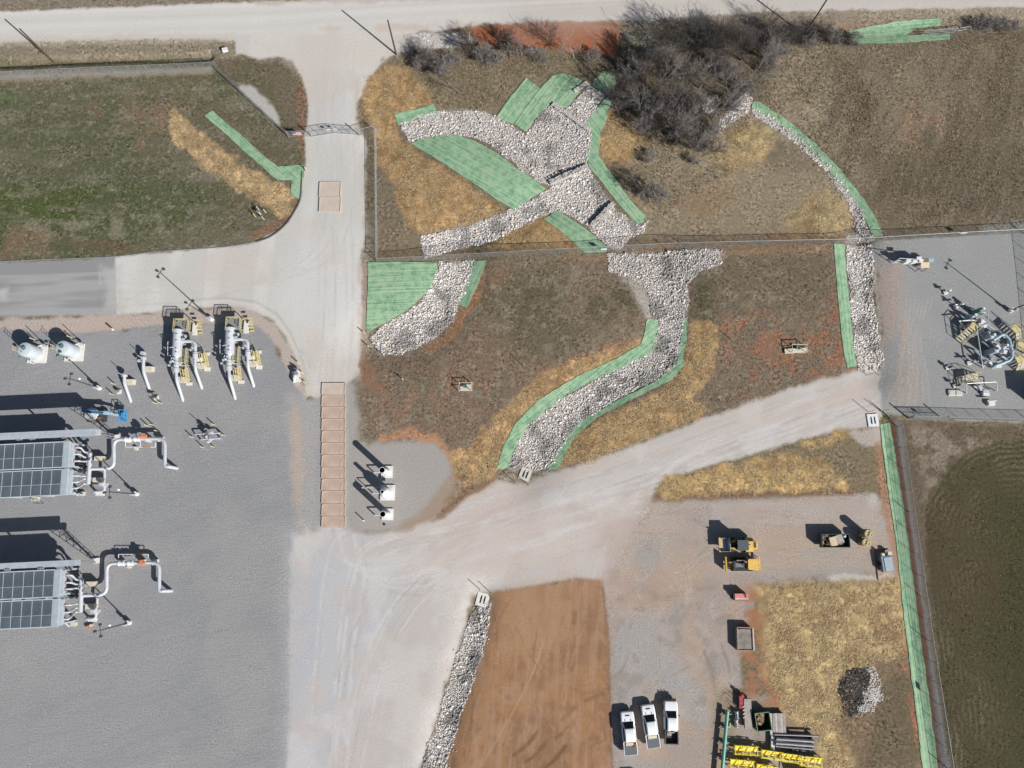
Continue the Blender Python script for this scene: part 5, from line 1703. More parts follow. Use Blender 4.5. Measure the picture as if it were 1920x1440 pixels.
t = thing('hydrant', 'orange and white hydrant post standing alone on the gravel shoulder', 'hydrant', p)
MB().cyl(p, p + Vector((0, 0, .5)), .16, n=10).build('foot', WHITE, t)
MB().cyl(p + Vector((0, 0, .5)), p + Vector((0, 0, 1.15)), .13, n=10).cyl(p + Vector((-.2, 0, .9)), p + Vector((.2, 0, .9)), .07, n=8).build('body', ORANGE, t)
p = on(488.7, 402)
t = thing('valve_post', 'grey valve post in the middle of the bollard cluster on the lawn', 'valve', p)
MB().cyl(p, p + Vector((0, 0, 1.1)), .13, n=8).build('stem', GREY, t)
MB().lathe(p + Vector((0, 0, 1.1)), [(.3, 0), (.33, .06), (.3, .1)], 10).build('wheel', GALV, t)

# lawn edging along the lane
EDG = [on(x, y) for x, y in smooth_line([(566, 322), (565, 345), (562, 376), (551, 398), (538, 418), (521, 434), (502, 446), (480, 453)], 3)]
o = MB().pipe([q + Vector((0, 0, .03)) for q in EDG], .14, 7).build('kerb_edging', paint_mat('dark_edging', (.07, .07, .075), .9, 0, .2, 3), None, EDG[0])
tag(o, 'dark rounded edging along the curved corner of the lawn', 'edging')
EDG = [on(x, y) for x, y in smooth_line([(480, 453), (420, 463), (300, 471), (216, 481), (100, 486), (0, 490.5), (-60, 495)], 3)]
o = MB().pipe([q + Vector((0, 0, .0)) for q in EDG], .10, 6).build('kerb_edging', paint_mat('grey_edging', (.17, .17, .17), .9, 0, .3, 1.5), None, EDG[0])
tag(o, 'thin grey edging along the south side of the lawn', 'edging')
q = [on(1167, 65), on(1174, 75), on(1182, 85), on(1194, 93), on(1210, 95), on(1232, 91)]
tag(MB().pipe([a + Vector((0, 0, .15)) for a in q], .26, 10).build('drain_pipe', GREEND, None, q[0]), 'dark green plastic drain pipe curving beside the red earth patch', 'pipe')
p = on(424, 97)
t = thing('culvert_marker', 'small white box marker in the verge at the corner of the driveway mouth', 'marker', p)
MB().box(p + Vector((0, 0, .5)), (.9, .6, .5), rz=.2).build('box', WHITE, t)
MB().cyl(p, p + Vector((0, 0, .3)), .06, n=6).build('leg', GALV, t)


# ================================================================== CULVERT APRONS
def culvert(px, py, w, l, rz, label, coat):
    p = on(px, py)
    t = thing('culvert_apron', label, 'culvert', p, 'twin culvert aprons')
    c, s = math.cos(rz), math.sin(rz)
    L = lambda x, y, z: Vector((p.x + x * c - y * s, p.y + x * s + y * c, p.z + z))
    gap, gl = .26, l * .58
    m = MB()
    xs = [-w / 2, -gap * 1.5 - .12, -gap * .5 - .12, gap * .5 + .12 - .24 + .0, gap * 1.5 - .12, w / 2]
    xs = [-w / 2, -.14 - gap, -.14, .14, .14 + gap, w / 2]
    for a, b in ((0, 1), (2, 3), (4, 5)):
        m.box(L((xs[a] + xs[b]) / 2, 0, -.02), (xs[b] - xs[a], l, .4), rz=rz)
    for a, b in ((1, 2), (3, 4)):
        for yy, ll in ((l / 2 - (l - gl) / 4, (l - gl) / 2), (-l / 2 + (l - gl) / 4, (l - gl) / 2)):
            m.box(L((xs[a] + xs[b]) / 2, yy, -.022), (xs[b] - xs[a], ll, .396), rz=rz)
    m.build('slab', coat, t)
    for a, b in ((1, 2), (3, 4)):
        x = (xs[a] + xs[b]) / 2
        MB().pipe([L(x, gl / 2, -.14), L(x, -gl / 2, -.02)], .14, 10).build('culvert_pipe', BLACK, t)
    return t


culvert(985, 889, 1.75, 2.0, R(-20), 'twin-pipe concrete culvert at the foot of the S-shaped swale', CONC)
culvert(1636, 788, 1.7, 2.0, R(4), 'clean white twin-pipe culvert apron at the bend of the access road', WHITE)
culvert(1631, 689, 2.0, 1.5, R(0), 'twin-pipe concrete culvert at the south end of the pale riprap strip', CONC)
culvert(905, 1124, 1.9, 2.0, R(-14), 'white twin-pipe culvert apron above the narrow riprap ditch', CONCW)


# ================================================================== CROSSING PLATES
PLATE2 = paint_mat('faded_crossing_plate', sc(204, 190, 178), .9, 0, .08, .7, .1, (*sc(192, 170, 152), .6))


def plate(x0, y0, x1, y1, label, group):
    PL = PLATE2 if y1 < 500 or y0 < 740 else PLATE
    A, B = at(x0, y1), at(x1, y0)
    c = (A + B) / 2
    t = thing('crossing_plate', label, 'road plate', (c.x, c.y, .0), group)
    w, l = B.x - A.x, B.y - A.y
    z = gz(c.x, c.y) + .06
    MB().box((c.x, c.y, z), (w - .14, l - .1, .12)).build('deck', PL, t)
    m = MB()
    for sx in (-1, 1):
        m.box((c.x + sx * (w / 2 - .05), c.y + random.uniform(-.05, .05), z + .05), (.1, l - .12, .2))
    m.build('edge_rail', RIM if PL is PLATE else PLATE2, t)
    MB().box((c.x, c.y + l / 2 - .05, z + .03), (w - .24, .09, .14)).build('joint', RIM if PL is PLATE else PLATE2, t)


ys = [718, 741, 763, 785, 808, 830, 853, 876, 898, 920, 945, 968, 990]
nth = ['topmost', 'second', 'third', 'fourth', 'fifth', 'sixth', 'seventh', 'eighth', 'ninth', 'tenth', 'eleventh', 'lowest']
for i in range(12):
    plate(603 - .2 * i * .1, ys[i], 648, ys[i + 1], '%s dusty plate of the long tan crossing between the gravel pads' % nth[i], 'plates of the long crossing')
plate(598, 341, 640, 370, 'northern dusty plate of the short crossing in the driveway', 'plates of the short crossing')
plate(598, 370, 640, 398, 'southern dusty plate of the short crossing in the driveway', 'plates of the short crossing')


# ================================================================== TANKS
def tank(tx, ty, label, short):
    H_ = 3.1
    b = at(tx, ty, H_)
    p = Vector((b.x, b.y, 0))
    t = thing('storage_tank', label, 'tank', p, 'vertical storage tanks')
    V = lambda x, y, z: p + Vector((x, y, z))
    MB().box(V(.15, -.1, .1), (3.0, 2.9, .26)).build('pad', CONCW, t)
    shell = MB().lathe(V(0, 0, .2), [(1.12, 0), (1.14, .1), (1.14, H_ - .35), (1.08, H_ - .22), (.75, H_ - .1), (.001, H_ - .04)], 32).build('shell', paint_mat('tank_paint', (.44, .49, .53), .4, 0, .05, 1), t)
    MB().cyl(V(.1, .1, H_ - .05), V(.1, .1, H_ + .42), .22, n=12).cyl(V(.1, .1, H_ + .3), V(.1, .1, H_ + .38), .32, n=12).build('manhole', VGREEN, shell)
    MB().cyl(V(-.45, .3, H_), V(-.45, .3, H_ + .35), .07, n=8).cyl(V(-.3, -.45, H_), V(-.3, -.45, H_ + .25), .06, n=8).build('nozzle', DARKST, shell)
    m = MB()
    for s in (-.28, .28): m.cyl(V(-1.3, s, .1), V(-1.3, s, H_ + 1.0), .03, n=6).cyl(V(-1.3, s, H_ + 1.0), V(-1.05, s, H_ + 1.0), .03, n=6)
    for k in range(11): m.cyl(V(-1.3, -.28, .3 + k * .36), V(-1.3, .28, .3 + k * .36), .022, n=5)
    m.build('ladder', YEL, t)
    MB().pipe([V(1.55, 1.15, .2), V(1.55, 1.15, 3.6)], .06, 8).build('vent_pipe', GALV, t)
    MB().box(V(1.5, 1.15, .9), (.35, .3, .5)).build('valve_box', GREYD, t)
    MB().pipe([V(.8, .9, 1.2), V(1.5, 1.2, 1.2), V(1.5, 1.2, .2)], .07, 8, .2).build('side_pipe', WHITE, t)
    MB().pipe([V(-.2, -1.1, 1.0), V(-.2, -1.7, 1.0), V(-.2, -1.7, .1)], .06, 8, .15).build('drain_pipe', WHITE, t)
    m = MB().lathe(V(-.85, -1.15, 2.55), [(.22, 0), (.24, .12), (.22, .24)], 10)
    m.cyl(V(-.85, -1.15, .3), V(-.85, -1.15, 2.6), .05, n=6)
    m.build('green_valve', VGREEN, t)
    if short: MB().box(V(-1.6, 1.2, .35), (.45, .35, .5)).build('pump', RED, t)


tank(45.5, 654.7, 'outer of two pale vertical tanks near the western edge of the pad', False)
tank(116.7, 651.4, 'inner of two pale vertical tanks with a small red pump beside it', True)

# ================================================================== BLIND PIPE RISERS
for (fl, bd, en, blk, lab, side) in (((233.3, 705), (232.8, 716.6), (246, 754.5), (247, 717), 'shorter pale pipe rising from the gravel to a blind flange', 0), ((269.3, 672.8), (268.3, 694.2), (281, 732), (282.5, 693), 'longer pale pipe rising from the gravel with a side valve at its flange', 1)):
    zt = 1.35
    A, B, E = at(*fl, zt), at(*bd, zt), at(*en, -.1)
    t = thing('pipe_riser', lab, 'pipe', at(*en), 'blind pipe risers')
    MB().pipe([A, B, E], .255, 14, .7).build('pipe', GREY, t)
    d = (A - B).normalized()
    MB().cyl(A - d * .1, A + d * .16, .45, n=16).build('flange', GREY, t)
    c = at(*blk)
    MB().box((c.x, c.y, .45), (1.35, .85, .9), taper=.8).build('support_block', CREAM, t)
    MB().bar((B.x, B.y, .8), (c.x, c.y, .8), .14).build('cradle', GREY, t)
    MB().cyl(A + Vector((0, 0, .2)), A + Vector((-.5, .35, 1.1)), .05, n=6).build('vent', GREYD, t)
    if side:
        q = A + Vector((-.75, -.3, -.1))
        MB().cyl(A - d * .5, q, .14, n=10).box(q, (.4, .35, .4), rz=.3).build('side_valve', GREY, t)
        MB().box(A + Vector((-.35, .95, -.35)), (.5, .5, .9)).build('instrument_box', GREY, t)


# ================================================================== PIPELINE LAUNCHERS
def launcher():
    p = at(335, 690)
    p.z = 0
    t = thing('pipeline_launcher', 'western of two pipeline launchers with yellow platforms', 'pipeline launcher', p, 'pipeline launchers')
    Z = 2.1
    w = lambda x, y, z=Z: at(x, y, z)
    MB().cyl(w(333.75, 620.5), w(331.7, 667), .76, n=24).build('barrel', GREY, t)
    d = (w(331.7, 667) - w(333.75, 620.5)).normalized()
    e0 = w(333.75, 620.5)
    MB().cyl(e0 - d * .14, e0 + d * .2, .86, n=24).build('closure_door', GREY, t)
    m = MB().cyl(w(331.7, 667), w(331.4, 671.5), .76, .40, n=20).cyl(w(331.4, 671.5), w(330.8, 684), .36, n=16)
    m.cyl(w(331.0, 679), w(330.9, 681), .5, n=16).build('reducer', GREY, t)
    MB().cyl(w(330.6, 684), w(330.1, 690), .47, n=16).cyl(w(330.2, 691), w(330, 698), .5, n=16).build('valve_body', GREY, t)
    MB().pipe([w(330, 697), w(331.2, 713), at(343.6, 752, -.15)], .255, 14, .9).build('riser_pipe', GREY, t)
    MB().pipe([w(340, 640.5), w(366.5, 639), w(366, 664)], .27, 14, 1.0).build('kicker_pipe', GREY, t)
    MB().cyl(w(366, 664), w(365.8, 671), .44, n=14).cyl(w(366, 661), w(366, 663), .42, n=14).build('kicker_valve', GREY, t)
    MB().pipe([w(365.8, 671), w(365.7, 692), at(379, 729, -.15)], .25, 14, .9).build('kicker_riser', GREY, t)
    # supports
    for a, nm in (((333, 640), 'saddle'), ((331, 680), 'saddle'), ((366, 672), 'saddle')):
        c = at(*a, Z)
        MB().box((c.x, c.y, .75), (1.1, .5, 1.5)).build(nm, CONCW, t)
    for c in (at(345, 713), at(381, 687)):
        MB().box((c.x, c.y, .5), (1.3, .9, 1.0), taper=.85).build('support_block', CREAM, t)
    # platform at the closure
    zp = 1.9
    a, b = at(329.5, 622, zp), at(357, 601, zp)
    MB().box(((a.x + b.x) / 2, (a.y + b.y) / 2, zp - .05), (b.x - a.x, b.y - a.y, .07)).build('platform_deck', paint_mat('grating', (.26, .27, .28), .7, .3, .2, 9), t)
    m = MB()
    cs = [(a.x, a.y), (a.x, b.y), (b.x, b.y), (b.x, a.y)]
    for (x, y) in cs: m.bar((x, y, 0), (x, y, zp), .1)
    m.build('platform_leg', YEL, t)
    m = MB()
    for h in (.55, 1.05):
        for (x0, y0), (x1, y1) in zip(cs[:-1], cs[1:]):
            m.bar((x0, y0, zp + h), (x1, y1, zp + h), .07)
    for (x0, y0), (x1, y1) in zip(cs[:-1], cs[1:]):
        for k in range(6): m.bar((x0 + (x1 - x0) * k / 5, y0 + (y1 - y0) * k / 5, zp), (x0 + (x1 - x0) * k / 5, y0 + (y1 - y0) * k / 5, zp + 1.05), .06)
    m.build('platform_rail', YEL, t)
    # stairs
    def stair(nm, x, y0, y1, z, wid):
        A, B = at(x[0], y0, z), at(x[1], y1, .05)
        dv = B - A
        sd = Vector((-dv.y, dv.x, 0)).normalized() * wid / 2
        m = MB()
        for s in (-1, 1):
            m.bar(A + sd * s, B + sd * s, .07, .2).bar(A + sd * s + Vector((0, 0, .95)), B + sd * s + Vector((0, 0, .95)), .06)
            for k in range(4): m.bar(A.lerp(B, k / 3) + sd * s, A.lerp(B, k / 3) + sd * s + Vector((0, 0, .95)), .05)
        for k in range(9): m.box(A.lerp(B, (k + .5) / 9), (wid if abs(dv.y) > abs(dv.x) else .24, .24 if abs(dv.y) > abs(dv.x) else wid, .05), rz=math.atan2(dv.y, dv.x) + (math.pi / 2 if abs(dv.y) > abs(dv.x) else 0))
        m.build(nm, YEL, t)
    stair('stair', (347, 351), 693, 719, 1.4, .8)
    stair('stair', (382, 388), 662, 690, 1.4, .8)
    a, b = at(341, 684, 1.45), at(355, 655, 1.45)
    MB().box(((a.x + b.x) / 2, (a.y + b.y) / 2, 1.4), (.9, (b.y - a.y), .06)).build('walkway_deck', paint_mat('grating', (.26, .27, .28)), t)
    m = MB()
    for x in (a.x + .05, b.x - .15):
        m.bar((x, a.y, 2.4), (x, b.y, 2.4), .07).bar((x, a.y, 1.95), (x, b.y, 1.95), .06)
        for k in range(5): m.bar((x, a.y + (b.y - a.y) * k / 4, 0), (x, a.y + (b.y - a.y) * k / 4, 2.4), .06)
    m.build('walkway_rail', YEL, t)
    for c, s in ((at(366.5, 618), (.75, 1.9, .35)), (at(355.5, 720), (.9, .5, .25)), (at(389.5, 692.5), (.9, .6, .25)), (at(391, 664), (.5, .5, .2))):
        MB().box((c.x, c.y, s[2] / 2), s).build('step_block', CONCW, t)
    c = at(356, 608, 0)
    m = MB()
    for k in range(5): m.box((b.x + 1.1 + k * .0, at(360, 606).y - k * .42, 1.6 - k * .32), (.7, .32, .05))
    m.build('side_stair', YEL, t)
    # gauges and small bore piping
    for q, rr_ in (([w(318, 641, 1.6), w(314.5, 641, 1.6), w(314.5, 667, 1.6), w(320, 667, 1.6)], .05), ([w(326, 650, 2.9), w(318, 652, 2.9), w(318, 652, 1.0)], .05), ([w(325, 664, 2.6), w(320, 676, 2.4), w(320, 676, 1)], .06), ([w(348, 634, 2.8), w(348, 628, 2.8), w(348, 628, 1)], .07)):
        MB().pipe(q, rr_, 6, .1).build('small_pipe', WHITE, t)
    for q in (w(348, 630, 2.9), w(344, 636, 2.7), w(320, 679, 2.2), w(317, 685, 2.0), w(361, 652, 2.5), w(357, 656, 2.3), w(327, 672, 2.9), w(350, 690, 2.0)):
        MB().box(q, (.32, .3, .34), rz=random.uniform(0, 1)).build('actuator', GREYD, t)
    for q in (w(333.3, 628, 2.8), w(332.5, 655, 2.8), w(332, 662, 2.8), w(333, 640, 2.8)):
        MB().cyl(q, q + Vector((0, 0, .35)), .09, n=8).build('gauge_nozzle', WHITE, t)
    m = MB().cyl(w(321, 684.5, 1.2), w(325, 684, 1.2), .28, n=12).bar(w(324, 706, 1.0), w(330, 712, 1.4), .22).cyl(w(322, 676, 2.6), w(329, 680, 2.3), .16, n=10)
    m.build('bypass', GREY, t)
    return t


S1 = launcher()
FS = family(S1)
q = at(432, 686.4)
dup(S1, (q.x, q.y, 0), 0, 'eastern of two pipeline launchers with yellow platforms', None, FS)


# ================================================================== COOLERS
FANP = None


def cooler_panel_mat():
    m, t, p = new_mat('fan_screen')
    tc = nd(t, 'ShaderNodeTexCoord')
    w = nd(t, 'ShaderNodeTexWave')
    w.inputs['Scale'].default_value = 5.0
    w.inputs['Distortion'].default_value = .6
    t.links.new(tc.outputs['Object'], w.inputs['Vector'])
    n = nd(t, 'ShaderNodeTexNoise')
    n.inputs['Scale'].default_value = .9
    n.inputs['Detail'].default_value = 5
    t.links.new(tc.outputs['Object'], n.inputs['Vector'])
    r = nd(t, 'ShaderNodeValToRGB')
    r.color_ramp.elements[0].position, r.color_ramp.elements[0].color = .3, (.065, .085, .105, 1)
    r.color_ramp.elements[1].position, r.color_ramp.elements[1].color = .75, (.12, .15, .175, 1)
    a = nd(t, 'ShaderNodeMath', operation='MULTIPLY_ADD', i_1=.22)
    t.links.new(w.outputs['Fac'], a.inputs[0])
    t.links.new(n.outputs[0], a.inputs[2])
    t.links.new(a.outputs[0], r.inputs[0])
    t.links.new(r.outputs[0], p.inputs['Base Color'])
    p.inputs['Roughness'].default_value = .5
    p.inputs['Metallic'].default_value = .2
    return m


def cooler(name_lab, ne, se, sw_y, nozz, hend, header, main, sub, act, beam, zt=5.0):
    """ne, se: corners of the top at the east end; the unit runs west out of the picture"""
    NE, SE = at(*ne, zt), at(*se, zt)
    NWd = at(0, sw_y[0], zt) - NE
    ux = NWd.normalized()                       # westward
    vy = (SE - NE).normalized()                 # southward
    W = (SE - NE).length
    Ln = 20.0
    org = NE
    p = Vector((NE.x, NE.y, 0))
    t = thing('air_cooler', name_lab, 'air cooler', p, 'air coolers')
    rz = math.atan2(-ux.y, -ux.x)
    Pt = lambda a, b, z: Vector((org.x + ux.x * a + vy.x * b, org.y + ux.y * a + vy.y * b, z))
    bay = (W - .25) / 2
    for i in range(2):
        b0 = i * (bay + .25)
        c = Pt(Ln / 2, b0 + bay / 2, zt - .62)
        MB().box(c, (Ln - .1, bay - .06, 1.0), rz=rz).build('housing', GREYD, t)
        e = Pt(.42, b0 + bay / 2, zt - .02)
        MB().box(e, (.78, bay, .24), rz=rz).build('end_beam', paint_mat('end_beam_grey', (.34, .39, .43), .5, 0, .08, 2), t)
        proto = None
        cols, cw = 13, (Ln - .9) / 13
        for r0, r1 in ((0, .57), (.57, 1)):
            protoi = None
            for k in range(cols):
                a = .9 + (k + .5) * cw
                cc = Pt(a, b0 + bay * (r0 + r1) / 2, zt + .02)
                if protoi is None:
                    o = MB().box(cc, (cw - .09, bay * (r1 - r0) - .09, .08), rz=rz).build('fan_panel', FANM, t)
                    protoi = (o, cc)
                else:
                    o2 = protoi[0].copy()
                    COL.objects.link(o2)
                    o2.parent = t
                    o2.location = cc - protoi[1]
        m = MB()
        for k in range(cols + 1): m.bar(Pt(.9 + k * cw, b0 + .03, zt + .035), Pt(.9 + k * cw, b0 + bay - .03, zt + .035), .055, .07)
        m.bar(Pt(.9, b0 + bay * .57, zt + .05), Pt(Ln, b0 + bay * .57, zt + .05), .05, .08)
        for bb in (b0 + .03, b0 + bay - .03): m.bar(Pt(0, bb, zt - .03), Pt(Ln, bb, zt - .03), .12, .2)
        m.build('panel_frame', paint_mat('pale_frame', (.52, .58, .62), .5, .1, .06, 2), t)
        for a in (.3, 5, 10, 15):
            for bb in (.2, bay - .2):
                MB().bar(Pt(a, b0 + bb, 0), Pt(a, b0 + bb, zt - 1.1), .25).build('leg', GREYD, t)
        MB().box(Pt(-.12, b0 + bay / 2, zt - .75), (.26, bay - .3, .6), rz=rz).build('header_box', GREYD, t)
    zb = 4.0
    for (nx, ny), (hx, hy) in zip(nozz, hend):
        s = at(nx, ny, zb)
        MB().cyl(s + Vector((-.25, 0, 0)), s + Vector((.15, 0, 0)), .30, n=14).build('nozzle_flange', RUST, t)
        MB().box(s + Vector((-.65, .45, .25)), (.5, .4, .5), rz=.4).build('vent_valve', VGREEN, t)
        hp = at(hx, hy, 2.0)
        mid = s.lerp(hp, .55)
        MB().pipe([s, Vector((s.x + .9, s.y, zb)), Vector((hp.x - .8, hp.y, 2.0)), hp], .14, 10, .5).build('branch_pipe', GREY, t)
    h0, h1 = at(*header[0], 2.0), at(*header[1], 2.0)
    MB().cyl(h0, h1, .30, n=14).lathe(h0, [(.001, -.3), (.3, 0), (.001, .3)], 12).build('header_pipe', GREY, t)
    for s in (.15, .85):
        c = h0.lerp(h1, s) + Vector((.7, 0, 0))
        MB().box((c.x + .1, c.y, .6), (1.3, .7, 1.2)).build('support_block', CREAM, t)
    # the big S-bend line
    zm = 1.6
    M = [at(*q, zm) for q in main]
    M[0].z = 2.0
    g = at(*main[-1], zm)
    MB().pipe(M + [Vector((M[-1].x + .5, M[-1].y - .15, -.3))], .265, 16, 1.15).build('main_pipe', GREY, t)
    x = lambda s: at(*main[2], zm).lerp(at(*main[3], zm), s)
    m = MB()
    dx = (x(1) - x(0)).normalized()
    for s0, s1, rv in ((.24, .33, .36), (.42, .50, .38)):
        m = MB().cyl(x(s0 + .01), x(s1 - .01), rv, n=14)
        for s in (s0, s1): m.cyl(x(s) - dx * .07, x(s) + dx * .07, .43, n=16)
        m.build('valve_body', WHITE, t)
    A = at(*act, 2.2)
    MB().cyl(A + Vector((-.5, 0, 0)), A + Vector((.5, 0, 0)), .34, n=12).box(A + Vector((.1, .3, .2)), (.5, .35, .5)).cyl(A, Vector((A.x, A.y, 1.6)), .15, n=8).build('actuator', ORANGE, t)
    for s in (.22, .62, .86):
        c = x(s)
        MB().box((c.x, c.y, .6), (.45, .8, 1.2)).build('saddle', CONCW, t)
    yy = 14 if act[1] < 900 else -17
    q = [at(main[2][0] + 22, main[2][1] + yy * .35, 1.3), at(main[2][0] + 22, main[2][1] + yy, 1.3), at(main[2][0] + 78, main[2][1] + yy, 1.3), at(main[2][0] + 78, main[2][1] + yy * .4, 1.3)]
    MB().pipe(q, .06, 6, .1).pipe([at(main[2][0] + 50, main[2][1], 1.3), at(main[2][0] + 50, main[2][1] + yy, 1.3)], .05, 6).build('bypass_piping', WHITE, t)
    c = at(main[2][0] + 62, main[2][1] + yy, 1.3)
    MB().cyl(c + Vector((-.6, 0, 0)), c + Vector((.6, 0, 0)), .11, n=8).box(c + Vector((0, 0, .2)), (.3, .25, .4)).build('bypass_valve', ORANGE, t)
    c = at(main[2][0] + 44, main[2][1] + 17 if yy > 0 else main[2][1] + 6)
    MB().cyl((c.x, c.y, 0), (c.x, c.y, .5), .28, n=12).build('drum', CREAM, t)
    # smaller line to the south
    S = [at(*q, 1.5) for q in sub]
    MB().pipe(S[:2], .19, 10).build('sub_pipe', GREY, t)
    MB().cyl(S[1].lerp(S[2], .3), S[1].lerp(S[2], .7), .34, n=12).box(S[1].lerp(S[2], .5) + Vector((-.25, 0, .45)), (.5, .5, .5)).box(S[1].lerp(S[2], .5) + Vector((.35, 0, .1)), (.4, .5, .35)).build('sub_valve', GREY, t)
    MB().pipe([S[1].lerp(S[2], .5), S[2], S[3], S[3] + Vector((-.1, 0, -1.7))], .19, 10, .7).build('sub_riser', GREY, t)
    MB().box((S[3].x + .5, S[3].y - .25, .2), (1.2, .5, .4)).build('sub_block', CONCW, t)
    c = at(*nozz[-1], 1.0)
    MB().box((c.x + 1.3, c.y - .8, .25), (.8, .6, .5)).build('corner_block', CREAM, t)
    MB().pipe([at(*nozz[-1], zb), at(nozz[-1][0] + 4, nozz[-1][1] + 6, 1.5), at(nozz[-1][0] + 12, nozz[-1][1] + 14, .3)], .11, 8, .5).build('drain_pipe', GREY, t)
    m = MB()
    c = h0.lerp(h1, .45) + Vector((-1.7, 0, 0))
    for k in range(3): m.cyl((c.x + k * .3, c.y + .5 - k * .45, .2), (c.x + k * .3, c.y + .5 - k * .45, 2.2), .09, n=6)
    m.box((c.x, c.y, 1.0), (1.0, .8, .2))
    m.build('motor_stand', DARKST, t)
    # overhead rack north of the unit
    t2 = thing('pipe_rack', beam[2], 'pipe rack', at(*beam[0]), 'overhead racks')
    B0 = at(*beam[3], beam[1][-1][0])
    B0.z = 0
    Q = lambda a, b, z: Vector((B0.x + ux.x * a + vy.x * b, B0.y + ux.y * a + vy.y * b, z))
    for z0, hh in beam[1]:
        MB().box(Q(10.5, 0, z0), (22, .85, hh), rz=rz).build('beam', GREYD, t2)
    for a in (.4, 9, 18):
        MB().bar(Q(a, 0, 0), Q(a, 0, beam[1][0][0]), .2).build('post', GALV, t2)
    MB().box(Q(.0, 0, .15), (.9, .8, .3), rz=rz).build('footing', CONCW, t2)
    m = MB()
    zt2 = beam[1][-1][0]
    for s in (-1, 1):
        m.bar(Q(.2, s * .3, .3), Q(2.6, s * .42, zt2), .07)
        m.bar(Q(.0, s * .3, .3), Q(.6, s * .42, zt2), .07)
    for k in range(1, 8):
        f = k / 8
        m.bar(Q(.2 + 2.4 * f, -.3, .3 + (zt2 - .3) * f), Q(.2 + 2.4 * f, .3, .3 + (zt2 - .3) * f), .05)
        m.bar(Q(.0 + .6 * f, -.3, .3 + (zt2 - .3) * f), Q(.2 + 2.4 * f, .3, .3 + (zt2 - .3) * f), .05)
    m.build('lattice', GALV, t2)
    for a in (4.5, 9.3, 11.2):
        MB().box(Q(a, .55, zt2 + .05), (.8, .25, .3), rz=rz).bar(Q(a, .4, zt2 + .2), Q(a, .8, zt2 + .2), .08).build('junction_box', GALV, t2)


FANM = cooler_panel_mat()
cooler('upper air cooler with two rows of dark fan panels and rusty nozzles', (131.5, 827.5), (124.5, 928), (833.5, 934),
       [(139.8, 839.2), (138.2, 851.4), (138.2, 864.4), (135.2, 892), (134.4, 904), (133.7, 915.6)], [(168.8, 848.4), (168, 857.6), (165.5, 865.2), (165.5, 892.7), (166.5, 898), (166.5, 907)],
       [(169.6, 850), (165.7, 908)], [(169.5, 879.7), (213.9, 878.3), (213.2, 824.2), (309.3, 822.1), (309.3, 874.3), (318, 875)], [(196.3, 880.5), (196.3, 896.5), (196, 921), (173, 922.5)], (268, 818.7),
       ((203, 827), ((6.0, 1.5),), 'heavy grey overhead rack above the upper air cooler', (178, 810.6)))
cooler('lower air cooler with two rows of dark fan panels and rusty nozzles', (114.3, 1067.4), (108, 1175), (1072.8, 1181),
       [(123.4, 1078.6), (122.4, 1092.3), (121.7, 1104.4), (120, 1134.5), (118.6, 1148.2), (117.7, 1161)], [(153, 1087.2), (153, 1095.8), (151.5, 1102.7), (151.5, 1131.9), (151.5, 1139.6), (151.5, 1147.3)],
       [(153, 1087), (151.3, 1148)], [(153.8, 1116.4), (200.2, 1114.7), (200.2, 1056.3), (299, 1054.5), (298.5, 1108), (307, 1108)], [(183, 1118), (182.2, 1131.9), (179.5, 1160), (158, 1161)], (265.6, 1056),
       ((170, 1057), ((5.2, .22), (6.2, .22)), 'slim two-level overhead rack above the lower air cooler', (136, 1055.5)))
p = at(170, 1174)
t = thing('hand_valve', 'red hand valve standing on the gravel below the lower air cooler', 'valve', p)
MB().box((p.x, p.y, .3), (1.1, .35, .35), rz=.35).build('body', ORANGE, t)
MB().cyl((p.x + .35, p.y + .2, .1), (p.x + .35, p.y + .2, .7), .2, n=10).build('wheel', CREAM, t)
p = at(72, 943)
t = thing('sample_stand', 'small dark sampling stand on the gravel south of the upper air cooler', 'sampling stand', p)
MB().box((p.x - .3, p.y + .6, .3), (1.0, .6, .6)).build('box', CREAM, t)
MB().pipe([p + Vector((0, 0, 0)), p + Vector((0, 0, 1.3)), p + Vector((.8, -.1, 1.3)), p + Vector((.8, -.1, 0))], .04, 6, .1).build('pipe', DARKST, t)

# ================================================================== BOOM LIFT
p = at(178, 778)
t = thing('boom_lift', 'blue boom lift with a round white turntable beside the upper rack', 'boom lift', p)
c = at(170.3, 776, 1.2)
MB().cyl((c.x, c.y, .75), (c.x, c.y, 1.2), 1.0, n=28).build('turntable', paint_mat('lift_white', (.60, .59, .55), .6, 0, .06, 2), t)
MB().box((c.x + .6, c.y - .2, .55), (3.2, 1.5, .45)).build('chassis', DARKST, t)
for sx in (-1, 1):
    for sy in (-1, 1):
        q = Vector((c.x + .6 + sx * 1.15, c.y - .2 + sy * .8, .4))
        MB().cyl(q - Vector((0, .15, 0)), q + Vector((0, .15, 0)), .4, n=14).build('wheel', BLACK, t)
a, b, e = at(159.6, 771.5, 2.0), at(199, 774.5, 2.1), at(222, 779, 1.9)
MB().bar(a, b, .42, .45).build('boom', BLUE, t)
MB().bar(a + Vector((.3, 0, .24)), b + Vector((-.3, 0, .24)), .12, .06).build('boom_track', DARKST, t)
MB().bar(b, e, .3, .3).box(b, (.7, .5, .5)).build('jib', paint_mat('lift_light_blue', (.30, .45, .58), .5), t)
k = at(228, 779, 1.6)
m = MB().box((k.x, k.y, 1.0), (.95, 1.75, .1), rz=.12)
for zz in (1.5, 2.0):
    for sx in (-1, 1): m.bar((k.x + sx * .45, k.y - .85, zz), (k.x + sx * .45, k.y + .85, zz), .07)
    for sy in (-1, 1): m.bar((k.x - .45, k.y + sy * .85, zz), (k.x + .45, k.y + sy * .85, zz), .07)
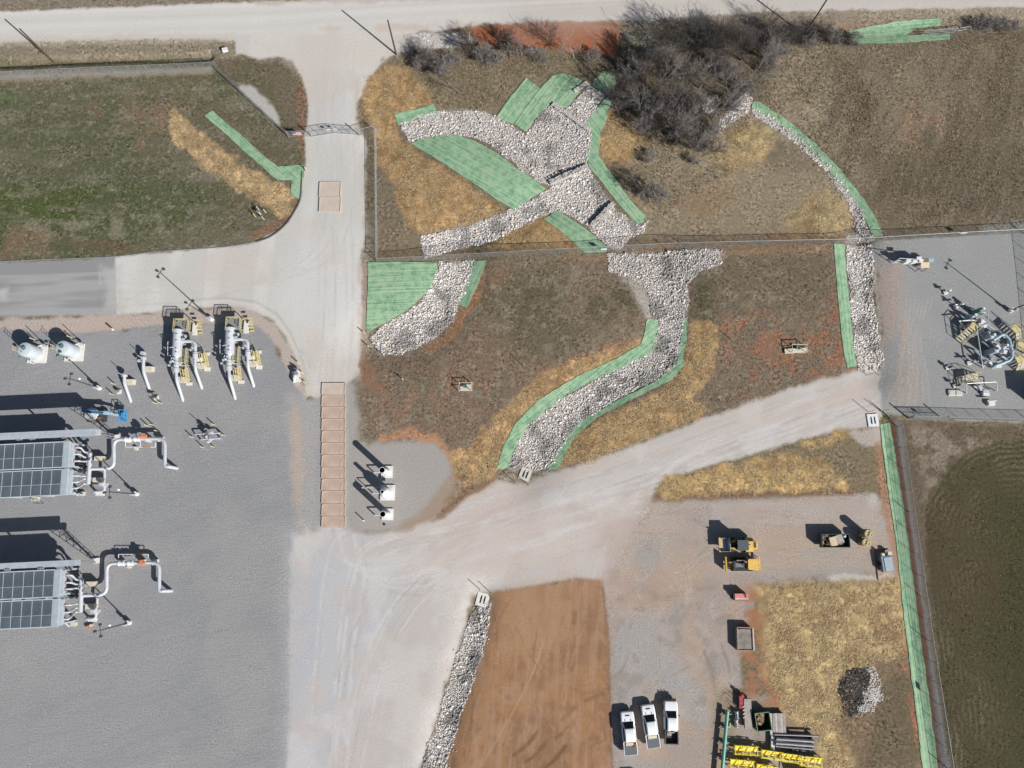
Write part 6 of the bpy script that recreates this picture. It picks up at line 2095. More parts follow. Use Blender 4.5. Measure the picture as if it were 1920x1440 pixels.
for sx in (-1, 1):
    for sy in (-1, 0, 1): m.bar((k.x + sx * .45, k.y + sy * .85, 1.0), (k.x + sx * .45, k.y + sy * .85, 2.0), .07)
m.build('basket', BLUE, t)
MB().box((k.x + .25, k.y, 1.75), (.35, .8, .45)).build('control_panel', BLUE, t)
MB().box(at(187, 784, .8), (.5, .35, .5)).build('step', RUST, t)

# ================================================================== METER SKID, SMALL VALVES
p = at(390, 818)
t = thing('meter_skid', 'small metering skid of grey pipes ringed by yellow bollards', 'meter skid', p)
MB().pipe([at(366, 814, -.2), at(366, 814, 1.0), at(412, 812, 1.0), at(412, 812, -.2)], .11, 8, .3).build('upper_pipe', GREY, t)
MB().pipe([at(376, 824, -.2), at(376, 824, 1.0), at(413, 822, 1.0), at(413, 822, -.2)], .12, 8, .3).build('lower_pipe', GREY, t)
for q in (at(386, 806, 1.4), at(391, 813, 1.3), at(388, 819, 1.2), at(395, 824, 1.2), at(384, 814, 1.1), at(398, 811, 1.1), at(391, 828, .8)):
    MB().box(q, (.42, .38, .5), rz=random.uniform(0, 1)).cyl(q, q + Vector((0, 0, .45)), .12, n=8).build('valve', GREY, t)
MB().cyl(at(378, 796, 0), at(378, 796, 0) + Vector((0, 0, 1.9)), .05, n=6).build('mast', DARKST, t)
MB().cyl(at(388, 812, .8), at(388, 812, 2.1), .28, n=10).build('gas_pot', DARKST, t)
MB().pipe([at(383, 806, 1.4), at(383, 816, 1.4), at(395, 816, 1.4)], .06, 6, .1).build('small_pipe', DARKST, t)

p = at(554, 704)
t = thing('valve_skid', 'small valve skid on the shoulder between three yellow bollards', 'valve skid', p)
MB().pipe([at(557, 690, -.1), at(557, 690, .9), at(551, 716, .9), at(551, 716, -.1)], .13, 8, .3).build('pipe', WHITE, t)
MB().box(at(555, 700, 1.0), (.5, .6, .6), rz=.4).cyl(at(558, 694, .6), at(558, 694, 1.5), .16, n=8).build('valve', GALV, t)
MB().box(at(556, 706, .25), (1.3, 1.8, .3), rz=.2).build('pad', CONCW, t)


def valve_stand(px, py, h, label, coat=None, arm=.5, name='valve_stand'):
    p = on(px, py)
    t = thing(name, label, 'valve', p)
    MB().box(p + Vector((0, 0, .12)), (.7, .6, .3), rz=.2).build('base', CONCW, t)
    MB().cyl(p, p + Vector((0, 0, h)), .08, n=8).build('stem', coat or GREY, t)
    MB().cyl(p + Vector((-arm, 0, h * .6)), p + Vector((arm, .1, h * .6)), .11, n=8).box(p + Vector((0, 0, h * .75)), (.4, .35, .4), rz=.5).build('valve', coat or GREY, t)
    return t


valve_stand(294, 746, 1.6, 'thin dark valve stand below the longer pipe riser', DARKST)
valve_stand(224, 735, .9, 'small grey valve between the western bollards', GALV, .25)

# cream guard frames in the meadow
for (x0, y0, x1, y1, lab) in ((861.5, 734, 885, 720, 'cream guard frame round a small pad in the brown meadow'), (1481, 661, 1508, 649, 'cream guard frame with a long slab in the red patch of the meadow')):
    A, B = at(x0, y0), at(x1, y1)
    c = (A + B) / 2
    t = thing('guard_frame', lab, 'guard frame', c, 'cream guard frames')
    cs = [(A.x, A.y), (B.x, A.y), (B.x, B.y), (A.x, B.y)]
    for x, y in cs: MB().cyl((x, y, 0), (x, y, 1.35), .06, n=6).build('post', CREAM, t)
    m = MB()
    for (xa, ya), (xb, yb) in zip(cs, cs[1:] + cs[:1]): m.cyl((xa, ya, 1.1), (xb, yb, 1.1), .055, n=6)
    m.build('rail', CREAM, t)
    if x0 < 1000: MB().box((c.x, c.y, .1), (B.x - A.x - .3, B.y - A.y - .2, .2)).build('slab', CREAM, t)
    else: MB().box((at(1491, 657).x, at(1491, 658).y, .15), (3.6, .75, .3), rz=.06).build('slab', CREAM, t)
    MB().cyl((c.x + .2, c.y, .1), (c.x + .2, c.y, .9), .16, n=8).box((c.x - .1, c.y + .1, .6), (.5, .4, .3)).build('valve', VGREEN, t)

# ================================================================== VENT STACKS
for (tx, ty, pc, ps, lab, kind) in ((716.3, 881.5, (725.8, 885), (1.75, 1.85), 'upper wide vent stack on a square concrete pad', 0), (716.5, 922, (727, 924), (2.25, 2.35), 'middle vent stack with a narrow neck on a larger pad', 1), (717.5, 964, (727, 964.5), (1.75, 1.75), 'lower wide vent stack on a square concrete pad', 0)):
    hh = 4.6
    b = at(tx, ty, hh)
    p = Vector((b.x, b.y, 0))
    t = thing('vent_stack', lab, 'vent stack', p, 'vent stacks on the gravel pad')
    c = at(*pc)
    MB().box((c.x, c.y, .12), (*ps, .26)).build('pad', CONCW, t)
    if kind == 0: prof = [(.55, .2), (.55, .5), (.46, .9), (.46, hh), (.40, hh), (.40, hh - 1.6), (.0005, hh - 1.6)]
    else: prof = [(.75, .2), (.78, .6), (.78, 2.5), (.62, 2.9), (.30, 3.3), (.28, hh), (.23, hh), (.23, hh - 1.2), (.0005, hh - 1.2)]
    me = MB().lathe(p, prof, 28)
    o = me.build('stack', WHITE, t)
    o.data.materials.append(BLACK)
    n = 28
    for pl in o.data.polygons:
        if pl.index >= n * (len(prof) - 3): pl.material_index = 1
    MB().pipe([p + Vector((-.3, -.05, 1.2)), p + Vector((-2.0 - .2 * kind, -.1, 1.2)), p + Vector((-2.0 - .2 * kind, -.1, -.2))], .10, 8, .25).build('side_pipe', GREY, t)
    MB().bar(p + Vector((-.1, -.2, .1)), p + Vector((-.1, -.85, .1)), .05).build('ground_strap', DARKST, t)
    if kind:
        MB().pipe([p + Vector((.5, .75, 1.6)), p + Vector((-3.1, .75, 1.6)), p + Vector((-3.1, .75, .0))], .07, 8, .2).box(p + Vector((.75, .85, 1.5)), (.5, .45, .6)).build('upper_pipe', GREY, t)

# ================================================================== EASTERN PAD
p = at(1690, 492)
t = thing('equipment_rack', 'steel rack with white cabinets casting a lettered-looking shadow near the long fence', 'equipment rack', p)
A, B = at(1673, 494), at(1728, 497)
m = MB()
for s in (0, .4, .8):
    q = A.lerp(B, s)
    m.bar(q, q + Vector((0, 0, 2.4)), .09)
for z in (.6, 1.4, 2.35): m.bar(A + Vector((0, 0, z)), A.lerp(B, .8) + Vector((0, 0, z)), .08)
m.bar(A + Vector((0, 0, .1)), A.lerp(B, .4) + Vector((0, 0, 2.3)), .06)
m.build('frame', WHITE, t)
for s, w, h, z in ((.32, .75, 1.3, 1.5), (.55, .8, 1.1, 1.55), (.72, .6, .8, 1.9)):
    q = A.lerp(B, s)
    MB().box(q + Vector((0, -.2, z)), (w, .35, h)).build('cabinet', WHITE, t)
MB().box(A.lerp(B, .62) + Vector((0, .1, 2.6)), (.8, .5, .12)).build('sunshade', WHITE, t)
p = at(1741, 501)
t = thing('instrument_shelter', 'small shelter with a tan board top beside the white cabinets', 'shelter', p)
q = at(1734, 497, 1.9)
m = MB()
for sx in (-1, 1):
    for sy in (-1, 1): m.bar((q.x + sx * .6, q.y + sy * .4, 0), (q.x + sx * .6, q.y + sy * .4, 1.9), .08)
m.build('legs', DARKST, t)
MB().box((q.x, q.y, 1.95), (1.4, .95, .12), rx=.25).build('roof', TAN, t)
MB().box((q.x, q.y + .75, 1.2), (1.2, .7, 1.9)).build('body', paint_mat('shelter_dark', (.16, .14, .10), .8), t)
MB().box((q.x + 1.3, q.y + 1.0, 1.4), (.9, .5, .5)).build('solar_panel', PIPEBLUE, t)

valve_stand(1791, 575, 1.9, 'slim valve stand with a white head north of the yellow stair', GALV, .7)
valve_stand(1772, 549, 1.6, 'short instrument stand alone on the eastern gravel pad', WHITE, .5)


def vessel(px, py, r, h, label, coat):
    p = at(px, py)
    t = thing('filter_vessel', label, 'vessel', p, 'filter vessels of the eastern station')
    MB().lathe(p, [(r * 1.15, 0), (r * 1.15, .3), (r, .35), (r, h - .3), (r * .8, h - .1), (.001, h)], 16).build('shell', coat, t)
    MB().cyl(p + Vector((0, 0, h - .1)), p + Vector((.1, 0, h + .4)), .14, n=8).box(p + Vector((.15, .1, h + .2)), (.35, .3, .35)).build('top_valve', WHITE, t)
    MB().pipe([p + Vector((r * .8, 0, h * .5)), p + Vector((r + .9, -.2, h * .5)), p + Vector((r + .9, -.2, 0))], .1, 8, .25).build('outlet_pipe', GREY, t)


vessel(1824, 588, .42, 2.3, 'filter vessel with a white and green cap at the north of the eastern piping', VGREEN)
vessel(1843, 636, .45, 2.4, 'grey filter vessel in the middle of the eastern piping', GREYD)
vessel(1850, 662, .5, 2.6, 'larger grey filter vessel beside the thin vertical pipe line', GREYD)
vessel(1868, 655, .35, 2.2, 'white-topped vessel close to the pale blue pipe', GREY)
vessel(1812, 598, .3, 1.9, 'narrow vessel at the back of the yellow stair', GREYD)
p = at(1860, 660)
t = thing('pipe_manifold', 'eastern pipe manifold with a pale blue arc pipe among valves', 'pipe manifold', p)
zb = 1.9
MB().pipe([at(x, y, zb) for x, y in ((1862, 638), (1882, 625.5), (1892.4, 636.5), (1895, 648), (1897, 659), (1898, 668), (1894, 675), (1880, 681), (1862, 687))] + [at(1858, 688, -.2)], .24, 12, .8).build('arc_pipe', PIPEBLUE, t)
m = MB()
for (x, y) in ((1894, 649), (1897, 660)): m.cyl(at(x, y - 1, zb), at(x, y + 1, zb), .38, n=12)
m.build('flange', PIPEBLUE, t)
MB().pipe([at(1831, 612, 1.6), at(1842, 684, 1.6), at(1843, 690, 0)], .09, 8, .3).build('thin_pipe', GREY, t)
MB().pipe([at(1798, 602, 1.5), at(1822, 600, 1.5), at(1850, 604, 1.4), at(1850, 604, 0)], .09, 8, .2).pipe([at(1812, 612, 1.2), at(1838, 611, 1.2)], .09, 8).pipe([at(1852, 588, 1.7), at(1854, 606, 1.7), at(1854, 606, 0)], .05, 6, .1).build('cross_pipe', WHITE, t)
for (a, b, r, z) in (((1812, 592), (1850, 640), .17, .9), ((1835, 612), (1878, 668), .2, 1.0), ((1840, 640), (1890, 676), .18, .8), ((1826, 655), (1862, 690), .16, .9), ((1846, 606), (1884, 632), .2, 1.2), ((1800, 590), (1826, 612), .13, 1.0)):
    MB().pipe([at(*a, -.1), at(*a, z), at(*b, z), at(*b, -.1)], r, 9, .35).build('header_pipe', GREYD, t)
m = MB()
for (x, y, z) in ((1840, 612, 1.4), (1852, 624, 1.3), (1860, 640, 1.2), (1868, 656, 1.3), (1876, 662, 1.2), (1858, 672, 1.2), (1846, 680, 1.1), (1884, 660, 1.4), (1836, 600, 1.5), (1828, 626, 1.1), (1872, 676, 1.0)):
    q = at(x, y, z)
    MB().box(q, (.42, .4, .5), rz=random.uniform(0, 1.5)).cyl(q, q + Vector((0, 0, .6)), .1, n=7).build('valve', GREY, t)
m = MB()
for (x, y, z) in ((1868, 656, 2.1), (1884, 660, 2.0), (1880, 657, 1.7), (1870, 650, 1.7), (1842, 603, 1.9), (1837, 609, 1.5), (1846, 612, 1.5), (1855, 682, .6)):
    MB().box(at(x, y, z), (.55, .5, .35), rz=random.uniform(0, 1.5)).build('instrument_head', WHITE, t)
m = MB()
for (x, y, s) in ((1849, 683, (1.2, .6, .6)), (1818, 612, (.8, .6, .5)), (1802, 613, (.7, .5, .5)), (1870, 687, (.9, .5, .4)), (1838, 671, (.7, .5, .6))):
    q = at(x, y)
    MB().box((q.x, q.y, s[2] / 2), s).build('support_block', CONCW, t)


def stair_unit(A, B, z, wid, label):
    """yellow platform at A (height z) with stairs down to B"""
    t = thing('access_stair', label, 'stairs', (A + B) / 2, 'yellow access stairs')
    d = (B - A).to_2d().normalized()
    s = Vector((-d.y, d.x, 0)) * wid / 2
    d3 = Vector((d.x, d.y, 0))
    top = Vector((A.x, A.y, z))
    rz = math.atan2(d.y, d.x)
    MB().box(top, (1.1, wid, .06), rz=rz).build('landing', YEL, t)
    m = MB()
    t0 = top + d3 * .55
    e = Vector((B.x, B.y, .05))
    for k in (-1, 1):
        m.bar(t0 + s * k, e + s * k, .07, .2)
    m.build('stringer', YEL, t)
    n = max(5, int(z / .22))
    for k in range(n): MB().box(t0.lerp(e, (k + .5) / n), (.25, wid - .1, .05), rz=rz).build('tread', CREAM, t)
    m = MB()
    for k in (-1, 1):
        m.bar(t0 + s * k + Vector((0, 0, 1)), e + s * k + Vector((0, 0, 1)), .07)
        for f in (0, .5, 1): m.bar(t0.lerp(e, f) + s * k, t0.lerp(e, f) + s * k + Vector((0, 0, 1)), .06)
        m.bar(t0 + s * k + Vector((0, 0, 1)), top - d3 * .55 + s * k + Vector((0, 0, 1)), .07).bar(top - d3 * .55 + s * k - Vector((0, 0, z)), top - d3 * .55 + s * k + Vector((0, 0, 1)), .07)
    m.build('handrail', YEL, t)
    return t


stair_unit(at(1815, 617), at(1796, 640), 1.5, 1.2, 'broad yellow stair at the western side of the eastern piping')
stair_unit(at(1893, 620), at(1908, 636), 1.5, 1.3, 'northern yellow stair outside the pale blue pipe')
stair_unit(at(1903, 653), at(1924, 658), 1.4, 1.3, 'middle yellow stair outside the pale blue pipe')
stair_unit(at(1903, 676), at(1912, 692), 1.4, 1.7, 'southern yellow stair outside the pale blue pipe')
# stile across low pipes
A, B = at(1792, 714), at(1834, 707)
t = thing('crossover_stile', 'long yellow crossover stile over low pipes at the south of the station', 'stile', (A + B) / 2)
d = (B - A).normalized()
s = Vector((-d.y, d.x, 0)) * .5
z1 = Vector((0, 0, 1.0))
m = MB()
for k in (-1, 1):
    m.bar(A + s * k, A.lerp(B, .28) + s * k + z1, .08, .18).bar(A.lerp(B, .28) + s * k + z1, A.lerp(B, .72) + s * k + z1, .08, .18).bar(A.lerp(B, .72) + s * k + z1, B + s * k, .08, .18)
    u = Vector((0, 0, 1.0))
    m.bar(A + s * k + u, A.lerp(B, .28) + s * k + z1 + u, .06).bar(A.lerp(B, .28) + s * k + z1 + u, A.lerp(B, .72) + s * k + z1 + u, .06).bar(A.lerp(B, .72) + s * k + z1 + u, B + s * k + u, .06)
    for f, zz in ((0, 0), (.28, 1), (.5, 1), (.72, 1), (1, 0)): m.bar(A.lerp(B, f) + s * k + Vector((0, 0, zz)), A.lerp(B, f) + s * k + Vector((0, 0, zz + 1)), .06)
m.build('rail', YEL, t)
for f in np.linspace(.06, .94, 11):
    zz = min(1, f / .28, (1 - f) / .28) * .95
    q = A.lerp(B, float(f)) + Vector((0, 0, zz))
    MB().box(q, (.26, .9, .05), rz=math.atan2(d.y, d.x)).build('tread', CREAM, t)
t = thing('pipe_loop', 'white rectangular pipe loop south of the yellow stile', 'pipe loop', at(1840, 728))
MB().pipe([at(1812, 737, -.1), at(1812, 737, 1.1), at(1812, 719, 1.1), at(1869, 716, 1.1), at(1870, 732, 1.1), at(1866, 733, -.1)], .07, 8, .2).build('pipe', WHITE, t)
MB().box(at(1847, 735, .5), (.9, .5, .6)).box(at(1836, 727, .5), (.6, .6, .8), rz=.4).cyl(at(1856, 730, 0), at(1856, 730, 1.4), .09, n=8).cyl(at(1826, 724, .6), at(1848, 735, .6), .15, n=8).build('valve', GREY, t)
MB().box(at(1848, 739, .25), (1.0, .5, .5)).build('block', CONCW, t)
t = thing('pipe_stub', 'dark bent pipe stub on a white block near the fence gate', 'pipe', at(1858, 755))
MB().box(at(1858, 757, .3), (1.0, .6, .6)).build('block', CONCW, t)
MB().pipe([at(1851, 751, .9), at(1860, 752, .95), at(1868, 750.5, .9)], .14, 8, .3).build('pipe', GREYD, t)
for x, lab in ((1783, 'western of two square concrete vault lids on the eastern pad'), (1796.5, 'eastern of two square concrete vault lids on the eastern pad')):
    q = at(x, 737)
    t = thing('vault_lid', lab, 'vault', q, 'square vault lids')
    MB().box(q + Vector((0, 0, .12)), (1.02, .9, .3)).build('box', CONCW, t)
    MB().box(q + Vector((0, 0, .29)), (.8, .7, .05)).build('lid', CONC, t)
valve_stand(1790, 724, 1.5, 'dark valve stand behind the square vault lids', DARKST, .4)
valve_stand(1816, 681, 1.8, 'low branching valve stand west of the thin vertical pipe', GREYD, .9)
valve_stand(1776, 690, 1.2, 'thin instrument post on the gravel west of the station', DARKST, .3)
q = at(1950, 745)
t = thing('equipment_shed', 'grey equipment shed just beyond the eastern edge whose shadow falls on the pad', 'shed', q)
MB().box(q + Vector((0, 0, 1.4)), (3.2, 2.6, 2.8)).build('wall', GREYD, t)
MB().box(q + Vector((0, 0, 2.9)), (3.5, 2.9, .2)).build('roof', GALV, t)

# ================================================================== PICKUPS
def pickup(style):
    t = thing('pickup_truck', 'white pickup', 'pickup truck', (0, 0, 0), 'white pickup trucks parked in the yard')
    # nose towards +Y
    body = CARW
    W, L = 1.98, 5.9
    fy, ry = L / 2, -L / 2
    def hull(sections, name, mat, angle=30):
        """loft of rectangular sections (y, half width, z bottom, z top, rounding)"""
        m = MB()
        rings = []
        for y, hw, z0, z1, k in sections:
            rings.append([(-hw, y, z0), (-hw, y, z1 - k), (-hw + k, y, z1), (hw - k, y, z1), (hw, y, z1 - k), (hw, y, z0)])
        n = 6
        vs = [p for r in rings for p in r]
        fs = []
        for i in range(len(rings) - 1):
            for j in range(n - 1): fs.append((i * n + j, (i + 1) * n + j, (i + 1) * n + j + 1, i * n + j + 1))
        fs += [tuple(range(n)), tuple(range((len(rings) - 1) * n, len(rings) * n))[::-1]]
        m.add(vs, fs)
        return m.build(name, mat, t, angle=angle)
    hull([(fy, .72, .45, .82, .12), (fy - .12, .9, .4, 1.02, .14), (fy - .5, .98, .35, 1.12, .14), (1.65, .99, .35, 1.2, .12), (1.2, .99, .35, 1.22, .08), (-.95, .98, .35, 1.2, .06)], 'body', body)
    cab_o = hull([(1.62, .74, 1.15, 1.2, .05), (.78, .74, 1.15, 1.80, .12), (.6, .75, 1.15, 1.88, .16), (-.75, .75, 1.15, 1.88, .16), (-1.0, .74, 1.15, 1.80, .12), (-1.12, .72, 1.15, 1.3, .05)], 'cabin', body)
    m = MB()
    m.add([(-.74, 1.60, 1.235), (.74, 1.60, 1.235), (.64, .80, 1.81), (-.64, .80, 1.81)], [(0, 1, 2, 3)])
    m.build('windscreen', GLASSD, cab_o)
    for sx in (-1, 1):
        m = MB()
        m.add([(sx * .765, .95, 1.24), (sx * .765, .6, 1.70), (sx * .765, -.75, 1.70), (sx * .765, -.98, 1.24)], [(0, 1, 2, 3)] if sx < 0 else [(3, 2, 1, 0)])
        m.box((sx * .80, 0, 1.27), (.10, 1.7, .06))
        m.build('side_window', GLASSD, cab_o)
        MB().box((sx * 1.13, 1.0, 1.22), (.22, .12, .18)).build('mirror', BLACK, t)
        for yy in (1.95, -1.75):
            wh = MB().cyl((sx * .82, yy, .39), (sx * 1.0, yy, .39), .39, n=16).build('wheel', BLACK, t)
            MB().cyl((sx * .98, yy, .39), (sx * 1.01, yy, .39), .22, n=12).build('rim', GALV, wh)
        MB().box((sx * .62, fy - .13, .85), (.3, .12, .16)).build('headlight', WHITE, t)
        MB().box((sx * .88, ry + .04, .95), (.14, .06, .3)).build('tail_light', RED, t)
    MB().box((0, fy - .02, .55), (1.7, .16, .25)).build('bumper', DARKST, t)
    # cargo bed
    m = MB()
    for sx in (-1, 1): m.box((sx * .92, -2.03, .9), (.12, 1.8, .7))
    m.box((0, -1.14, .9), (1.8, .08, .7)).box((0, ry + .06, .9), (1.9, .1, .66)).box((0, -2.03, .48), (1.8, 1.8, .14))
    m.build('cargo_bed', body if style != 'black_bed' else DARKST, t)
    if style == 'black_bed':
        MB().box((0, -2.0, .58), (1.7, 1.6, .06)).build('bed_liner', BLACK, t)
        MB().box((-.3, -1.6, .8), (.6, .5, .4), rz=.3).box((.2, -1.35, .75), (1.2, .3, .3)).build('cargo', PLANK, t)
        m = MB().bar((-.8, fy + .2, .8), (.8, fy + .2, .8), .12)
        for x in (-.5, 0, .5): m.bar((x, fy + .2, .5), (x, fy + .2, 1.15), .1)
        m.build('brush_guard', BLACK, t)
        MB().box((0, -1.0, 1.86), (.5, .1, .06)).build('brake_light', BLACK, t)
    else:
        MB().box((0, -2.25, 1.24), (1.78, 1.3, .06)).build('bed_cover', paint_mat('bed_cover_grey', (.10, .115, .13), .5, 0, .08, 2), t)
        MB().box((0, -1.42, 1.2), (1.3, .4, .3)).build('toolbox', TAN if style == 'tan_box' else CREAM, t)
        MB().box((0, 2.4, 1.155), (.62, .1, .05)).build('hood_scoop', BLACK, t)
        for sx in (-.42, .42): MB().bar((sx, 1.66, 1.22), (sx, 1.95, 1.19), .05).build('hood_vent', BLACK, t)
        if style == 'tan_box': MB().box((.6, -1.75, 1.35), (.4, .25, .2), rz=.4).cyl((.7, -1.5, 1.3), (.7, -1.5, 1.5), .14, n=8).build('cargo', RUST, t)
        MB().bar((-.35, .38, 1.86), (-.28, .3, 2.0), .02).build('antenna', BLACK, t)
    return t


def park(t, cx, cy, fx, fy, label):
    p = at(cx, cy, .6)
    a, b = at(cx, cy), at(fx, fy)
    t.location = (p.x, p.y, gz(p.x, p.y) + .0)
    t.rotation_euler = (0, 0, math.atan2(b.y - a.y, b.x - a.x) - math.pi / 2)
    t['label'] = label


T1 = pickup('tan_box')
park(T1, 1178.5, 1373, 1174.6, 1334, 'white pickup with a tan box behind the cab, closest to the bare brown earth')
T2 = pickup('white_box')
park(T2, 1218.8, 1360, 1212.8, 1321, 'middle white pickup with a cream box and grey bed cover')
T3 = pickup('black_bed')
park(T3, 1257.3, 1353, 1256.6, 1313, 'white pickup with an open black bed and black front guard')
T4 = dup(T2, (0, 0, 0))
park(T4, 1190, 1494, 1188, 1455, 'white pickup below the picture edge showing only its shadow')

# ================================================================== EARTH MOVERS
def wheel(c, r, w, t, name='wheel'):
    MB().cyl(c - Vector((0, w / 2, 0)), c + Vector((0, w / 2, 0)), r, n=18).build(name, BLACK, t)


p = at(1381, 1021)
p.z = 0
t = thing('wheel_loader', 'yellow wheel loader with a wide bucket at its west end', 'wheel loader', p)
w = lambda x, y, z: at(x, y, z)
V = lambda x, y, z: p + Vector((x, y, z))
for sx in (-1.15, 1.45):
    for sy in (-.85, .85): wheel(V(sx, sy, .68), .68, .45, t)
MB().box(V(1.75, 0, 1.3), (1.75, 1.25, 1.0)).box(V(1.75, 0, 1.85), (1.6, 1.15, .14), taper=.92).build('engine_hood', AMBER, t)
MB().box(V(2.2, 0, 1.94), (.35, .8, .05)).build('radiator_grille', DARKST, t)
MB().cyl(V(1.25, .1, 1.9), V(1.25, .1, 2.5), .08, n=8).build('exhaust', BLACK, t)
MB().box(V(.15, 0, 2.05), (1.5, 1.45, 1.5), taper=.92).build('cab', GLASSD, t)
MB().box(V(.1, 0, 2.88), (1.65, 1.5, .14)).build('cab_roof', paint_mat('cab_roof_grey', (.075, .09, .10), .45, 0, .15, 3), t)
MB().box(V(.1, 0, .9), (3.2, .9, .7)).build('chassis', DARKST, t)
for sy in (-.5, .5): MB().bar(V(-.6, sy, 1.6), V(-1.9, sy, 1.35), .2, .3).build('lift_arm', AMBER, t)
# bucket tilted up: open box
b0, bw = -2.35, 2.05
m = MB().box(V(b0 + .15, 0, 1.05), (1.2, bw, .08), ry=.12).box(V(b0 + .72, 0, 1.45), (.08, bw, .9), ry=.25)
for sy in (-1, 1): m.box(V(b0 + .2, sy * (bw / 2 - .03), 1.35), (1.1, .06, .65))
m.build('bucket', paint_mat('worn_bucket_steel', (.42, .44, .46), .35, .4, .15, 2), t)
MB().box(V(b0 - .5, 0, 1.12), (.36, bw + .1, .14)).build('bucket_edge', paint_mat('bucket_edge_tan', (.55, .36, .14), .6, 0, .1), t)
for sy in (-1, 1): MB().box(V(1.5, sy * .78, 1.38), (1.2, .5, .1)).build('fender', AMBER, t)
MB().box(V(-.75, .55, 1.35), (.45, .35, .15)).box(V(-.75, -.55, 1.35), (.45, .35, .15)).build('front_fender', AMBER, t)

p = at(1389, 1057)
p.z = 0
t = thing('bulldozer', 'yellow bulldozer with a square canopy just south of the wheel loader', 'bulldozer', p)
V = lambda x, y, z: p + Vector((x, y, z))
for sy in (-.8, .8):
    m = MB().box(V(0, sy, .42), (2.6, .45, .5))
    for sx in (-1.3, 1.3): m.cyl(V(sx, sy - .225, .45), V(sx, sy + .225, .45), .42, n=14)
    m.build('track', BLACK, t)
MB().box(V(-.75, 0, 1.15), (1.6, .95, .9)).build('engine_hood', DARKST, t)
MB().box(V(-.7, -.1, 1.63), (1.3, .6, .08)).build('hood_top', paint_mat('hood_grey', (.16, .18, .19), .5, 0, .2, 3), t)
MB().cyl(V(-.9, .2, 1.6), V(-.9, .2, 2.2), .07, n=8).build('exhaust', BLACK, t)
m = MB()
for sx in (.45, 1.6):
    for sy in (-.65, .65): m.bar(V(sx, sy, .9), V(sx, sy, 2.55), .1)
m.build('canopy_post', DARKST, t)
m = MB()
pts = [(.35, -.72), (1.7, -.85), (1.82, -.6), (1.85, .5), (1.75, .8), (.45, .85), (.3, .7), (.25, -.5)]
m.prism([(p.x + x, p.y + y) for x, y in pts], 2.5, 2.64)
m.build('canopy', AMBER, t)
MB().box(V(1.0, 0, 1.25), (.7, .6, .7)).build('seat', BLACK, t)
MB().box(V(-2.5, 0, .75), (.2, 2.15, 1.0), ry=-.15).build('blade', AMBER, t)
for sy in (-.55, .55): MB().bar(V(-2.4, sy, .5), V(-.8, sy, .5), .14).build('push_arm', DARKST, t)
m = MB().bar(V(2.15, -1.0, .9), V(2.15, 1.0, .9), .18).bar(V(2.6, -1.05, .7), V(2.6, 1.05, .7), .2)
for sy in (-.8, -.4, 0, .4, .8): m.bar(V(2.6, sy, .7), V(2.75, sy, .15), .1)
m.bar(V(1.5, -.3, .8), V(2.6, -.3, .75), .14).bar(V(1.5, .3, .8), V(2.6, .3, .75), .14)
m.build('ripper', AMBER, t)

# ================================================================== TRAILERS AND STORED THINGS
A, B = at(1534, 1026), at(1584, 1001)
c = (A + B) / 2
t = thing('dump_trailer', 'dark steel dump trailer filled with scrap and lumber', 'trailer', c)
lx, ly = B.x - A.x, B.y - A.y
rz = .02
m = MB()
for sy in (-1, 1): m.box((c.x, c.y + sy * (ly / 2 - .04), 1.0), (lx, .08, 1.1))
for sx in (-1, 1): m.box((c.x + sx * (lx / 2 - .04), c.y, 1.0), (.08, ly - .17, 1.1))
m.box((c.x, c.y, .5), (lx - .17, ly - .17, .1))
m.build('box', GREEND, t)
for sx in (-.5, .4):
    for sy in (-1, 1):
        q = Vector((c.x + sx, c.y + sy * (ly / 2 - .1), .36))
        MB().cyl(q - Vector((0, .12, 0)), q + Vector((0, .12, 0)), .36, n=12).build('wheel', BLACK, t)
MB().bar((A.x, c.y, .45), (A.x - 1.1, c.y, .45), .12).build('drawbar', DARKST, t)
# the scrap itself lies in the trailer
t = thing('plywood_stack', 'pale plywood sheets lying on top of the scrap in the dump trailer', 'plywood', (c.x - .4, c.y - .1, 1.3))
for k in range(3): MB().box((c.x - .4 + k * .05, c.y - .1, 1.27 + k * .05), (1.05, 1.35, .045), rz=.12 + k * .06).build('sheet', TAN, t)
mm = MB()
for k in range(60):
    x, y = random.uniform(-lx / 2 + .3, lx / 4), random.uniform(-ly / 2 + .25, ly / 2 - .25)
    mm.box((c.x + x, c.y + y, random.uniform(.75, 1.25)), (random.uniform(.15, .9), random.uniform(.08, .3), random.uniform(.06, .25)), rz=random.uniform(0, 3), rx=random.uniform(-.3, .3), ry=random.uniform(-.3, .3))
o = mm.build('scrap_wood', paint_mat('scrap_brown', (.20, .125, .085), .9, 0, .5, 1.3), None, (c.x, c.y, 1.0))
tag(o, 'loose brown scrap and offcuts heaped in the dump trailer', 'scrap', None, 'stuff')
t = thing('plywood_sheet', 'dusty grey board leaning across the middle of the dump trailer', 'board', (c.x + .7, c.y + .4, 1.3))
MB().box((c.x + .75, c.y + .25, 1.25), (1.1, 1.3, .06), rz=.3, ry=.15).build('board', PLANK, t)
for dx, dy, r, lab in ((-1.35, .75, .17, 'white bucket in the corner of the dump trailer'), (1.55, .75, .2, 'pale blue plastic bag at the rim of the dump trailer')):
    q = Vector((c.x + dx, c.y + dy, 1.1))
    if dx < 0: o = MB().lathe(q, [(.14, 0), (.17, .3), (.155, .3), (.13, .04), (.001, .04)], 12).build('bucket', WHITE, None, q)
    else: o = MB().lathe(q, [(.001, -.1), (.25, -.05), (.3, .08), (.16, .2), (.08, .3), (.001, .3)], 9).build('plastic_bag', paint_mat('bag_blue', (.45, .5, .68), .5), None, q)
    tag(o, lab, 'bucket' if dx < 0 else 'plastic bag')


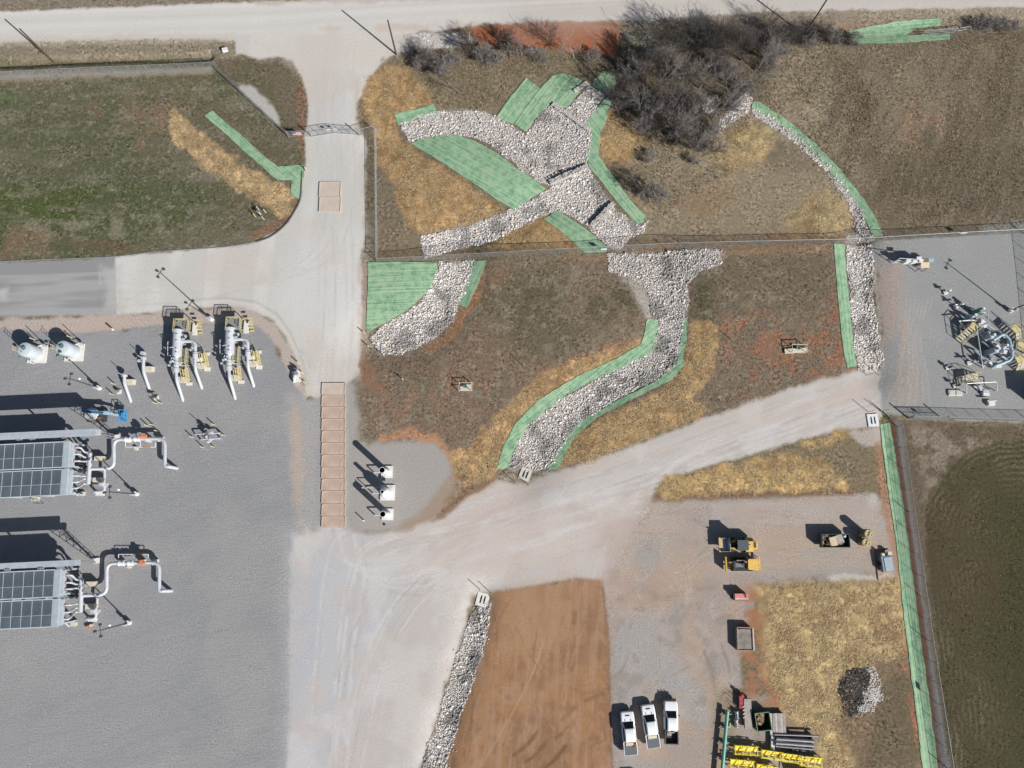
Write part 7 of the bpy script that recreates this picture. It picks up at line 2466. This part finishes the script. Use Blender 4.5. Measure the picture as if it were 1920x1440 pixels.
def straw_roll(px, py, h, r, label):
    b = at(px, py, h)
    p = Vector((b.x, b.y, 0))
    t = thing('straw_mat_roll', label, 'straw roll', p, 'rolled straw mats standing on end')
    # spiral sheet
    n, turns = 84, 4.2
    vs, fs = [], []
    for i in range(n + 1):
        f = i / n
        a = f * turns * 2 * math.pi
        rr = .09 + (r - .09) * f
        for rad in (rr - .05, rr + .05):
            for z in (0, h + .05 * math.sin(a * 3) + .04 * math.sin(a * 1.3)): vs.append((p.x + rad * math.cos(a), p.y + rad * math.sin(a), z))
    for i in range(n):
        k, j = i * 4, i * 4 + 4
        fs += [(k + 1, k + 3, j + 3, j + 1), (k, k + 1, j + 1, j), (k + 3, k + 2, j + 2, j + 3)]
    MB().add(vs, fs).build('spiral_sheet', HAYM, t, smooth=False)
    MB().cyl(p, p + Vector((0, 0, h - .25)), r - .03, n=20).build('core', paint_mat('straw_core', (.16, .13, .07), .95, 0, .3, 5), t)


straw_roll(1629, 1000.5, 2.3, .62, 'taller spiral straw mat roll, the northern of the pair')
straw_roll(1624.5, 1017, 1.8, .62, 'shorter spiral straw mat roll, the southern of the pair')

A, B = at(1648, 1069), at(1669, 1044)
c = (A + B) / 2
t = thing('tool_trailer', 'small blue-grey tool trailer with a flat lid at the yard edge by the fence', 'trailer', c)
MB().box((c.x, c.y, .62), (1.75, 2.3, .85), rz=.09).build('box', paint_mat('blue_grey_steel', (.20, .25, .29), .5, 0, .12, 2), t)
MB().box((c.x + .08, c.y - .02, 1.08), (1.2, 2.0, .1), rz=.09).build('lid', paint_mat('lid_grey', (.33, .40, .45), .45, 0, .12, 1.5, 0, (.2, .24, .27, .5)), t)
MB().box((c.x + .5, c.y + 1.55, .7), (.6, .5, .5)).build('battery_box', CREAM, t)
MB().cyl((c.x - .55, c.y + 1.35, .4), (c.x - .55, c.y + 1.35, 1.0), .26, n=12).build('gas_bottle', CREAM, t)
for sx in (-1, 1): MB().cyl((c.x + sx * .95 - .09, c.y, .33), (c.x + sx * .95 + .09, c.y, .33), .33, n=12).build('wheel', BLACK, t)
MB().bar((c.x - .1, c.y + 1.1, .45), (c.x - .1, c.y + 2.3, .45), .1).build('drawbar', DARKST, t)
t = thing('angle_frame', 'rusty angle-iron frame lying round the small blue-grey trailer', 'steel frame', (c.x - 1, c.y + 1.5, .1))
MB().bar((c.x - 1.25, c.y - 2.4, .1), (c.x - 1.35, c.y + 1.95, .1), .12).bar((c.x - 1.35, c.y + 1.95, .1), (c.x + .8, c.y + 2.1, .1), .12).build('angle', RUST, t)

c = at(1386, 1117)
t = thing('generator', 'small red engine-driven generator on the yard ground', 'generator', c)
MB().box((c.x, c.y + .1, .75), (2.0, .62, .9)).build('engine_cover', paint_mat('faded_red', (.55, .20, .17), .5, 0, .15, 3), t)
MB().box((c.x + .1, c.y - .35, .6), (2.0, .28, .5)).build('side_panel', paint_mat('faded_pink', (.48, .36, .34), .6, 0, .2, 3), t)
MB().box((c.x, c.y - .1, .2), (2.15, 1.0, .2)).build('skid', BLACK, t)
MB().cyl((c.x + .6, c.y + .1, 1.2), (c.x + .6, c.y + .1, 1.6), .07, n=8).box((c.x + .55, c.y + .12, 1.22), (.1, .6, .05)).build('exhaust', BLACK, t)

A, B = at(1380, 1219), at(1407, 1174)
c = (A + B) / 2
t = thing('steel_bin', 'rusty rectangular steel bin full of grey sediment west of the straw', 'bin', c)
lx, ly = B.x - A.x - .1, B.y - A.y - .2
m = MB()
for sx in (-1, 1): m.box((c.x + sx * (lx / 2), c.y, .5), (.1, ly, 1.0), rz=-.02)
for sy in (-1, 1): m.box((c.x, c.y + sy * (ly / 2), .5), (lx - .1, .1, 1.0), rz=-.02)
m.build('wall', paint_mat('bin_rust', (.34, .27, .22), .8, 0, .2, 2), t)
MB().box((c.x, c.y - .08, .43), (lx - .12, ly - .3, .86), rz=-.02).build('sediment', paint_mat('sediment', (.21, .19, .165), .95, 0, .35, 1.2, .3, (.30, .28, .26, .6)), t)
MB().box((c.x + lx / 2 + .12, c.y, .9), (.12, ly, .1)).build('rail', CREAM, t)

# --- stored pipe and timber at the bottom of the yard
A, B = at(1364, 1333, .8), at(1351, 1480, .8)
t = thing('green_pipe', 'long green coated pipe lying north to south on low stands', 'pipe', (A.x, A.y, 0))
MB().pipe([A, A.lerp(B, .5), B], .25, 18).build('pipe', GREENP, t)
for f in (.05, .22, .42, .62, .82):
    q = A.lerp(B, f)
    MB().box((q.x, q.y, .27), (.5, .2, .54)).bar((q.x - 1.0, q.y, .5), (q.x + .8, q.y, .5), .07).build('stand', GALV, t)
c = at(1399.5, 1336)
t = thing('timber_beam', 'long pale weathered timber block beside the red tool stand', 'timber', c)
MB().box((c.x, c.y, .55), (1.05, 4.1, .5), rz=-.02).build('beam', PLANK, t)
for sy in (-1.5, 0, 1.5): MB().box((c.x, c.y + sy, .15), (1.3, .2, .3)).build('skid', DARKST, t)
c = at(1389, 1310)
t = thing('tool_stand', 'red tool stand with upright rods beside the pale timber block', 'tool stand', c)
MB().box((c.x - .1, c.y - .2, .5), (.7, 2.0, .4), rz=-.05).build('tray', paint_mat('stand_red', (.30, .03, .05), .6), t)
MB().box((c.x - .05, c.y + .6, .95), (.35, .35, .4)).build('red_can', paint_mat('can_red', (.55, .03, .06), .4), t)
for i, (dx, dy) in enumerate(((-.35, -1.9), (-.4, -1.4), (-.4, -.7), (-.4, -.1), (.05, .7))):
    MB().cyl((c.x + dx, c.y + dy, 0), (c.x + dx, c.y + dy, 1.7), .035, n=6).build('rod', RUST, t)
for k in range(4): MB().box((c.x + .1, c.y - .9 - k * .5, .75), (.3, .14, .12), rz=.5).build('clamp', CREAM, t)
for (x, y, lab) in ((1380, 1339, 'upper of two shiny loose valves beside the timber block'), (1379, 1355, 'lower of two shiny loose valves beside the timber block')):
    c = at(x, y)
    t = thing('loose_valve', lab, 'valve', c, 'loose valves on the ground')
    MB().cyl(c + Vector((0, -.45, .35)), c + Vector((0, .45, .35)), .26, n=14).build('body', paint_mat('bright_metal', (.55, .56, .57), .3, .6, .2, 5), t)
    for sy in (-.45, .45): MB().cyl(c + Vector((0, sy - .05, .35)), c + Vector((0, sy + .05, .35)), .38, n=14).build('flange', paint_mat('bright_metal', (.5, .5, .5)), t)
    MB().cyl(c + Vector((-.05, 0, .35)), c + Vector((-.1, 0, .95)), .1, n=8).build('stem', DARKST, t)
o = MB().bar(at(1369, 1355, .12), at(1368.5, 1363, .12), .12).build('yellow_block', YEL, None, at(1369, 1359))
tag(o, 'short yellow stick lying next to the green pipe', 'stick')
c = at(1426, 1349)
t = thing('waste_skip', 'dark green open skip with a heap of tan rubbish inside', 'skip', c)
m = MB()
a = R(6)
def rr(x, y): return (c.x + x * math.cos(a) - y * math.sin(a), c.y + x * math.sin(a) + y * math.cos(a))
hx, hy = 1.05, 1.22
for (x, y, sx, sy) in ((-hx, 0, .08, 2 * hy), (hx, 0, .08, 2 * hy), (0, -hy, 2 * hx, .08), (0, hy, 2 * hx, .08)):
    X, Y = rr(x, y)
    m.box((X, Y, .62), (sx, sy, 1.2), rz=a)
m.build('side', GREEND, t)
X, Y = rr(0, 0)
MB().box((X, Y, .1), (2.0, 2.3, .12), rz=a).build('floor', BLACK, t)
m = MB()
for (x, y, sx, sy) in ((-hx, 0, .1, 2 * hy), (hx, 0, .1, 2 * hy), (0, -hy, 2 * hx, .1), (0, hy, 2 * hx, .1)):
    X, Y = rr(x, y)
    m.box((X, Y, 1.24), (sx, sy, .05), rz=a)
m.build('rim', paint_mat('skip_rim', (.10, .20, .14), .5), t)
mm = MB()
for k in range(26):
    X, Y = rr(random.uniform(-.8, .25), random.uniform(-.5, .95))
    mm.box((X, Y, random.uniform(.3, .75)), (random.uniform(.3, .8), random.uniform(.2, .6), random.uniform(.1, .3)), rz=random.uniform(0, 3), rx=random.uniform(-.4, .4))
o = mm.build('skip_rubbish', paint_mat('rubbish_tan', (.24, .175, .09), .95, 0, .4, 2), None, (c.x, c.y, .6))
tag(o, 'tan cardboard-like rubbish heaped inside the green skip', 'rubbish', None, 'stuff')
c = at(1456.5, 1355)
t = thing('timber_pallet', 'stack of grey planks on bearers next to the green skip', 'timber stack', c)
for i, dx in enumerate((-1.08, -.66, -.28, .12, .5, .9)):
    MB().box((c.x + dx, c.y, .62 + random.uniform(-.02, .02)), (.36 if i != 1 else .3, 2.9, .12), rz=-.02 + random.uniform(-.01, .01)).build('plank', PLANK if i % 2 else paint_mat('pale_plank', (.44, .41, .38), .9, 0, .2, 2), t)
for sy in (-1.1, 0, 1.1): MB().box((c.x, c.y + sy, .28), (2.3, .2, .55)).build('bearer', WOOD, t)
STP = paint_mat('bare_steel_pipe', (.30, .30, .32), .35, .55, .15, 2)
for i, (x0, y0, x1, y1, r) in enumerate(((1452, 1377, 1534, 1380, .13), (1455, 1385, 1526, 1390, .24), (1454, 1393, 1525, 1398, .24), (1454, 1399, 1525, 1405, .13))):
    a, b = at(x0, y0, .75), at(x1, y1, .75)
    t = thing('steel_pipe', '%s grey steel pipe of the four lying on the low sleepers' % ['thin northernmost', 'thick second', 'thick third', 'thin southernmost'][i], 'pipe', (a.x, a.y, 0), 'grey steel pipes on sleepers')
    MB().cyl(a, b, r, n=16, caps=False).cyl(a, b, r * .86, n=16, caps=False).build('wall', STP, t)
    MB().cyl(a.lerp(b, .02), a.lerp(b, .98), r * .8, n=12).build('bore', BLACK, t)
for x, lab in ((1447, 'white western sleeper under the steel pipes'), (1485, 'dark middle sleeper under the steel pipes'), (1518, 'dark eastern sleeper under the steel pipes')):
    c = at(x, 1391)
    o = MB().box((c.x, c.y, .3), (.5 if x < 1450 else .3, 2.3, .5), rz=-.1).build('sleeper', CONCW if x < 1450 else WOOD, None, (c.x, c.y, 0))
    tag(o, lab, 'sleeper', 'sleepers under the steel pipes')
c = at(1498, 1409)
t = thing('flat_boards', 'two dark flat boards between the steel pipes and the yellow stands', 'boards', c)
for dx in (-.7, .6): MB().box((c.x + dx, c.y - dx * .1, .2), (1.2, .85, .1), rz=-.1).build('board', paint_mat('dark_board', (.12, .13, .15), .7, 0, .2, 2), t)


def yellow_stand(px, py, L, W, rz, label):
    c = at(px, py, .6)
    c.z = 0
    t = thing('pipe_stand', label, 'pipe stand', c, 'bright yellow pipe stands')
    ca, sa = math.cos(rz), math.sin(rz)
    P = lambda x, y, z: Vector((c.x + x * ca - y * sa, c.y + x * sa + y * ca, z))
    MB().box(P(0, .05, .62), (L, W * .62, .1), rz=rz, rx=.35).build('tray', YELB, t)
    MB().box(P(0, W * .34, .55), (L, .08, .6), rz=rz).build('web', YELB, t)
    n = max(3, int(L / .95))
    for k in range(n + 1):
        x = -L / 2 + L * k / n
        MB().bar(P(x, -W / 2, .1), P(x, -W / 2, 1.05), .09).bar(P(x, -W / 2, 1.05), P(x, W * .4, 1.0), .09).bar(P(x, W * .4, 0), P(x, W * .4, 1.0), .09).build('rib', YELB, t)
    m = MB()
    for y, z in ((-W / 2, .95), (-W / 2, .4), (W * .4, 1.0)): m.bar(P(-L / 2 - .15, y, z), P(L / 2 + .2, y, z), .08)
    m.build('rail', YELB, t)
    m = MB()
    for k in range(5):
        x, y = random.uniform(-L / 2, L / 2), random.uniform(-W / 2, W / 2)
        a = random.uniform(-.6, .6)
        m.bar(P(x, y, 1.12), P(x + math.cos(a) * 1.2, y + math.sin(a) * .6, 1.1), .06)
    m.build('loose_bar', paint_mat('pale_yellow_bar', (.72, .62, .22), .5), t)


yellow_stand(1398, 1405, 3.2, 1.3, R(-3), 'north-western bright yellow pipe stand next to the green pipe')
yellow_stand(1446, 1414, 2.9, 1.2, R(-8), 'second bright yellow pipe stand of the longer row')
yellow_stand(1484, 1420, 2.6, 1.2, R(-6), 'third bright yellow pipe stand of the longer row')
yellow_stand(1519, 1426, 3.0, 1.4, R(-5), 'easternmost bright yellow pipe stand by the straw')
yellow_stand(1390, 1432, 3.3, 1.4, R(-5), 'western yellow pipe stand of the lower row')
yellow_stand(1436, 1441, 2.7, 1.3, R(-7), 'eastern yellow pipe stand of the lower row')
yellow_stand(1500, 1452, 3.0, 1.3, R(-7), 'yellow pipe stand cut by the lower picture edge')

# small loose things
for x, y, lab in ((676, 728, 'dark clod'),):
    pass
c = at(720.5, 983)
t = thing('steel_ring', 'small dark steel ring lying on the gravel below the lowest vent stack', 'ring', c)
MB().lathe(c, [(.13, 0), (.2, .03), (.2, .09), (.13, .12), (.1, .06), (.13, 0)], 14).build('ring', DARKST, t)
